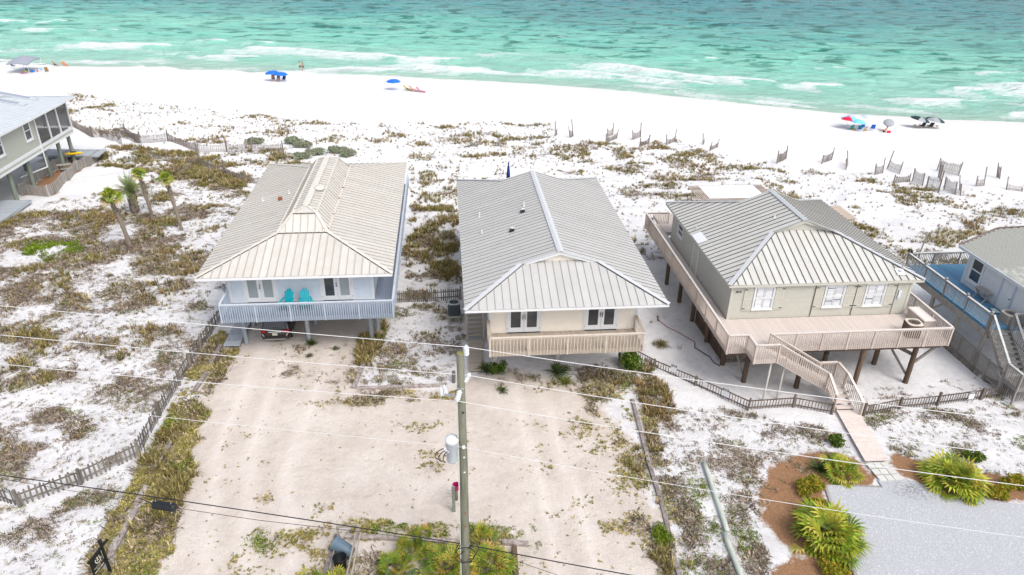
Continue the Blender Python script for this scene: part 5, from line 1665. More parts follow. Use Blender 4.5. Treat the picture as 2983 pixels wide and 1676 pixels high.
def picket_fence(label, pts, group=None, m=WEATHER, pm=None, spacing=.2, w=.085, h=.9, t=.022, rails=(.25, .7), post_every=2.4, post_h=1.05, post_r=.06, jitter=.5, kind='picket', closed=False, bury=None, gap=.02):
    """pickets on rails between posts, following the ground"""
    home()
    pm = pm or m
    P = [Vector((x, y, 0)) for x, y in pts]
    f = thing("picket_fence", label, "fence", (P[0].x, P[0].y, G(P[0].x, P[0].y)), group)
    for i in range(len(P) - 1):
        a, b = P[i], P[i + 1]
        L = (b - a).length
        d = (b - a) / L
        nrm = Vector((-d.y, d.x, 0))
        rot = Matrix.Rotation(math.atan2(d.y, d.x), 3, 'Z')

        def gz(t_):
            q = a + d * t_
            s = bury((i + t_ / L) / (len(P) - 1)) if bury else 0
            return G(q.x, q.y) - s
        k = max(1, int(round(L / post_every)))
        for j in range(k + (1 if i == len(P) - 2 else 0)):
            q = a + d * (L * j / k)
            z = gz(L * j / k)
            bar("post", f, pm, (q.x - nrm.x * .05, q.y - nrm.y * .05, z - .2), (q.x - nrm.x * .05 + random.uniform(-.05, .05), q.y - nrm.y * .05 + random.uniform(-.05, .05), z + post_h * random.uniform(.9, 1.06)), post_r * 2, post_r * 2)
        for j in range(k):
            t0, t1 = L * j / k, L * (j + 1) / k
            q0, q1 = a + d * t0 + nrm * .02, a + d * t1 + nrm * .02
            for r in rails:
                bar("rail", f, m, (q0.x, q0.y, gz(t0) + r + random.uniform(-.03, .03) * jitter), (q1.x, q1.y, gz(t1) + r + random.uniform(-.03, .03) * jitter), .035, .07)
        n = int(L / spacing)
        for j in range(n):
            if random.random() < gap: continue
            t_ = (j + .5) * L / n + random.uniform(-.02, .02) * jitter
            q = a + d * t_ - nrm * .012
            hh = h * random.uniform(1 - .08 * jitter, 1 + .05 * jitter)
            lean = Matrix.Rotation(random.uniform(-.05, .05) * jitter, 3, 'Y') @ Matrix.Rotation(random.uniform(-.05, .05) * jitter, 3, 'X')
            M = Matrix.Translation((q.x, q.y, gz(t_) - .05)) @ (rot @ lean).to_4x4() @ Matrix.Diagonal((w * random.uniform(.9, 1.1), t, hh + .05, 1))
            link("picket", shared(kind, m), f, M)
    return f


PICKETWOOD = mat("grey_brown_picket", (.175, .155, .13), .9, rnd=.30, ns=8, na=.6, col2=(.12, .10, .085), stretch=(1, 1, .3))
picket_fence("leaning grey picket fence along the scrub left of the sand drive",
             [(-22.5, 27.5), (-20.2, 26.6), (-18.1, 27.95), (-16.1, 29.8), (-16.1, 33.0), (-16.0, 36), (-15.9, 39.9), (-15.6, 43.5), (-15.5, 47)], m=PICKETWOOD, pm=WEATHER, spacing=.2, w=.09, h=.92, jitter=1.2, gap=.05)
picket_fence("short picket fence joining the pale blue and cream houses", [(-3.95, 45.3), (-1.7, 45.3), (.72, 45.5)], m=PICKETWOOD, spacing=.135, w=.07, h=.95, jitter=.8, post_every=2.3)
picket_fence("low rail fence with thin pickets in front of the sage house, left of its stair",
             [(11.2, 37.9), (12.5, 36.05), (14.44, 33.95), (16.62, 31.4), (19.4, 31.5), (21.3, 30.7)], m=mat("brown_picket", (.17, .135, .11), .9, rnd=.2, ns=6, na=.5), spacing=.17, w=.038, h=.70, rails=(.16, .62), post_every=2.3, post_h=.85, post_r=.05, jitter=.4, bury=lambda t: .25 * (1 - min(1, t * 1.6)))
picket_fence("low rail fence with thin pickets right of the pinkish plank walk",
             [(23.05, 30.5), (25.5, 31.0), (27.9, 31.15), (30.8, 31.5), (34.5, 31.9)], m=MATS["brown_picket"], spacing=.17, w=.038, h=.70, rails=(.16, .62), post_every=2.6, post_h=.88, post_r=.06, jitter=.4)
YARD = mat("silver_picket", (.34, .32, .295), .9, rnd=.22, ns=6, na=.5, stretch=(1, 1, .3))
picket_fence("weathered picket enclosure around the straw bed beside the grey green house",
             [(-42.3, 71.7), (-39.0, 70.1), (-39.3, 74), (-39.75, 78), (-39.85, 81.3), (-39.85, 83.9), (-42.9, 84.4), (-42.7, 79.5), (-42.5, 75), (-42.3, 71.7)], m=YARD, pm=YARD, spacing=.16, w=.10, h=1.15, rails=(.25, .9), post_every=3.2, post_h=1.2, jitter=.5)


def notice(label, x, y, z, rz, w=.36, h=.55, group=None):
    at(x, y, z, rz)
    s = thing("warning_sign", label, "sign", group=group)
    box("board", s, WHITE, (0, 0, .52), (w, .012, h))
    for sx_ in (-1, 1):
        bar("leg", s, BLACK, (sx_ * (w / 2 - .015), .008, -.1), (sx_ * (w / 2 - .015), .008, .8), .015, .015)
    head = box("header", s, BLACK, (0, -.0085, .52 + h * .36), (w * .96, .004, h * .26))
    for k in range(2):
        box("lettering", head, WHITE, (0, -.0115, .52 + h * (.41 - .10 * k)), (w * (.78 - .1 * k), .002, h * .045))
    box("border", s, BLACK, (0, -.0085, .52 - h * .49), (w, .004, .012))
    home()


GS = "white notice signs on the low fences"
notice("white notice sign with black header, first from the cream house on the low fence", 13.36, 35.0, G(13.3, 35.1), math.radians(-40), group=GS)
notice("white notice sign with black header on the low fence nearest the sage house stair", 15.66, 32.4, G(15.6, 32.5), math.radians(-46), group=GS)
notice("white notice sign on the low fence at the right edge", 29.95, 31.2, G(30, 31.2), math.radians(4), group=GS)
notice("white notice sign on the leaning picket fence at the left edge", -20.6, 26.75, G(-20.5, 26.7) + .05, math.radians(-20))
notice("small pale notice sign on the picket fence beside the sand drive", -15.98, 32.4, G(-16, 32.4), math.radians(-70), .30, .45)

# sand fences on the dune
LATH = mat("dark_lath", (.20, .17, .15), .9, rnd=.2)
GREYLATH = mat("grey_lath", (.33, .31, .30), .9, rnd=.15)


def sand_fence(label, a, b, h=1.1, m=LATH, lean=0.0, ph=(1.5, 1.5), group=None, pitch=.11, wires=True):
    home()
    za, zb = G(*a), G(*b)
    s = thing("sand_fence", label, "fence", (a[0], a[1], za), group)
    A = Vector((a[0], a[1], za)); B = Vector((b[0], b[1], zb))
    d = B - A; L = d.length
    n = Vector((-d.y, d.x, 0)).normalized() if L > 0 else Vector((0, 1, 0))
    for q, p in ((A, ph[0]), (B, ph[1])):
        if p:
            bar("post", s, LATH, q + Vector((0, 0, -.4)), q + Vector((random.uniform(-.1, .18), random.uniform(-.1, .1), p)) + n * lean * p, .09, .09)
    k = max(2, int(L / pitch))
    sl = MB()
    for i in range(k):
        t = (i + .5) / k
        q = A + d * t
        dip = -.25 * math.sin(math.pi * t) * random.uniform(.8, 1.1)
        hh = h * random.uniform(.93, 1.05) + dip
        sl.bar(q + Vector((0, 0, -.25)), q + Vector((random.uniform(-.03, .03), 0, hh)) + n * lean * hh, .04, .02)
    for zz in ((.35, .75) if wires else ()):
        sl.bar(A + Vector((0, 0, h * zz)) + n * lean * h * zz, B + Vector((0, 0, h * zz - .05)) + n * lean * h * zz, .02, .02)
    tag(sl.build("slat_panel", m, s), kind="stuff")
    return s


ORD = ["first", "second", "third", "fourth", "fifth", "sixth", "seventh", "eighth", "ninth", "tenth", "eleventh", "twelfth", "thirteenth", "fourteenth", "fifteenth", "sixteenth", "seventeenth", "eighteenth"]
row = [(-49.6, 99.3), (-45.0, 94.6), (-41.5, 95.6), (-37.7, 90.4), (-35.1, 92.4), (-30.0, 87.7), (-26.8, 88.1), (-23.6, 87.4), (-19.6, 86.4)]
for i in range(len(row) - 1):
    sand_fence(ORD[i] + " span from the left of the dark slat sand fence behind the grey green house", row[i], row[i + 1], 1.15, group="left sand fence row")
row = [(-33.6, 83.2), (-28.0, 81.4), (-24.5, 78.2), (-21.4, 74.9), (-18.6, 73.6)]
for i in range(len(row) - 1):
    sand_fence(ORD[i] + " span of the half buried slat fence in the olive grass", row[i], row[i + 1], .8, ph=(1.3, .9), group="fence in the olive grass")
pieces = [((14.4, 92.1), (14.9, 93.4), 1.0, LATH, .1, (2.0, 0)), ((16.2, 90.9), (16.9, 92.3), 1.0, LATH, .15, (1.5, 2.2)), ((20.6, 89.2), (22.5, 91.5), .8, LATH, 0, (1.3, 1.3)),
          ((21.5, 92.2), (22.5, 93.6), 1.0, LATH, .1, (1.1, 1.6)), ((24.6, 90.7), (26.0, 92.3), 1.0, LATH, .15, (1.3, 2.0)), ((24.6, 87.4), (26.2, 89.1), .8, LATH, 0, (1.2, 1.2)),
          ((28.6, 89.0), (30.1, 90.3), .8, LATH, .05, (1.4, 1.7)), ((33.4, 88.6), (33.9, 89.6), .7, LATH, .1, (1.5, 0)), ((33.2, 85.7), (34.8, 87.3), .7, LATH, 0, (1.2, 1.1)),
          ((39.4, 79.6), (41.4, 81.5), 1.2, LATH, .05, (1.6, 1.6)), ((44.9, 79.4), (46.7, 80.5), 1.1, LATH, .05, (1.1, 1.5)), ((47.1, 77.5), (48.3, 79.3), 1.3, GREYLATH, .3, (1.3, 1.6)),
          ((49.5, 75.5), (51.0, 76.4), 1.1, LATH, .1, (1.3, 1.9)), ((52.4, 78.0), (52.7, 75.9), 1.2, GREYLATH, .1, (2.2, 1.5)), ((49.3, 71.6), (52.0, 72.7), .9, LATH, .0, (1.0, 1.0)),
          ((52.7, 73.2), (52.4, 70.9), 1.5, GREYLATH, -.15, (1.5, 1.5)), ((52.4, 70.2), (52.8, 68.7), 1.5, GREYLATH, -.1, (1.5, 2.4)), ((57.5, 76.2), (58.0, 73.2), 1.4, LATH, .05, (1.5, 1.6))]
for i, (a, b, h_, m_, ln, ph) in enumerate(pieces):
    sand_fence(ORD[i] + " loose sand fence piece from the left on the open dune behind the houses", a, b, h_, m_, ln, ph, "loose sand fence pieces")
for lb, a, b, h_, m_, ln, ph in (("pale leaning sand fence panel low on the right dune", (53.9, 69.4), (53.8, 67.4), 1.5, GREYLATH, -.12, (1.5, 1.4)), ("narrow pale sand fence remnant standing right of the panels", (54.1, 66.9), (55.4, 68.9), 1.3, GREYLATH, .3, (1.3, 1.6)),
                                 ("dark upright sand fence stub near the right end of the dune", (57.6, 69.5), (58.6, 69.6), .9, LATH, .3, (1.1, 2.0)), ("leaning dark sand fence panel at the far right of the dune", (62.2, 71.9), (63.2, 73.6), 1.5, LATH, .2, (1.3, 1.7)),
                                 ("collapsed sand fence tangle at the right end of the dune", (60.1, 68.1), (61.6, 67.6), .7, LATH, .6, (1.3, .4)), ("tall dark post with slats beside the pale panels on the dune", (55.6, 72.6), (56.0, 73.6), 1.9, LATH, .1, (2.2, 1.9))):
    sand_fence(lb, a, b, h_, m_, ln, ph)
# dune steps handrail behind the grey green house
ds = thing("beach_stairs", "weathered handrails of beach steps beyond the grey green house's deck", "stairs", (-41, 92, -1))
for (a, b) in (((-44.5, 95.3), (-39.9, 90.5)), ((-42.8, 95.8), (-38.4, 91.2))):
    z0, z1 = G(*a), G(*b)
    rl = bar("handrail", ds, WEATHER, (*a, z0 + .9), (*b, z1 + 1.0), .12, .05)
    for k in range(18):
        t = k / 17
        x, y = a[0] + (b[0] - a[0]) * t, a[1] + (b[1] - a[1]) * t
        bar("baluster", rl, WEATHER, (x, y, z0 + (z1 - z0) * t - .1), (x, y, z0 + .88 + (z1 + .1 - z0) * t), .06, .05)

# ------------------------------------------------------------------ timbers, fallen poles


def timber(label, a, b, w=.18, h=.16, m=TIMBER, group=None, sink=.03, cat="timber", name="border_timber"):
    home()
    A = Vector((*a, G(*a) + h / 2 - sink)); B = Vector((*b, G(*b) + h / 2 - sink))
    d = B - A
    fr = frame(d)
    n = max(3, int(d.length / .45)); v = []; f = []
    for i in range(n + 1):
        q = A + d * i / n
        for sx_, sz_ in ((-1, -1), (1, -1), (1, .8), (.8, 1), (-.8, 1), (-1, .8)):
            v.append(q + fr @ Vector((sx_ * w / 2 * random.uniform(.88, 1.05), 0, sz_ * h / 2 * random.uniform(.85, 1.04))))
    for i in range(n):
        for k in range(6):
            a_ = i * 6 + k; b_ = i * 6 + (k + 1) % 6
            f.append((a_, a_ + 6, b_ + 6, b_))
    f.append(tuple(range(6))); f.append(tuple(n * 6 + k for k in range(5, -1, -1)))
    mid = (A + B) / 2
    o = MB().add([Vector(p) - mid for p in v], f).build(name, m, None, world=Matrix.Translation(mid))
    tag(o, label, cat, group)
    return o


TL = "timbers edging the left side of the drive"
for i, (a, b) in enumerate((((-14.7, 40.2), (-14.75, 38.1)), ((-14.73, 37.1), (-14.9, 35.2)), ((-14.8, 30.7), (-14.95, 28.8)), ((-14.85, 27.5), (-14.95, 26.3)), ((-14.82, 26.1), (-14.92, 23.2)))):
    timber(("worn border timber at the left edge of the drive by the grey boardwalk", "second border timber from the grey boardwalk, left edge of the drive", "half sunk border timber mid way along the left edge of the drive", "short border timber beside the hanging black box, left edge of the drive", "long split border timber beside the black post sign")[i], a, b, .26, .17, group=TL, sink=.02)
timber("border timber running towards the pale blue house on the right of its carport", (-5.35, 38.1), (-5.8, 34.95), .26, .2)
timber("left one of two border timbers across the front of the middle scrub patch", (-5.6, 34.9), (-2.9, 34.85), .2, .2)
timber("right one of two border timbers across the front of the middle scrub patch", (-2.82, 34.86), (-.75, 34.86), .2, .2)
ps = MB().tube([(.05, 35.2, -.1), (.07, 35.2, .75)], .11, 10).build("wooden_post", WEATHER)
tag(ps, "short wooden post stub behind the utility pole by the scrub patch", "post")
for i, (a, b) in enumerate((((10.3, 32.7), (9.88, 27.5)), ((9.87, 27.4), (9.76, 25.0)), ((9.78, 24.8), (9.56, 22.3)), ((9.4, 21.6), (9.3, 18.6)))):
    timber(("longest border timber on the right edge of the sand drive, nearest the cream house", "pale split border timber on the right edge of the sand drive", "grass covered border timber on the right edge of the sand drive", "rounded border timber at the bottom right edge of the sand drive")[i], a, b, .22, .17, group="timbers edging the right side of the drive", sink=(.02, .02, .07, .02)[i])
GREENPOLE = mat("pale_green_treated_pole", (.46, .50, .44), .8, ns=4, na=.5, col2=(.30, .34, .28), stretch=(1, 1, 1), bump=.3)
for lb, a, b in (("pale green round pole lying on the scrub, upper of two end to end", (12.67, 27.1), (12.25, 22.62)), ("pale green round pole lying on the scrub, lower of two at the bottom edge", (12.08, 22.5), (11.85, 18.2))):
    A = Vector((*a, G(*a) + .10)); B = Vector((*b, G(*b) + .10)); mid = (A + B) / 2
    n = 8
    o = MB().tube([A.lerp(B, i / n) - mid for i in range(n + 1)], [.12 * random.uniform(.95, 1.05) for _ in range(n + 1)], 12).build("fallen_pole", GREENPOLE, None, True, world=Matrix.Translation(mid))
    tag(o, lb, "pole")
timber("grey edging timber at the left corner of the gravel beside the round shrubs", (18.2, 25.15), (17.82, 23.7), .16, .12, SILVERWOOD)
timber("edging timber along the top of the gravel beside the pavers", (19.3, 25.08), (20.9, 24.86), .16, .12, SILVERWOOD)
timber("dark edging timber at the bottom left of the gravel", (16.98, 20.9), (16.78, 18.2), .18, .14)
# bed at the foot of the utility pole
timber("long dark timber along the back of the palmetto bed, beside the bin rack", (-5.0, 23.62), (-2.38, 23.33), .22, .2)
timber("dark timber along the back of the palmetto bed, behind the utility pole", (-2.33, 23.3), (-.02, 22.95), .22, .2)
timber("red brown timber end at the right corner of the palmetto bed", (2.0, 22.75), (3.15, 22.58), .22, .22)
timber("red brown timber down the right side of the palmetto bed", (2.5, 22.45), (2.35, 18.8), .24, .22, DARKWOOD)
timber("timber down the left side of the bin rack", (-5.35, 23.75), (-5.65, 21.2), .2, .2)
home()
rk = thing("bin_rack", "open wooden bin rack at the left of the palmetto bed", "rack", (-4.9, 22.4, 0))
RK = mat("pale_rack_wood", (.36, .32, .27), .85, rnd=.15, ns=6, na=.5, stretch=(1, 1, .3))
for x, y in ((-5.25, 23.5), (-4.35, 23.5), (-5.45, 20.6), (-4.55, 20.6)):
    bar("post", rk, RK, (x, y, -.1), (x, y, .85), .09, .09)
bar("rail", rk, RK, (-5.3, 23.5, .80), (-4.3, 23.5, .80), .05, .12)
bar("rail", rk, RK, (-4.35, 23.55, .82), (-4.55, 20.5, .82), .05, .11)
bar("rail", rk, RK, (-4.25, 23.4, .45), (-4.45, 20.5, .45), .05, .11)
bar("rail", rk, RK, (-5.25, 23.4, .35), (-5.45, 20.5, .35), .05, .11)
CANM = mat("blue_grey_bin_plastic", (.10, .15, .20), .5, ns=4, na=.3, col2=(.16, .21, .26))
tc = thing("trash_can", "blue grey round trash can lying tipped over in the bin rack", "trash can", (-4.95, 22.6, 0))
CUR[0] = Matrix.Translation((-5.28, 22.85, .52)) @ Matrix.Rotation(math.radians(-28), 4, 'Z') @ Matrix.Rotation(math.radians(108), 4, 'Y')
can = MB().lathe([(.24, .88), (.25, .86), (.30, .05), (.33, .04), (.345, .0), (.345, -.05), (.30, -.05), (.29, .0)], 22).build("barrel", CANM, tc, True)
MB().lathe([(.295, .02), (.2, .035), (.01, .04)], 20).build("lid", CANM, tc, True)
for k in range(8):
    a = k * math.pi / 4
    bar("rib", can, CANM, (.305 * math.cos(a), .305 * math.sin(a), .06), (.255 * math.cos(a), .255 * math.sin(a), .85), .03, .015)
home()
tc2 = thing("trash_can", "open black bin half hidden below the tipped blue grey can", "trash can", (-4.95, 21.9, 0))
at(-4.98, 21.95, 0)
v = MB().lathe([(.24, .02), (.29, .62), (.31, .64), (.29, .66), (.27, .62), (.22, .08), (.01, .07)], 20)
v.build("barrel", mat("black_bin_plastic", (.012, .014, .018), .45), tc2, True)
MB().tube([(.30, 0, .45), (.38, 0, .5), (.38, 0, .62), (.30, 0, .66)], .02, 6).build("handle", BLACK, tc2)
home()
bp_ = thing("mailbox_post", "green wooden post with a small wire rack behind the utility pole", "post", (-.2, 24.8, 0))
bar("post", bp_, mat("green_grey_post", (.20, .225, .175), .85, ns=5, na=.5), (-.12, 24.85, -.1), (-.12, 24.85, 1.5), .16, .10)
for k in range(6):
    bar("wire_prong", bp_, STEEL, (-.22, 24.85, .3 + k * .2), (-.42, 24.80, .36 + k * .2), .015, .015)
pt_ = MB().lathe([(.12, 0), (.16, .30), (.18, .32), (.15, .32), (.12, .05)], 16).build("flower_pot", mat("magenta_plastic", (.32, .01, .10), .4), None, world=Matrix.Translation((.02, 25.6, .62)))
tag(pt_, "magenta bucket on a stand just visible behind the utility pole", "bucket")
ptb = rod("pot_stand", pt_, WEATHER, (.02, 25.6, -.05), (.02, 25.6, .63), .08)

# ------------------------------------------------------------------ estate agent's post sign
home()
sg = thing("post_sign", "black hanging board sign on a post at the bottom left of the drive", "sign", (-14.6, 22.5, 0))
SB = mat("sign_black", (.012, .014, .014), .5)
P0 = Vector((-14.62, 22.49, 0))
bar("post", sg, SB, P0 + Vector((0, 0, -.1)), P0 + Vector((0, 0, 1.83)), .10, .10)
ax = Vector((-.20, -.98, 0)).normalized()          # the arm points at the street
bar("arm", sg, SB, P0 - ax * .38 + Vector((0, 0, 1.46)), P0 + ax * .88 + Vector((0, 0, 1.46)), .075, .085)
bd = bar("board", sg, SB, P0 + ax * .08 + Vector((0, 0, 1.0)), P0 + ax * .82 + Vector((0, 0, 1.0)), .025, .76)
nrm = Vector((.98, -.20, 0)).normalized()          # lettered face looks along the street
right = -ax; upv = Vector((0, 0, 1))
GOLD = mat("sign_lettering", (.72, .68, .55), .5)
fc = P0 + ax * .45 + Vector((0, 0, 1.0)) + nrm * .016
text_on("logo_number", bd, "21", .24, GOLD, fc + right * .10 + upv * .20, right, upv, .006)
arc = MB()
for k in range(13):
    t0 = math.radians(150 + k * 15); t1 = math.radians(150 + (k + 1) * 15)
    q = [fc + right * (.08 + r * math.cos(t)) + upv * (.18 + r * math.sin(t)) for r, t in ((.19, t0), (.19, t1), (.155, t1), (.155, t0))]
    arc.prism(q, nrm * .002)
arc.build("logo_ring", GOLD, bd)
bar("edge_strip", bd, GOLD, fc + right * .34 + upv * .36, fc + right * .34 - upv * .10, .004, .014)
text_on("phone_number", bd, "850.837.7800", .105, GOLD, fc - upv * .28, right, upv, .003)
text_on("small_print", bd, "BEACH PROPERTIES", .06, GOLD, fc - upv * .08, right, upv, .001)
text_on("small_print", bd, "REAL ESTATE", .05, GOLD, fc - upv * .16, right, upv, .001)

# ------------------------------------------------------------------ utility pole and lines
home()
PX, PY = .27, 20.0
up_ = thing("utility_pole", "green grey wooden utility pole with transformer at bottom centre", "utility pole", (PX, PY, 0))
POLEW = mat("green_grey_pole", (.19, .195, .145), .85, ns=3.2, na=.75, col2=(.085, .08, .055), stretch=(2.5, 2.5, .35), bump=.9, bscale=6)
MB().tube([(PX, PY, -.5), (PX + .03, PY, 3), (PX + .04, PY, 7), (PX, PY, 11.95)], [.175, .165, .15, .125], 20).build("shaft", POLEW, up_, True)
MB().lathe([(.123, 0), (.10, .012), (.02, .02)], 16, (PX, PY, 11.95)).build("pole_top", mat("mossy_pole_top", (.24, .22, .08), .95, ns=14, na=.7), up_)
CER = mat("grey_porcelain", (.62, .64, .66), .3, spec=.5)


def insulator(name, base, axis_, L=.42, r=.09, n=4):
    base = Vector(base)
    prof = [(.03, 0)]
    for k in range(n):
        z = .05 + k * (L - .1) / n
        prof += [(r * .72, z), (r, z + .02), (r * .96, z + .05), (r * .65, z + (L - .1) / n - .01)]
    prof += [(.05, L - .03), (.04, L)]
    M = Matrix.Translation(base) @ frame(axis_).to_4x4() @ Matrix.Rotation(-math.pi / 2, 4, 'X')
    return link(name, MB().lathe(prof, 14).mesh(name, CER, True), up_, M)


bar("ridge_bracket", up_, STEEL, (PX + .16, PY, 11.3), (PX + .20, PY, 11.85), .05, .02)
insulator("insulator", (PX + .20, PY, 11.82), (0, 0, 1), .42, .10)
insulator("insulator", (PX + .12, PY, 10.75), (.45, .1, .8), .40, .09)
insulator("insulator", (PX - .03, PY - .13, 10.55), (-.25, -.55, -.6), .42, .10)
MB().lathe([(.145, 0), (.147, .03), (.145, .06)], 18, (PX, PY, 10.55)).build("band", STEEL, up_)
bar("bracket", up_, STEEL, (PX, PY - .14, 10.62), (PX - .1, PY - .2, 10.45), .03, .04)
# fused cutout on its arm
bar("cutout_arm", up_, STEEL, (PX - .12, PY, 10.2), (PX - .62, PY + .05, 10.25), .05, .06)
insulator("cutout", (PX - .48, PY + .02, 10.28), (-.25, 0, .95), .40, .065)
insulator("arrester", (PX - .66, PY + .02, 10.2), (-.05, 0, 1), .36, .055)
bar("fuse_tube", up_, CER, (PX - .60, PY - .04, 10.25), (PX - .48, PY - .04, 10.68), .03, .03)
bar("cutout_bar", up_, SILVERWOOD, (PX - .72, PY, 10.72), (PX - .56, PY, 10.76), .05, .04)
# transformer
TRM = mat("transformer_grey", (.44, .48, .51), .4, spec=.4, ns=2, na=.15)
tr = MB().lathe([(.19, 7.35), (.215, 7.40), (.225, 8.20), (.245, 8.22), (.245, 8.28)], 22, (PX - .36, PY, 0)).build("transformer", TRM, up_, True)
MB().lathe([(.255, 8.28), (.258, 8.32), (.22, 8.40), (.10, 8.45), (.01, 8.46)], 22, (PX - .36, PY, 0)).build("lid", WHITE, tr, True)
for k, (dx, zz) in enumerate(((-.24, 8.05), (-.20, 7.95), (-.14, 7.90))):
    rod("bushing", tr, CER, (PX - .36 + dx * .9, PY - .12, zz), (PX - .36 + dx * 1.25, PY - .2, zz), .03)
    pts = [(PX - .36 + dx * 1.2 - .32 * math.sin(t) * (1 - .25 * k), PY - .2 - .1 * math.sin(t), zz - .20 + .24 * math.cos(t)) for t in np.linspace(0, 2.6, 10)]
    MB().tube(pts, .017, 6).build("lead", BLACK, tr)
bar("transformer_bracket", up_, STEEL, (PX - .18, PY, 7.9), (PX, PY, 7.9), .1, .06)
MB().lathe([(.03, -.05), (.06, -.04), (.06, .04), (.03, .05)], 10, (PX + .04, PY - .19, 8.1)).build("spool", CER, up_)
bar("conduit", up_, GREENPOLE, (PX - .155, PY - .08, 0), (PX - .145, PY - .08, 10.2), .04, .05)
for z, m_ in ((7.6, CER), (6.9, WHITE), (4.9, RUST), (4.2, RUST), (9.6, BLACK)):
    box("tag_plate", up_, m_, (PX + .06, PY - .158, z), (.07, .015, .06))
MB().tube([(PX - .14, PY - .1, 3.2)] + [(PX + .45 * math.sin(t) * .9, PY - .22, 2.75 + .42 * math.cos(t)) for t in np.linspace(-1.4, 4.4, 16)] + [(PX + .3, PY - .1, 3.1)], .016, 6).build("cable_loop", BLACK, up_)
MB().tube([(PX - .2, PY - .05, 3.2), (PX - .35, PY - .1, 2.9), (PX - .1, PY - .2, 2.3), (PX + .25, PY - .2, 2.35), (PX + .55, PY - .1, 2.9), (PX + .5, PY, 3.05)], .02, 6).build("cable_loop", BLACK, up_)
MB().lathe([(.19, 0), (.195, .02), (.19, .04)], 18, (PX + .03, PY, 3.12)).build("band", STEEL, up_)


def line_y(x): return 20.0 - .25 * (x - .3)


def wire(label, zs, r, m, name="power_line", x_pole=.3, dy=0.0, group=None):
    """zs: height at x=-17, at the pole, at x=+18; the line sags on to the neighbouring poles"""
    home()
    pts = []
    for side, ze, xe in ((-1, zs[0], -17.0), (1, zs[2], 18.0)):
        seg = []
        L = 46.0
        u = abs(xe - x_pole) / L
        sag = (zs[1] - ze) / (4 * u * (1 - u))
        for k in range(0, 25):
            t = k / 24
            x = x_pole + side * L * t
            seg.append((x, line_y(x) + dy, zs[1] - 4 * sag * t * (1 - t)))
        pts = seg[::-1] + pts if side < 0 else pts + seg[1:]
    c = Vector((x_pole, line_y(x_pole) + dy, zs[1]))
    o = MB().tube([Vector(p) - c for p in pts], r, 6).build(name, m, None, True, world=Matrix.Translation(c))
    tag(o, label, "cable", group)
    return o


ALU = mat("aluminium_conductor", (.62, .62, .62), .45, spec=.4, metal=0.0)
GW = "bare overhead power lines"
wire("topmost bare silver power line over the pole top", (11.99, 12.2, 11.5), .0115, ALU, x_pole=PX + .2, group=GW)
wire("second silver power line from the top, past the pole's right insulator", (10.70, 11.08, 10.2), .0115, ALU, x_pole=PX + .22, group=GW)
wire("third silver power line from the top, past the cutout", (9.55, 10.14, 9.25), .0115, ALU, x_pole=PX - .1, dy=-.25, group=GW)
wire("fourth, thinnest silver power line, past the transformer", (7.78, 8.09, 7.08), .009, ALU, x_pole=PX, dy=-.18, group=GW)
wire("black telephone cable crossing low at the bottom of the picture", (3.50, 3.14, 2.25), .022, BLACK, "telephone_cable", x_pole=PX, dy=-.05)
home()
o = MB().tube([(-22, 25.6, 3.35), (-13.0, 23.3, 2.98), (-8, 22.0, 2.95), (-3, 20.8, 3.05), (.15, 19.9, 3.12)], .011, 5).build("telephone_cable", BLACK)
tag(o, "thin black wire running below the black telephone cable", "cable")
o = MB().tube([(.4, 19.9, 3.1), (2.5, 19.35, 2.6), (6, 18.2, 1.85), (10, 17.3, 1.6), (25, 13.5, 2.6)], .010, 5).build("telephone_cable", BLACK)
tag(o, "thin black wire sagging right of the pole at the bottom edge", "cable")
cl = thing("cable_closure", "black cylindrical splice box hanging on the telephone cable", "cable box", (-11.7, 22.9, 3.0))
A = Vector((-12.45, line_y(-12.45) - .05, 3.02)); B = Vector((-11.52, line_y(-11.52) - .05, 2.98))
MB().tube([A, A.lerp(B, .06), A.lerp(B, .94), B], [.15, .185, .185, .15], 14).build("case", mat("black_box_plastic", (.012, .014, .017), .4), cl)
for t in (.15, .85):
    bar("hanger", cl, STEEL, A.lerp(B, t), A.lerp(B, t) + Vector((0, 0, .24)), .03, .05)
MB().tube([A, A + (A - B).normalized() * .3 + Vector((0, 0, .12)), A + (A - B).normalized() * .6 + Vector((0, 0, .22))], .022, 6).build("cable_tail", BLACK, cl)

# ------------------------------------------------------------------ palms, palmettos, bushes
FROND = mat("palm_leaf", (.1, .1, .02), .55, attr="col", trans=.25)
LEAF = mat("plant_leaf", (.1, .1, .02), .7, attr="col", trans=.2, spec=.2)
TRUNK = mat("palm_trunk", (.26, .215, .17), .95, rnd=.06, ns=9, na=.7, col2=(.14, .11, .085), stretch=(1, 1, 2.5), bump=.9)


def leaf_object(name, tris, cols, m, parent, world):
    v = np.array(tris, float).reshape(-1, 3)
    f = np.arange(len(v)).reshape(-1, 3)
    c = np.repeat(np.array(cols, float), 3, 0)
    return link(name, raw_mesh(name, v, f, m, {"col": c}), parent, world)


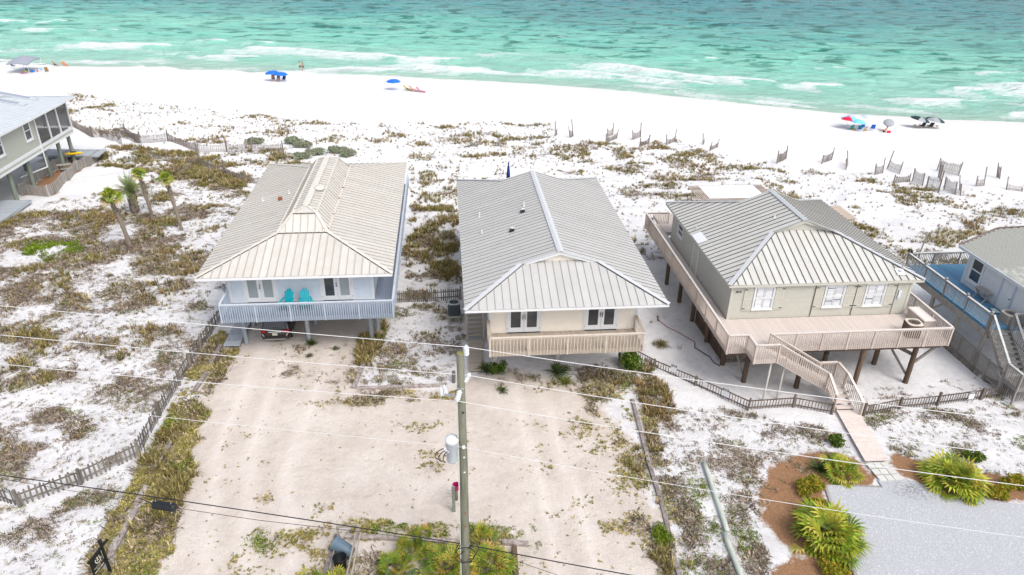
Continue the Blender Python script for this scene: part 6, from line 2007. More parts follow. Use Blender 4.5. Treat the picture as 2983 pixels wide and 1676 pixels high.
def fan(tris, cols, o, d, size, n, spread, col, droop=.22, width=.062, rnd=.2):
    """one fan leaf: n narrow blades in a half circle round direction d"""
    o = Vector(o); d = Vector(d).normalized()
    side = d.cross(Vector((0, 0, 1)))
    if side.length < .05: side = Vector((1, 0, 0))
    side.normalize()
    up = side.cross(d).normalized()
    roll = random.uniform(-.5, .5)
    side, up = side * math.cos(roll) + up * math.sin(roll), up * math.cos(roll) - side * math.sin(roll)
    for k in range(n):
        a = -spread + 2 * spread * k / (n - 1)
        dr = d * math.cos(a) + side * math.sin(a)
        L = size * (1 - .22 * abs(a) / spread) * random.uniform(.85, 1.08)
        pw = (up.cross(dr)).normalized() * width * size
        m_ = o + dr * L * .55 + up * .05 * size
        t = o + dr * L - Vector((0, 0, droop * size * random.uniform(.3, 1)))
        cc = [c * random.uniform(1 - rnd, 1 + rnd) for c in col]
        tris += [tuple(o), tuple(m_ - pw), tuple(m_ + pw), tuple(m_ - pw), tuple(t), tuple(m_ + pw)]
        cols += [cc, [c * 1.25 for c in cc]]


GREENS = [(.20, .25, .018), (.27, .30, .025), (.13, .19, .018), (.38, .37, .05), (.46, .41, .10)]


def palmetto(label, x, y, rad, n=55, yellow=.25, group=None, high=.75, pal=GREENS):
    at(x, y, G(x, y))
    p = thing("palmetto", label, "palmetto", group=group)
    tris, cols = [], []
    st = MB()
    for k in range(n):
        az = random.uniform(0, 2 * math.pi); el = math.radians(random.triangular(-5, 88, 35))
        R = rad * random.uniform(.45, .78)
        d = Vector((math.cos(az) * math.cos(el), math.sin(az) * math.cos(el), math.sin(el) * high))
        b = Vector((random.gauss(0, rad * .12), random.gauss(0, rad * .12), .05))
        o_ = b + d * R
        fan(tris, cols, o_, d + Vector((0, 0, -.15)), rad * random.uniform(.48, .66), 9, 1.3, random.choices(pal, (3, 3, 3, 2 * yellow * 4, yellow * 3))[0])
        if k % 2 == 0: st.tube([b, o_], [.014, .009], 4)
    st.build("stems", mat("palm_stem", (.16, .16, .04), .6), p)
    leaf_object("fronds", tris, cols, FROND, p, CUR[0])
    home()


PG = "palmetto shrubs beside the gravel drive"
palmetto("largest palmetto on the straw bed at the left corner of the gravel", 16.55, 21.9, 1.55, 95, .3, PG)
palmetto("palmetto on the straw bed beside the concrete pavers", 19.35, 25.9, .95, 55, .3, PG)
palmetto("large palmetto on the straw bed right of the gravel drive", 24.6, 24.75, 1.42, 85, .45, PG)
PB = "palmettos around the utility pole"
DG = [(.11, .17, .015), (.17, .22, .02), (.24, .26, .03), (.33, .31, .05), (.36, .24, .05)]
palmetto("palmetto in the bed left of the utility pole at the bottom edge", -2.65, 21.55, .85, 50, .3, PB, .8, DG)
palmetto("upright palmetto beside the back timber of the bed", -2.05, 22.5, .75, 34, .25, PB, 1.2, DG)
palmetto("small yellowing palmetto between the bed timber and the pole", -1.25, 22.3, .55, 26, .5, PB, .8, DG)
palmetto("small palmetto growing over the back timber of the bed", -1.5, 23.2, .6, 26, .2, PB, 1.2, DG)
palmetto("palmetto just left of the utility pole foot", -.45, 21.5, .95, 55, .6, PB, .8, DG)
palmetto("largest palmetto of the bed, right of the utility pole", 1.3, 21.4, 1.05, 70, .5, PB, .9, DG)
palmetto("yellow tipped palmetto behind the utility pole on the right", 1.0, 22.9, .75, 36, .7, PB, 1.1, DG)
palmetto("golden palmetto left of the bin rack at the bottom edge", -6.1, 21.0, .7, 34, .9, PB, 1.2, DG)
palmetto("palmetto with dry fronds in front of the bin rack", -5.15, 20.9, .7, 36, .5, PB, 1.2, DG)


def sabal(label, x, y, h, crown, trunk_r, lean, n=26, boots=.35, group=None):
    at(x, y, G(x, y))
    p = thing("palm_tree", label, "palm tree", group=group)
    pts = []; rr = []
    for k in range(13):
        t = k / 12
        pts.append((lean[0] * t ** 1.5, lean[1] * t, h * t - .2 * (1 - t)))
        rr.append(trunk_r * (1.25 - .35 * t if t < .15 else 1.18 - .2 * t) * (1.0 + .05 * (k % 2)))
    tk = MB().tube(pts, rr, 10).build("trunk", TRUNK, p, True)
    bt = MB()       # old leaf bases under the crown
    for k in range(int(60 * boots / .35)):
        z = h * random.uniform(1 - boots, 1.0); t = z / h
        a = random.uniform(0, 2 * math.pi)
        c = Vector((lean[0] * t ** 1.5, lean[1] * t, z))
        d = Vector((math.cos(a), math.sin(a), 1.1))
        bt.bar(c + Vector((math.cos(a), math.sin(a), 0)) * trunk_r * .8, c + Vector((math.cos(a), math.sin(a), 0)) * trunk_r * .8 + d * .16, .07, .03)
    bt.build("leaf_bases", mat("leaf_base", (.28, .24, .19), .9, ns=10, na=.6), tk)
    top = Vector((lean[0], lean[1], h))
    tris, cols = [], []
    stp = MB()
    for k in range(n):
        az = 2.4 * k + random.uniform(-.3, .3); el = math.radians(88 - 92 * (k / n) ** 1.15)
        d = Vector((math.cos(az) * math.cos(el), math.sin(az) * math.cos(el), math.sin(el)))
        o_ = top + d * crown * random.uniform(.35, .5)
        stp.tube([top, o_], [.02, .012], 4)
        col = random.choice([(.16, .23, .025), (.23, .28, .03), (.34, .35, .05)]) if k < n * .82 else (.32, .26, .10)
        fan(tris, cols, o_, d + Vector((0, 0, -.25)), crown * random.uniform(.55, .72), 13, 1.5, col, .45)
    stp.build("leaf_stalks", MATS["palm_stem"], p)
    leaf_object("crown", tris, cols, FROND, p, CUR[0])
    home()


TP = "cabbage palms on the left dune"
sabal("cabbage palm with the fullest crown, nearest of the dune palms", -26.3, 56.6, 4.3, 1.15, .145, (-.5, -.1), 30, .38, TP)
sabal("slender cabbage palm in the middle of the dune palms", -26.95, 63.6, 4.3, .9, .13, (-.3, 0), 24, .42, TP)
sabal("cabbage palm with a trim crown, right most of the dune palms", -23.5, 60.7, 4.6, .9, .13, (-.45, 0), 24, .32, TP)
# feather palm with a stout short trunk
at(-29.3, 65.8, G(-29.3, 65.8))
dp = thing("palm_tree", "short stout feather palm between the cabbage palms", "palm tree")
tk = MB().tube([(0, 0, -.2), (0, 0, .4), (.02, 0, 1.3), (.02, 0, 2.0)], [.33, .36, .33, .25], 12).build("trunk", TRUNK, dp, True)
bt = MB()
for k in range(90):
    z = random.uniform(.1, 1.9); a = random.uniform(0, 2 * math.pi)
    c = Vector((math.cos(a), math.sin(a), 0)) * .31 + Vector((0, 0, z))
    bt.bar(c, c + Vector((math.cos(a), math.sin(a), 1.3)) * .13, .09, .04)
bt.build("leaf_bases", mat("dark_leaf_base", (.15, .11, .08), .9, ns=10, na=.5), tk)
tris, cols = [], []
for k in range(34):
    az = 2.4 * k; el = math.radians(82 - 78 * k / 34)
    d = Vector((math.cos(az) * math.cos(el), math.sin(az) * math.cos(el), math.sin(el)))
    side = Vector((-math.sin(az), math.cos(az), 0))
    L = random.uniform(1.7, 2.3)
    prev = Vector((0, 0, 2.0))
    col = random.choice([(.17, .23, .08), (.22, .27, .10), (.28, .31, .11)])
    for j in range(1, 13):
        t = j / 12
        q = Vector((0, 0, 2.0)) + d * L * t - Vector((0, 0, .55 * L * t * t * math.cos(el)))
        for sgn in (-1, 1):
            tip = q + side * sgn * .42 * math.sin(math.pi * min(.97, t * .8 + .15)) + d * .18 - Vector((0, 0, .05))
            w_ = (q - prev).normalized() * .05
            cc = [c * random.uniform(.75, 1.3) for c in col]
            tris += [tuple(q - w_), tuple(q + w_), tuple(tip)]; cols.append(cc)
        n3 = side * .015
        tris += [tuple(prev - n3), tuple(prev + n3), tuple(q)]; cols.append(col)
        prev = q
leaf_object("crown", tris, cols, FROND, dp, CUR[0])
home()


def bush(label, x, y, rx, ry, h, n, pal, group=None, leaf=.06, name="shrub", cat="shrub", stem=True):
    """leaf clumps through an uneven dome"""
    at(x, y, G(x, y))
    b = thing(name, label, cat, group=group)
    tris, cols = [], []
    sd = random.randint(0, 999)
    lumps = [(random.uniform(-.6, .6) * rx, random.uniform(-.6, .6) * ry, random.uniform(.35, .75) * h, random.uniform(.35, .6)) for _ in range(9)]
    sm = MB()
    for (lx, ly, lz, lr) in lumps:
        sm.tube([(0, 0, -.05), (lx * .5, ly * .5, lz * .5), (lx, ly, lz)], [.02, .014, .006], 4)
    for k in range(n):
        lx, ly, lz, lr = random.choice(lumps)
        d = Vector((random.gauss(0, 1), random.gauss(0, 1), random.gauss(0.25, 1))).normalized() * (random.random() ** .35)
        q = Vector((lx + d.x * lr * rx, ly + d.y * lr * ry, max(.03, lz * .75 + d.z * lr * h * .75)))
        a = Vector((random.gauss(0, 1), random.gauss(0, 1), random.gauss(.3, 1))).normalized()
        c = a.cross(Vector((random.gauss(0, 1), random.gauss(0, 1), random.gauss(0, 1)))).normalized()
        s1 = leaf * random.uniform(.7, 1.3)
        col = [v * random.uniform(.75, 1.25) for v in random.choice(pal)]
        p0, p1, p2, p3 = q - a * s1, q + c * s1 * .5, q + a * s1, q - c * s1 * .5
        tris += [tuple(p0), tuple(p1), tuple(p2), tuple(p0), tuple(p2), tuple(p3)]; cols += [col, col]
    sm.build("stems", mat("twig", (.16, .12, .08), .9), b)
    leaf_object("foliage", tris, cols, LEAF, b, CUR[0])
    home()


OLIVE = [(.22, .25, .02), (.30, .30, .025), (.40, .33, .03), (.44, .30, .04), (.15, .18, .02)]
GB = "round yellow green shrubs on the straw beds"
bush("round yellow green shrub at the upper left corner of the gravel", 17.25, 24.95, .75, .62, .75, 2600, OLIVE, GB)
bush("smaller round shrub squeezed between the yellow shrub and the largest palmetto", 17.1, 23.75, .62, .55, .6, 1900, OLIVE, GB)
bush("golden shrub below the largest palmetto at the bottom edge", 16.2, 20.3, .85, .7, .7, 2600, OLIVE, GB)
bush("round shrub right of the large palmetto by the gravel", 26.25, 23.95, .80, .6, .65, 2300, OLIVE, GB)
bush("round shrub at the right edge beyond the gravel", 27.55, 24.5, .65, .55, .7, 1900, OLIVE, GB)
GRN = [(.07, .13, .015), (.11, .18, .02), (.16, .22, .03), (.05, .09, .015)]
bush("leafy bright green bush under the right corner of the cream house's deck", 10.75, 36.2, 1.0, .9, 1.5, 2600, GRN, leaf=.085)
bush("small green shrub left of the pinkish plank walk", 20.2, 28.2, .45, .45, .7, 900, GRN, leaf=.07)
bush("green shrub on the scrub right of the plank walk", 26.8, 26.5, .6, .4, .5, 800, GRN, leaf=.07)
bush("green weed clump on the right edge of the drive timbers", 9.3, 22.6, .55, .85, .35, 1500, [(.14, .21, .01), (.20, .26, .02), (.10, .15, .01)], leaf=.05)
bush("green bush between the cream house's deck post and walk", 2.75, 35.9, .55, .5, .9, 1100, GRN, leaf=.07)
bush("prickly pear with yellow flowers in the palmetto bed", -1.75, 21.0, .5, .45, .5, 700, [(.10, .17, .08), (.14, .20, .09), (.55, .50, .03)], leaf=.07)
SILV = [(.27, .30, .22), (.33, .36, .27), (.20, .23, .15), (.28, .30, .16)]
for i, (x, y, r) in enumerate(((-19.1, 90.6, 1.5), (-17.6, 89.0, 1.4), (-15.7, 84.9, 1.3), (-13.2, 86.6, 1.4), (-16.7, 82.9, 1.1), (-23.9, 90.6, 1.3), (-11.9, 84.6, 1.2))):
    bush(("silver green dune bush farthest left of its cluster" if i == 5 else ["largest silver green bush seaward of the pale blue house", "silver green bush right beside the largest dune bush", "silver green bush just above the pale blue house's left roof corner", "silver green bush above the raised centre of the cream roof", "low silver green bush close behind the pale blue house", "", "silver green bush furthest right behind the pale blue house"][i]), x, y, r, r * .7, .9, 1500, SILV, "silver green dune bushes", .11)


def spiky(label, x, y, rad, n, pal, h=.8, name="yucca", cat="yucca", w=.035):
    at(x, y, G(x, y))
    b = thing(name, label, cat)
    tris, cols = [], []
    for k in range(n):
        az = random.uniform(0, 2 * math.pi); el = math.radians(random.uniform(12, 85))
        d = Vector((math.cos(az) * math.cos(el), math.sin(az) * math.cos(el), math.sin(el) * h))
        s_ = Vector((-math.sin(az), math.cos(az), 0)) * w
        o_ = Vector((random.gauss(0, .05), random.gauss(0, .05), .02))
        L = rad * random.uniform(.7, 1.15)
        m_ = o_ + d * L * .6; t = o_ + d * L - Vector((0, 0, .15 * L))
        col = [c * random.uniform(.7, 1.3) for c in random.choice(pal)]
        tris += [tuple(o_ - s_ * .6), tuple(o_ + s_ * .6), tuple(m_ + s_), tuple(o_ - s_ * .6), tuple(m_ + s_), tuple(m_ - s_), tuple(m_ - s_), tuple(m_ + s_), tuple(t)]
        cols += [col] * 3
    MB().lathe([(.06, -.05), (.07, .05), (.03, .12)], 8).build("crown_base", TRUNK, b)
    leaf_object("leaves", tris, cols, FROND, b, CUR[0])
    home()


YU = [(.08, .12, .035), (.11, .15, .04), (.06, .09, .03)]
spiky("dark green yucca beside the palmetto at the concrete pavers", 18.5, 26.3, .85, 60, YU)
spiky("spiky yucca at the left post of the cream house's deck", 2.0, 36.2, .85, 60, YU)
spiky("spiky yucca under the middle of the cream house's deck", 6.3, 35.7, 1.05, 90, YU)
spiky("yellow green grass clump in front of the yucca under the cream house", 6.7, 34.6, .8, 120, [(.17, .19, .04), (.22, .22, .06)], name="grass_clump", cat="grass", w=.016)
spiky("small yucca on the sand right of the utility pole top", 2.9, 34.1, .55, 40, YU)
spiky("grass clump at the foot of the pale blue house's middle pile", -9.0, 40.0, .55, 120, [(.06, .10, .02), (.10, .13, .03)], name="grass_clump", cat="grass", w=.016)
spiky("small grass clump on the drive right of the pale blue house's middle pile", -7.35, 39.3, .32, 70, [(.06, .10, .02), (.10, .13, .03)], name="grass_clump", cat="grass", w=.014)
spiky("small grass clump on the drive below the pale blue house's middle pile", -8.9, 38.6, .34, 70, [(.08, .11, .02), (.12, .14, .04)], name="grass_clump", cat="grass", w=.014)
spiky("tall dry grass clump alone on the sand left of the sage house", 13.6, 38.4, .85, 150, [(.20, .16, .07), (.26, .21, .09), (.14, .13, .04)], name="grass_clump", cat="grass", w=.014, h=.5)
# red hose on the sand beside the sage house
pts = [(14.3, 41.6), (14.6, 40.7), (15.2, 39.9), (15.6, 39.2), (15.9, 38.7)]
o = MB().tube([(x, y, G(x, y) + .03) for x, y in pts], .025, 6).build("garden_hose", mat("red_hose", (.30, .09, .08), .5))
tag(o, "thin dull red hose snaking on the sand left of the sage house", "hose")
pts = [(15.9, 38.6), (15.7, 38.0), (16.0, 37.4), (16.3, 36.9), (16.35, 36.2), (16.6, 35.8)]
o = MB().tube([(x, y, G(x, y) + .03) for x, y in pts], .03, 6).build("garden_hose", BLACK)
tag(o, "black hose lying along the sage house's left piles", "hose")

# ------------------------------------------------------------------ ground cover (nobody could count it)


def tuft_templates(kind, count):
    out = []
    rg = np.random.default_rng(sum(map(ord, kind)))
    for _ in range(count):
        V, F, C = [], [], []

        def tri(a, b, c, s):
            n = len(V); V.extend([a, b, c]); F.append((n, n + 1, n + 2)); C.extend([s, s, s])
        if kind in ('oats', 'turf'):
            nb = 13 if kind == 'oats' else 16
            for k in range(nb):
                az = rg.uniform(0, 2 * np.pi); el = rg.uniform(.75, 1.5) if kind == 'oats' else rg.uniform(.25, 1.2)
                L = rg.uniform(.55, 1.15); w = rg.uniform(.028, .045) if kind == 'oats' else rg.uniform(.05, .085)
                o = np.array([rg.normal(0, .13), rg.normal(0, .13), -.04])
                d = np.array([np.cos(az) * np.cos(el), np.sin(az) * np.cos(el), np.sin(el)])
                s = np.array([-np.sin(az), np.cos(az), 0]) * w
                m = o + d * L * .55; t = o + d * L * .95 + np.array([d[0], d[1], -.55]) * .22 * L
                sh = rg.choice([.5, .75, 1.0, 1.3, 2.0])
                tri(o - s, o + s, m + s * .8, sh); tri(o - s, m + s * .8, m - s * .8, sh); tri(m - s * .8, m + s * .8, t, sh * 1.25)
        elif kind in ('scrub', 'green', 'vine', 'silver'):
            nb = {'scrub': 15, 'green': 13, 'vine': 16, 'silver': 20}[kind]
            for k in range(nb):
                r = np.sqrt(rg.random()) * .75; az = rg.uniform(0, 2 * np.pi)
                q = np.array([r * np.cos(az), r * np.sin(az), rg.uniform(.03, .42) * (1.1 - r)])
                a = rg.normal(size=3); a[2] *= .5; a /= np.linalg.norm(a)
                c = np.cross(a, rg.normal(size=3)); c /= np.linalg.norm(c)
                s = rg.uniform(.13, .24); sh = rg.choice([.5, .8, 1.0, 1.3, 1.8])
                tri(q - a * s, q + c * s * .55, q + a * s, sh); tri(q - a * s, q + a * s, q - c * s * .55, sh)
        else:                      # dead: grey brown stalks lying about
            for k in range(14):
                az = rg.uniform(0, 2 * np.pi); el = rg.uniform(.0, .7)
                o = np.array([rg.normal(0, .35), rg.normal(0, .35), .02])
                d = np.array([np.cos(az) * np.cos(el), np.sin(az) * np.cos(el), np.sin(el)])
                L = rg.uniform(.4, .9); w = rg.uniform(.02, .05)
                s = np.array([-np.sin(az), np.cos(az), 0]) * w
                t = o + d * L - np.array([0, 0, .1]); sh = rg.choice([.4, .7, 1.0, 1.4, 2.1])
                tri(o - s, o + s, t, sh)
                tri(o, o + d * L * .5 + s * 2.2, o + d * L * .8 + np.array([0, 0, .06]), sh)
        out.append((np.array(V), np.array(F), np.array(C)))
    return out


KIND_COL = {'oats': [(.19, .155, .06), (.25, .205, .09), (.15, .14, .04), (.31, .25, .13), (.21, .15, .07)],
            'turf': [(.24, .205, .07), (.29, .24, .10), (.19, .185, .05), (.33, .27, .13)],
            'scrub': [(.24, .20, .155), (.29, .245, .195), (.19, .165, .11), (.17, .18, .07), (.33, .27, .21)],
            'green': [(.13, .19, .02), (.17, .22, .03), (.10, .15, .02), (.21, .24, .05)],
            'vine': [(.12, .20, .012), (.16, .24, .015), (.19, .24, .03), (.09, .15, .015)],
            'silver': [(.26, .29, .24), (.21, .24, .19), (.30, .33, .28)],
            'dead': [(.28, .225, .175), (.22, .175, .135), (.34, .275, .215), (.18, .135, .10), (.25, .215, .13)]}
KIND_SIZE = {'oats': .52, 'turf': .17, 'scrub': .27, 'green': .22, 'vine': .30, 'silver': .34, 'dead': .42}
KIND_NAME = {'oats': ("dune_grass", "olive and straw coloured dune grass on the white sand"), 'turf': ("turf_grass", "short dry turf grass on and beside the sand drive"),
             'scrub': ("ground_scrub", "low grey brown scrub on the sand"), 'green': ("ground_weeds", "small green weeds dotted over the scrub"), 'vine': ("ground_vine", "bright green vine mat on the left dune"),
             'silver': ("silver_ground_cover", "silver green low cover in the olive grass"), 'dead': ("dead_stalks", "grey brown dead stalks and twigs on the sand")}
acc = {k: [] for k in KIND_COL}
for poly, per, ps, thr, kinds, vsize, ramp in VEG:
    P = np.array(poly); lo = P.min(0) - .8; hi = P.max(0) + .8
    n = int((hi[0] - lo[0]) * (hi[1] - lo[1]) * per)
    x = RNG.uniform(lo[0], hi[0], n); y = RNG.uniform(lo[1], hi[1], n)
    jx = (fbm(x / 1.1, y / 1.1, 41, 3) - .5) * wander(poly); jy = (fbm(x / 1.1, y / 1.1, 51, 3) - .5) * wander(poly)
    keep = inside(poly, x + jx, y + jy)
    f = fbm(x / ps, y / (ps * .8), int(per * 7 + len(poly)), 5)
    keep &= RNG.random(n) < np.clip((f - thr) / ramp, .13 if vsize < .7 else (.07 if per < 20 else .03), 1)
    for q in NOGROW: keep &= ~inside(q, x, y)
    x, y, f = x[keep], y[keep], f[keep]
    # kinds gather in their own sub-patches
    ks = list(kinds); w = np.array([kinds[k] for k in ks])
    sc = np.stack([np.log(wi) + 3.2 * (fbm(x / 1.7 + 31 * i, y / 1.7, 300 + sum(map(ord, k)), 3) - .5) * 2 + RNG.gumbel(size=len(x)) * .55 for i, (k, wi) in enumerate(zip(ks, w))])
    ch = sc.argmax(0)
    for i, k in enumerate(ks):
        s = ch == i
        acc[k].append(np.stack([x[s], y[s], np.clip((f[s] - thr) / .2, .1, 1), np.full(s.sum(), vsize)], 1))
COVER = mat("ground_cover", (.1, .1, .03), .85, spec=.1, attr="col", trans=.15)
for k, parts in acc.items():
    if not parts: continue
    A = np.concatenate(parts)
    if len(A) == 0: continue
    z = ground(A[:, 0], A[:, 1])
    T = tuft_templates(k, 8)
    which = RNG.integers(0, len(T), len(A))
    Vs, Fs, Cs = [], [], []
    off = 0
    pal = np.array(KIND_COL[k])
    tone = fbm(A[:, 0] / 3.0, A[:, 1] / 3.0, 400 + len(k), 3)
    for t, (tv, tf, tc) in enumerate(T):
        s = which == t
        m = int(s.sum())
        if not m: continue
        a = RNG.uniform(0, 2 * np.pi, m)
        size = KIND_SIZE[k] * RNG.uniform(.65, 1.35, m) * (.75 + .4 * A[s, 2]) * A[s, 3]
        ca, sa = np.cos(a), np.sin(a)
        vx = tv[None, :, 0] * ca[:, None] - tv[None, :, 1] * sa[:, None]
        vy = tv[None, :, 0] * sa[:, None] + tv[None, :, 1] * ca[:, None]
        v = np.stack([vx * size[:, None] + A[s, 0][:, None], vy * size[:, None] + A[s, 1][:, None], tv[None, :, 2] * size[:, None] + z[s][:, None]], -1)
        base = pal[np.clip(((tone[s] - .25) * 2 * len(pal) + RNG.normal(0, .9, m)).astype(int), 0, len(pal) - 1)] * RNG.uniform(.72, 1.28, m)[:, None]
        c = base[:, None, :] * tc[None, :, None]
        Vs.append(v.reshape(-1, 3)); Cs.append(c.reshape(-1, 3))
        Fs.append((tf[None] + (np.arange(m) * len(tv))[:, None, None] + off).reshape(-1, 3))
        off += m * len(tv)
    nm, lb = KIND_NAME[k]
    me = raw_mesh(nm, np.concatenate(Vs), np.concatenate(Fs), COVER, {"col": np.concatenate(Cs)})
    o = link(nm, me, None, Matrix.Identity(4))
    tag(o, lb, "ground cover", kind="stuff")
    print(nm, len(A), "tufts", len(me.polygons), "faces")

# loose stones on the gravel pad
n = 26000
x = RNG.uniform(16.5, 30, n); y = RNG.uniform(17, 25.4, n)
s = inside(R_GRAVEL, x, y); x, y = x[s], y[s]
octv = np.array([(1, 0, 0), (-1, 0, 0), (0, 1, 0), (0, -1, 0), (0, 0, 1), (0, 0, -1)], float)
octf = np.array([(0, 2, 4), (2, 1, 4), (1, 3, 4), (3, 0, 4)])
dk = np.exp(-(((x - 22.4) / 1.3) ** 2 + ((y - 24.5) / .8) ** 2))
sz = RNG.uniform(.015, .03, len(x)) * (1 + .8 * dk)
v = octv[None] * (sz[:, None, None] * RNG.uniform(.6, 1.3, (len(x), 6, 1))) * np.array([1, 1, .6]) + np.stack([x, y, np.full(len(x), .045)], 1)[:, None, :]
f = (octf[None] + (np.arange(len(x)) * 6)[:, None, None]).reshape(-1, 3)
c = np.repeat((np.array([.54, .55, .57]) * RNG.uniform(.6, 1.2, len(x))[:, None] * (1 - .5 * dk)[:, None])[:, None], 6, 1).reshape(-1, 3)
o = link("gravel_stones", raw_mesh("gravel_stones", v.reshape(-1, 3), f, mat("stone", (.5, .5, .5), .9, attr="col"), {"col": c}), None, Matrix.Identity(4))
tag(o, "loose grey stones on the gravel drive", "gravel", kind="stuff")

# ------------------------------------------------------------------ on the beach


def umbrella(label, x, y, r, h, colours, tilt=(0, 0), group=None, sag=.34):
    at(x, y, G(x, y))
    u = thing("beach_umbrella", label, "umbrella", group=group)
    rod("pole", u, WHITE, (0, 0, -.3), (0, 0, h), .025)
    T = Matrix.Translation((0, 0, h)) @ Matrix.Rotation(tilt[0], 4, 'X') @ Matrix.Rotation(tilt[1], 4, 'Y')
    n = 8
    for k in range(n):
        a0 = 2 * math.pi * k / n; a1 = 2 * math.pi * (k + 1) / n
        v = []; f = []
        R = 5; S = 4
        for i in range(R + 1):
            q = i / R
            for j in range(S + 1):
                a = a0 + (a1 - a0) * j / S
                pinch = 1 - .10 * q * math.sin(math.pi * j / S)
                rr = r * math.sin(q * 1.35) / math.sin(1.35) * pinch
                z = -sag * r * (1 - math.cos(q * 1.35)) / (1 - math.cos(1.35)) * 1.0
                v.append((rr * math.cos(a), rr * math.sin(a), z))
        for i in range(R):
            for j in range(S):
                b = i * (S + 1) + j
                f.append((b, b + 1, b + S + 2, b + S + 1))
        link("canopy_panel", MB().add(v, f).mesh("canopy_panel", colours[k % len(colours)], True), u, CUR[0] @ T)
    MB().lathe([(.03, 0), (.04, .04), (.01, .08)], 8, (0, 0, h)).build("finial", WHITE, u)
    home()


BLUEF = mat("blue_umbrella_fabric", (.012, .135, .62), .7)
LTBL = mat("light_blue_fabric", (.16, .50, .82), .7)
REDF = mat("red_fabric", (.62, .012, .05), .7)
GREYF = mat("pale_grey_fabric", (.50, .54, .56), .7)
DARKF = mat("dark_green_black_fabric", (.012, .035, .035), .7)
MIDG = mat("mid_grey_fabric", (.30, .32, .34), .7)
umbrella("left one of the pair of blue umbrellas at the water", -30.6, 133.9, 1.25, 1.75, [BLUEF], (.0, -.10), "blue beach umbrellas")
umbrella("right one of the pair of blue umbrellas at the water", -28.9, 133.5, 1.25, 1.6, [BLUEF], (0, .06), "blue beach umbrellas")
umbrella("single blue umbrella standing alone beside the sunbathers", -8.6, 125.2, 1.25, 1.75, [BLUEF], (0, 0), "blue beach umbrellas")
umbrella("red and light blue panelled umbrella", 58.4, 98.7, 1.15, 1.75, [REDF, REDF, LTBL, LTBL])
umbrella("plain light blue umbrella in front of the red one", 59.5, 97.9, 1.2, 1.5, [LTBL], (0, .12))
umbrella("pale grey umbrella next to the red and blue one", 60.0, 99.6, 1.25, 1.85, [GREYF], (0, .10), "pale grey umbrellas")
umbrella("pale grey umbrella above the blue folding chairs", 62.0, 99.4, 1.3, 1.85, [GREYF], (0, .16), "pale grey umbrellas")
umbrella("small grey tilted umbrella over the yellow towel", 63.9, 97.4, .8, 1.4, [MIDG], (.5, -.25))
umbrella("left one of two black and grey umbrellas", 70.6, 100.2, 1.45, 1.6, [DARKF, DARKF, MIDG], (0, .22), "black and grey umbrellas")
umbrella("right one of two black and grey umbrellas", 72.9, 100.1, 1.4, 1.55, [DARKF, MIDG, MIDG], (0, .14), "black and grey umbrellas")


def beach_chair(label, x, y, rz, m, fm=STEEL, low=False, group=None, wood=False):
    at(x, y, G(x, y), rz)
    c = thing("beach_chair", label, "chair", group=group)
    sh = .22 if low else .36
    MB().prism([(-.28, -.25, sh), (.28, -.25, sh), (.28, .22, sh - .05), (-.28, .22, sh - .05)], (0, 0, .03)).build("seat", m, c)
    MB().prism([(-.28, .22, sh - .04), (.28, .22, sh - .04), (.28, .55, sh + .62), (-.28, .55, sh + .62)], (0, -.03, .02)).build("backrest", m, c)
    for s_ in (-1, 1):
        bar("leg", c, fm, (s_ * .30, -.30, 0), (s_ * .30, .30, sh + .18), .03, .03)
        bar("leg", c, fm, (s_ * .30, .35, 0), (s_ * .30, -.22, sh + .2), .03, .03)
        bar("arm", c, fm, (s_ * .31, -.28, sh + .2), (s_ * .31, .38, sh + .24), .05, .03)
    if wood:
        MB().box((0, -.45, sh - .04), (.5, .35, .03)).build("footrest", fm, c)
    home()


TANW = mat("varnished_wood", (.40, .25, .12), .6)
NAVY = mat("navy_chair_fabric", (.012, .03, .09), .8)
GREENC = mat("green_chair_fabric", (.01, .22, .14), .7)
TEALC = mat("teal_blue_fabric", (.01, .14, .28), .7)
RB = mat("royal_blue_fabric", (.02, .12, .52), .7)
BLK = mat("black_chair_fabric", (.015, .015, .018), .8)
faces = math.pi        # backs towards the camera
beach_chair("navy beach chair left under the pair of blue umbrellas", -30.4, 133.6, .15, NAVY, WHITE, group="navy beach chairs")
beach_chair("navy beach chair in the middle under the pair of blue umbrellas", -29.4, 133.2, .1, NAVY, WHITE, group="navy beach chairs")
beach_chair("navy beach chair on the right under the pair of blue umbrellas", -28.5, 133.4, -.1, NAVY, WHITE, group="navy beach chairs")
beach_chair("green low chair under the light blue umbrella", 58.3, 97.7, faces + .3, GREENC, WHITE, True)
beach_chair("teal blue folding chair in front of the other blue chairs", 59.3, 96.9, faces - .35, TEALC, WHITE)
beach_chair("royal blue folding chair under the pale grey umbrella", 60.5, 98.4, faces - .15, RB, WHITE)
beach_chair("royal blue folding chair standing apart on the right", 61.7, 97.6, faces - .35, RB, WHITE)
beach_chair("left black lounge chair with wooden frame under the black and grey umbrellas", 70.8, 99.8, faces - .1, BLK, TANW, wood=True, group="black lounge chairs")
beach_chair("right black lounge chair with wooden frame under the black and grey umbrellas", 72.0, 99.7, faces - .15, BLK, TANW, wood=True, group="black lounge chairs")


def small_table(label, x, y):
    at(x, y, G(x, y))
    t = thing("side_table", label, "table", group="small wooden beach tables")
    MB().box((0, 0, .42), (.42, .42, .03)).build("tabletop", TANW, t)
    for a in (-1, 1):
        bar("leg", t, TANW, (a * .18, -.15, 0), (-a * .1, .12, .41), .04, .04)
    home()


small_table("small wooden table left of the black lounge chairs", 69.8, 100.0)
small_table("small wooden table right of the black lounge chairs", 73.0, 99.5)


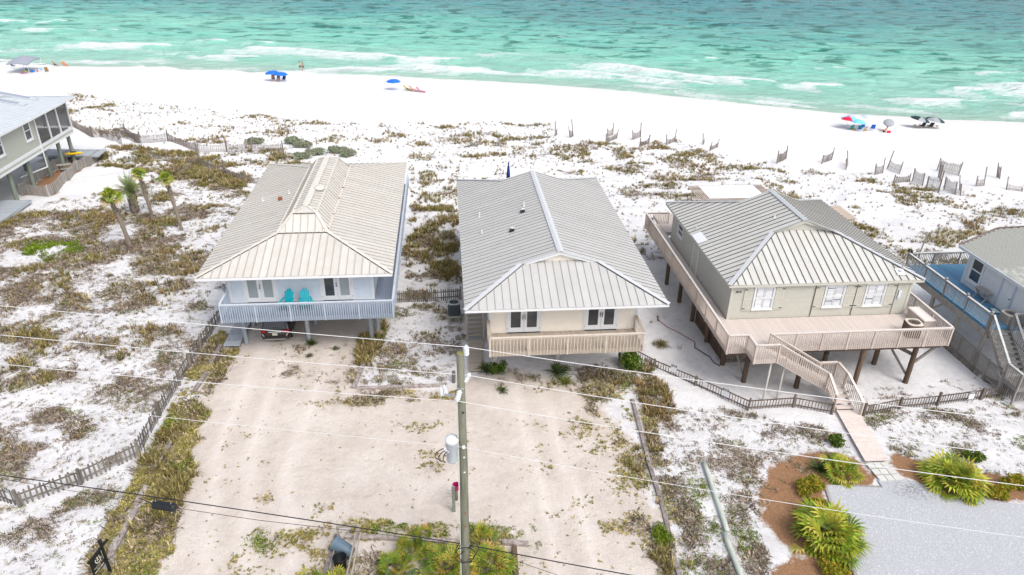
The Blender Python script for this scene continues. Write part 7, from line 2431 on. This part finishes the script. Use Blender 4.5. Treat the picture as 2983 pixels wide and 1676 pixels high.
def bag(label, x, y, m, w=.4, name="beach_bag", cat="bag", h=.3):
    at(x, y, G(x, y), random.uniform(0, 3))
    b = thing(name, label, cat)
    MB().prism([(-w / 2, -w * .3, 0), (w / 2, -w * .3, 0), (w / 2, w * .3, 0), (-w / 2, w * .3, 0)], (.03, 0, h)).build("body", m, b)
    MB().tube([(-w * .3, 0, h), (-w * .2, 0, h + .16), (w * .2, 0, h + .16), (w * .3, 0, h)], .015, 5).build("handles", m, b)
    home()


bag("tan beach bag between the green and teal chairs", 58.9, 97.6, mat("tan_bag", (.42, .30, .18), .8), .45)
bag("sandy coloured bag beside the royal blue chairs", 60.4, 97.1, MATS["tan_bag"], .5)
bag("bright red bag beside the yellow towel", 63.4, 96.1, REDF, .45)
bag("blue cooler bag under the canopy tent", -75.7, 143.0, mat("bright_blue", (.01, .20, .62), .6), .7)
bag("red orange bucket under the canopy tent", -75.1, 143.5, mat("orange_red", (.75, .10, .07), .6), .35)
bag("teal bag behind the canopy tent's front pole", -77.5, 144.8, mat("teal_bag", (.02, .26, .34), .6), .6)
bag("yellow toy bag beside the canopy tent's front pole", -76.8, 142.6, mat("yellow_toy", (.75, .62, .08), .6), .4)
bag("magenta towel roll at the canopy tent's front pole", -76.3, 140.6, mat("magenta_roll", (.5, .05, .22), .7), .6, h=.12)
bag("pale blue bag at the right side under the canopy tent", -75.2, 145.2, LTBL, .35)
beach_chair("dark teal chair standing left of the canopy tent", -81.0, 147.0, faces - .4, mat("dark_teal", (.01, .10, .14), .7), STEEL)
beach_chair("brown low chair right of the canopy tent", -73.4, 143.4, .6, mat("brown_sling", (.22, .12, .05), .7), TANW, True)
# canopy tent
home()
tn = thing("canopy_tent", "pale grey pop up canopy tent on the far left of the beach", "tent", (-77, 143.4, G(-77, 143.4)))
corners = [(-78.6, 140.4), (-74.7, 139.9), (-75.5, 146.4), (-79.3, 147.2)]
TG = mat("tent_fabric", (.27, .29, .34), .7)
zt = G(-77, 143.4) + 1.85
for i, (x, y) in enumerate(corners):
    rod("leg", tn, WHITE, (x, y, G(x, y) - .1), (x, y, zt), .035)
cx = sum(p[0] for p in corners) / 4; cy = sum(p[1] for p in corners) / 4
for i in range(4):
    a, b = corners[i], corners[(i + 1) % 4]
    v = []; f = []
    R, S = 5, 8
    for r_ in range(R + 1):
        q = r_ / R
        for s_ in range(S + 1):
            t = s_ / S
            ex_, ey_ = a[0] + (b[0] - a[0]) * t, a[1] + (b[1] - a[1]) * t
            ez_ = zt + .28 * math.sin(math.pi * t)
            v.append((ex_ + (cx - ex_) * q, ey_ + (cy - ey_) * q, ez_ + (zt + 1.0 - ez_) * (q ** .85)))
    for r_ in range(R):
        for s_ in range(S):
            k = r_ * (S + 1) + s_
            f.append((k, k + 1, k + S + 2, k + S + 1))
    MB().add(v, f).build("canopy_panel", TG, tn, True)
    vv = []
    for s_ in range(S + 1):
        t = s_ / S
        ex_, ey_ = a[0] + (b[0] - a[0]) * t, a[1] + (b[1] - a[1]) * t
        z_ = zt + .28 * math.sin(math.pi * t)
        vv += [(ex_, ey_, z_ + .01), (ex_, ey_, z_ - .16)]
    MB().add(vv, [(2 * s_, 2 * s_ + 1, 2 * s_ + 3, 2 * s_ + 2) for s_ in range(S)]).build("valance", TG, tn)

# people
SKIN = [mat("skin_light", (.55, .30, .20), .6), mat("skin_tan", (.40, .20, .12), .6), mat("skin_brown", (.30, .15, .09), .6)]


def skinned(name, verts, edges, rads, m, parent, root=0):
    me = bpy.data.meshes.new(name)
    me.from_pydata(verts, edges, [])
    me.materials.append(m)
    o = link(name, me, parent, CUR[0])
    md = o.modifiers.new("skin", 'SKIN')
    sk = me.skin_vertices[0].data
    for i, r in enumerate(rads):
        sk[i].radius = (r, r) if not isinstance(r, tuple) else r
        sk[i].use_root = (i == root)
    md.use_smooth_shade = True
    s = o.modifiers.new("smooth", 'SUBSURF'); s.levels = 1; s.render_levels = 1
    return o


def person(label, x, y, rz, pose, skin, hair, top=None, bottom=None, z=0.0, scale=1.0, group=None):
    """pose gives joint positions in the figure's own frame (facing -y)"""
    CUR[0] = Matrix.Translation((x, y, G(x, y) + z)) @ Matrix.Rotation(rz, 4, 'Z') @ Matrix.Scale(scale, 4)
    p = thing("person", label, "person", group=group)
    J = dict(pose)
    names = ['pelvis', 'waist', 'chest', 'neck', 'head0', 'head1']
    V = [J[n] for n in names]; E = [(i, i + 1) for i in range(5)]; Rr = [(.15, .12), (.13, .10), (.16, .11), .055, (.085, .095), (.07, .08)]
    for s in ('l', 'r'):
        b = len(V)
        V += [J['shoulder_' + s], J['elbow_' + s], J['wrist_' + s], J['hand_' + s]]; Rr += [.06, .045, .033, .03]
        E += [(2, b), (b, b + 1), (b + 1, b + 2), (b + 2, b + 3)]
        b = len(V)
        V += [J['hip_' + s], J['knee_' + s], J['ankle_' + s], J['toe_' + s]]; Rr += [.095, .062, .04, .035]
        E += [(0, b), (b, b + 1), (b + 1, b + 2), (b + 2, b + 3)]
    body = skinned("body", V, E, Rr, skin, p)
    h0 = Vector(J['head1']); hn = (Vector(J['head1']) - Vector(J['head0'])).normalized()
    MB().lathe([(.02, -.09), (.095, -.05), (.11, .02), (.085, .08), (.01, .11)], 12).build("hair", hair, p, True, world=CUR[0] @ Matrix.Translation(h0 + Vector((0, .025, .0))))
    if bottom:
        hv = [J['pelvis']]
        for s in ('l', 'r'):
            hv += [J['hip_' + s], tuple(Vector(J['hip_' + s]).lerp(Vector(J['knee_' + s]), .55))]
        skinned("shorts", hv, [(0, 1), (1, 2), (0, 3), (3, 4)], [(.17, .14), .115, .095, .115, .095], bottom, p)
    if top:
        skinned("top", [J['pelvis'], J['waist'], J['chest']], [(0, 1), (1, 2)], [(.16, .13), (.145, .115), (.175, .125)], top, p)
    home()


def standing(stride=.18, swing=.15):
    d = dict(pelvis=(0, 0, .92), waist=(0, 0, 1.08), chest=(0, 0, 1.32), neck=(0, 0, 1.50), head0=(0, -.02, 1.58), head1=(0, -.015, 1.68))
    for s, sg in (('l', -1), ('r', 1)):
        d['shoulder_' + s] = (sg * .19, 0, 1.42); d['elbow_' + s] = (sg * .24, .02 + sg * swing * .5, 1.13); d['wrist_' + s] = (sg * .24, -.06 + sg * swing, .90); d['hand_' + s] = (sg * .23, -.09 + sg * swing, .80)
        d['hip_' + s] = (sg * .09, 0, .88); d['knee_' + s] = (sg * .10, -.04 - sg * stride * .6, .48); d['ankle_' + s] = (sg * .10, -sg * stride, .08); d['toe_' + s] = (sg * .10, -sg * stride - .16, .04)
    return d


def reclining(back=.75, sh=.30):
    c, s_ = math.cos(back), math.sin(back)
    d = dict(pelvis=(0, .05, sh + .12))

    def up(t): return (0, .05 + c * t, sh + .12 + s_ * t)
    d['waist'] = up(.16); d['chest'] = up(.40); d['neck'] = up(.57); d['head0'] = up(.66); d['head1'] = up(.76)
    for n, sg in (('l', -1), ('r', 1)):
        q = up(.48)
        d['shoulder_' + n] = (sg * .19, q[1], q[2]); d['elbow_' + n] = (sg * .27, q[1] - .12, q[2] - .24); d['wrist_' + n] = (sg * .22, q[1] - .34, q[2] - .22); d['hand_' + n] = (sg * .20, q[1] - .42, q[2] - .22)
        d['hip_' + n] = (sg * .09, -.02, sh + .12); d['knee_' + n] = (sg * .12, -.42, sh + .16); d['ankle_' + n] = (sg * .12, -.80, max(.07, sh - .18)); d['toe_' + n] = (sg * .12, -.90, max(.14, sh - .08))
    return d


HB = mat("brown_hair", (.07, .04, .02), .8); HD = mat("dark_hair", (.015, .012, .01), .8); HL = mat("blond_hair", (.35, .24, .10), .8)
person("person in black shorts walking at the water's edge, left of the couple", -28.1, 147.6, math.radians(70), standing(.22), SKIN[0], HD, None, mat("black_shorts", (.012, .012, .015), .8), z=.02)
person("person in dark swimsuit walking at the water's edge, right of the couple", -27.55, 147.5, math.radians(80), standing(.16), SKIN[1], HB, mat("dark_swimsuit", (.02, .025, .05), .7), MATS["dark_swimsuit"], z=.02, scale=.97)


def lounger(label, x, y, rz, m, group=None):
    at(x, y, G(x, y), rz)
    l = thing("low_lounger", label, "lounger", group=group)
    MB().prism([(-.3, -1.0, .14), (.3, -1.0, .14), (.3, .1, .20), (-.3, .1, .20)], (0, 0, .035)).build("seat", m, l)
    MB().prism([(-.3, .1, .20), (.3, .1, .20), (.3, .62, .72), (-.3, .62, .72)], (0, -.02, .03)).build("backrest", m, l)
    for s_ in (-1, 1):
        for y_ in (-.8, .0):
            bar("leg", l, STEEL, (s_ * .28, y_, 0), (s_ * .28, y_, .18), .03, .03)
    home()


LIME = mat("lime_fabric", (.30, .55, .03), .7); PINKF = mat("pink_fabric", (.70, .06, .16), .7); STRIPE = mat("pale_stripe_fabric", (.62, .50, .48), .7)
for i, (x, y, m_, lb, tp, bt_) in enumerate(((-6.3, 124.5, LIME, "lime green low lounger left of the sunbathers", None, None), (-5.3, 123.8, STRIPE, "pale striped low lounger in the middle of the sunbathers", PINKF, PINKF), (-4.1, 123.1, PINKF, "pink low lounger on the right of the sunbathers", LTBL, LTBL))):
    rz_ = math.radians(62)
    lounger(lb, x, y, rz_, m_, "low loungers of the sunbathers")
    person(("sunbather lying back on the lime green lounger", "sunbather in pink lying on the pale striped lounger", "sunbather in light blue lying on the pink lounger")[i], x, y, rz_, reclining(.72, .14), SKIN[i % 2], (HL, HB, HL)[i], tp, bt_ or MATS["navy_fabric"])
for i, (x, y, rz_, lb) in enumerate(((-30.4, 133.6, .15, "person in white reclining under the left blue umbrella"), (-29.4, 133.2, .1, "person in white reclining between the two blue umbrellas"))):
    person(lb, x, y, rz_, reclining(1.05, .26), SKIN[i], HB, WHITE, WHITE if i else MATS["navy_fabric"])
person("person with a yellow towel sitting low on the sand by the red bag", 62.9, 96.4, math.radians(200), reclining(1.25, .05), SKIN[0], HB, mat("yellow_towel", (.80, .50, .05), .8), MATS["navy_fabric"])
lounger("pale low lounger near the water at the far left", -75.9, 152.0, math.radians(60), mat("grey_lounger", (.35, .36, .40), .7))
person("person lying on the pale lounger near the water at the far left", -75.9, 152.0, math.radians(60), reclining(.7, .14), SKIN[2], HD, None, MATS["black_shorts"])
lounger("orange brown low lounger nearest the water at the far left", -74.3, 152.3, math.radians(55), mat("rust_fabric", (.45, .15, .06), .7))
umbrella("small white folded sunshade lying right of the canopy tent", -76.4, 150.0, .8, .25, [mat("lilac_white", (.66, .64, .72), .7)], (.2, .1), None, .2)
home()
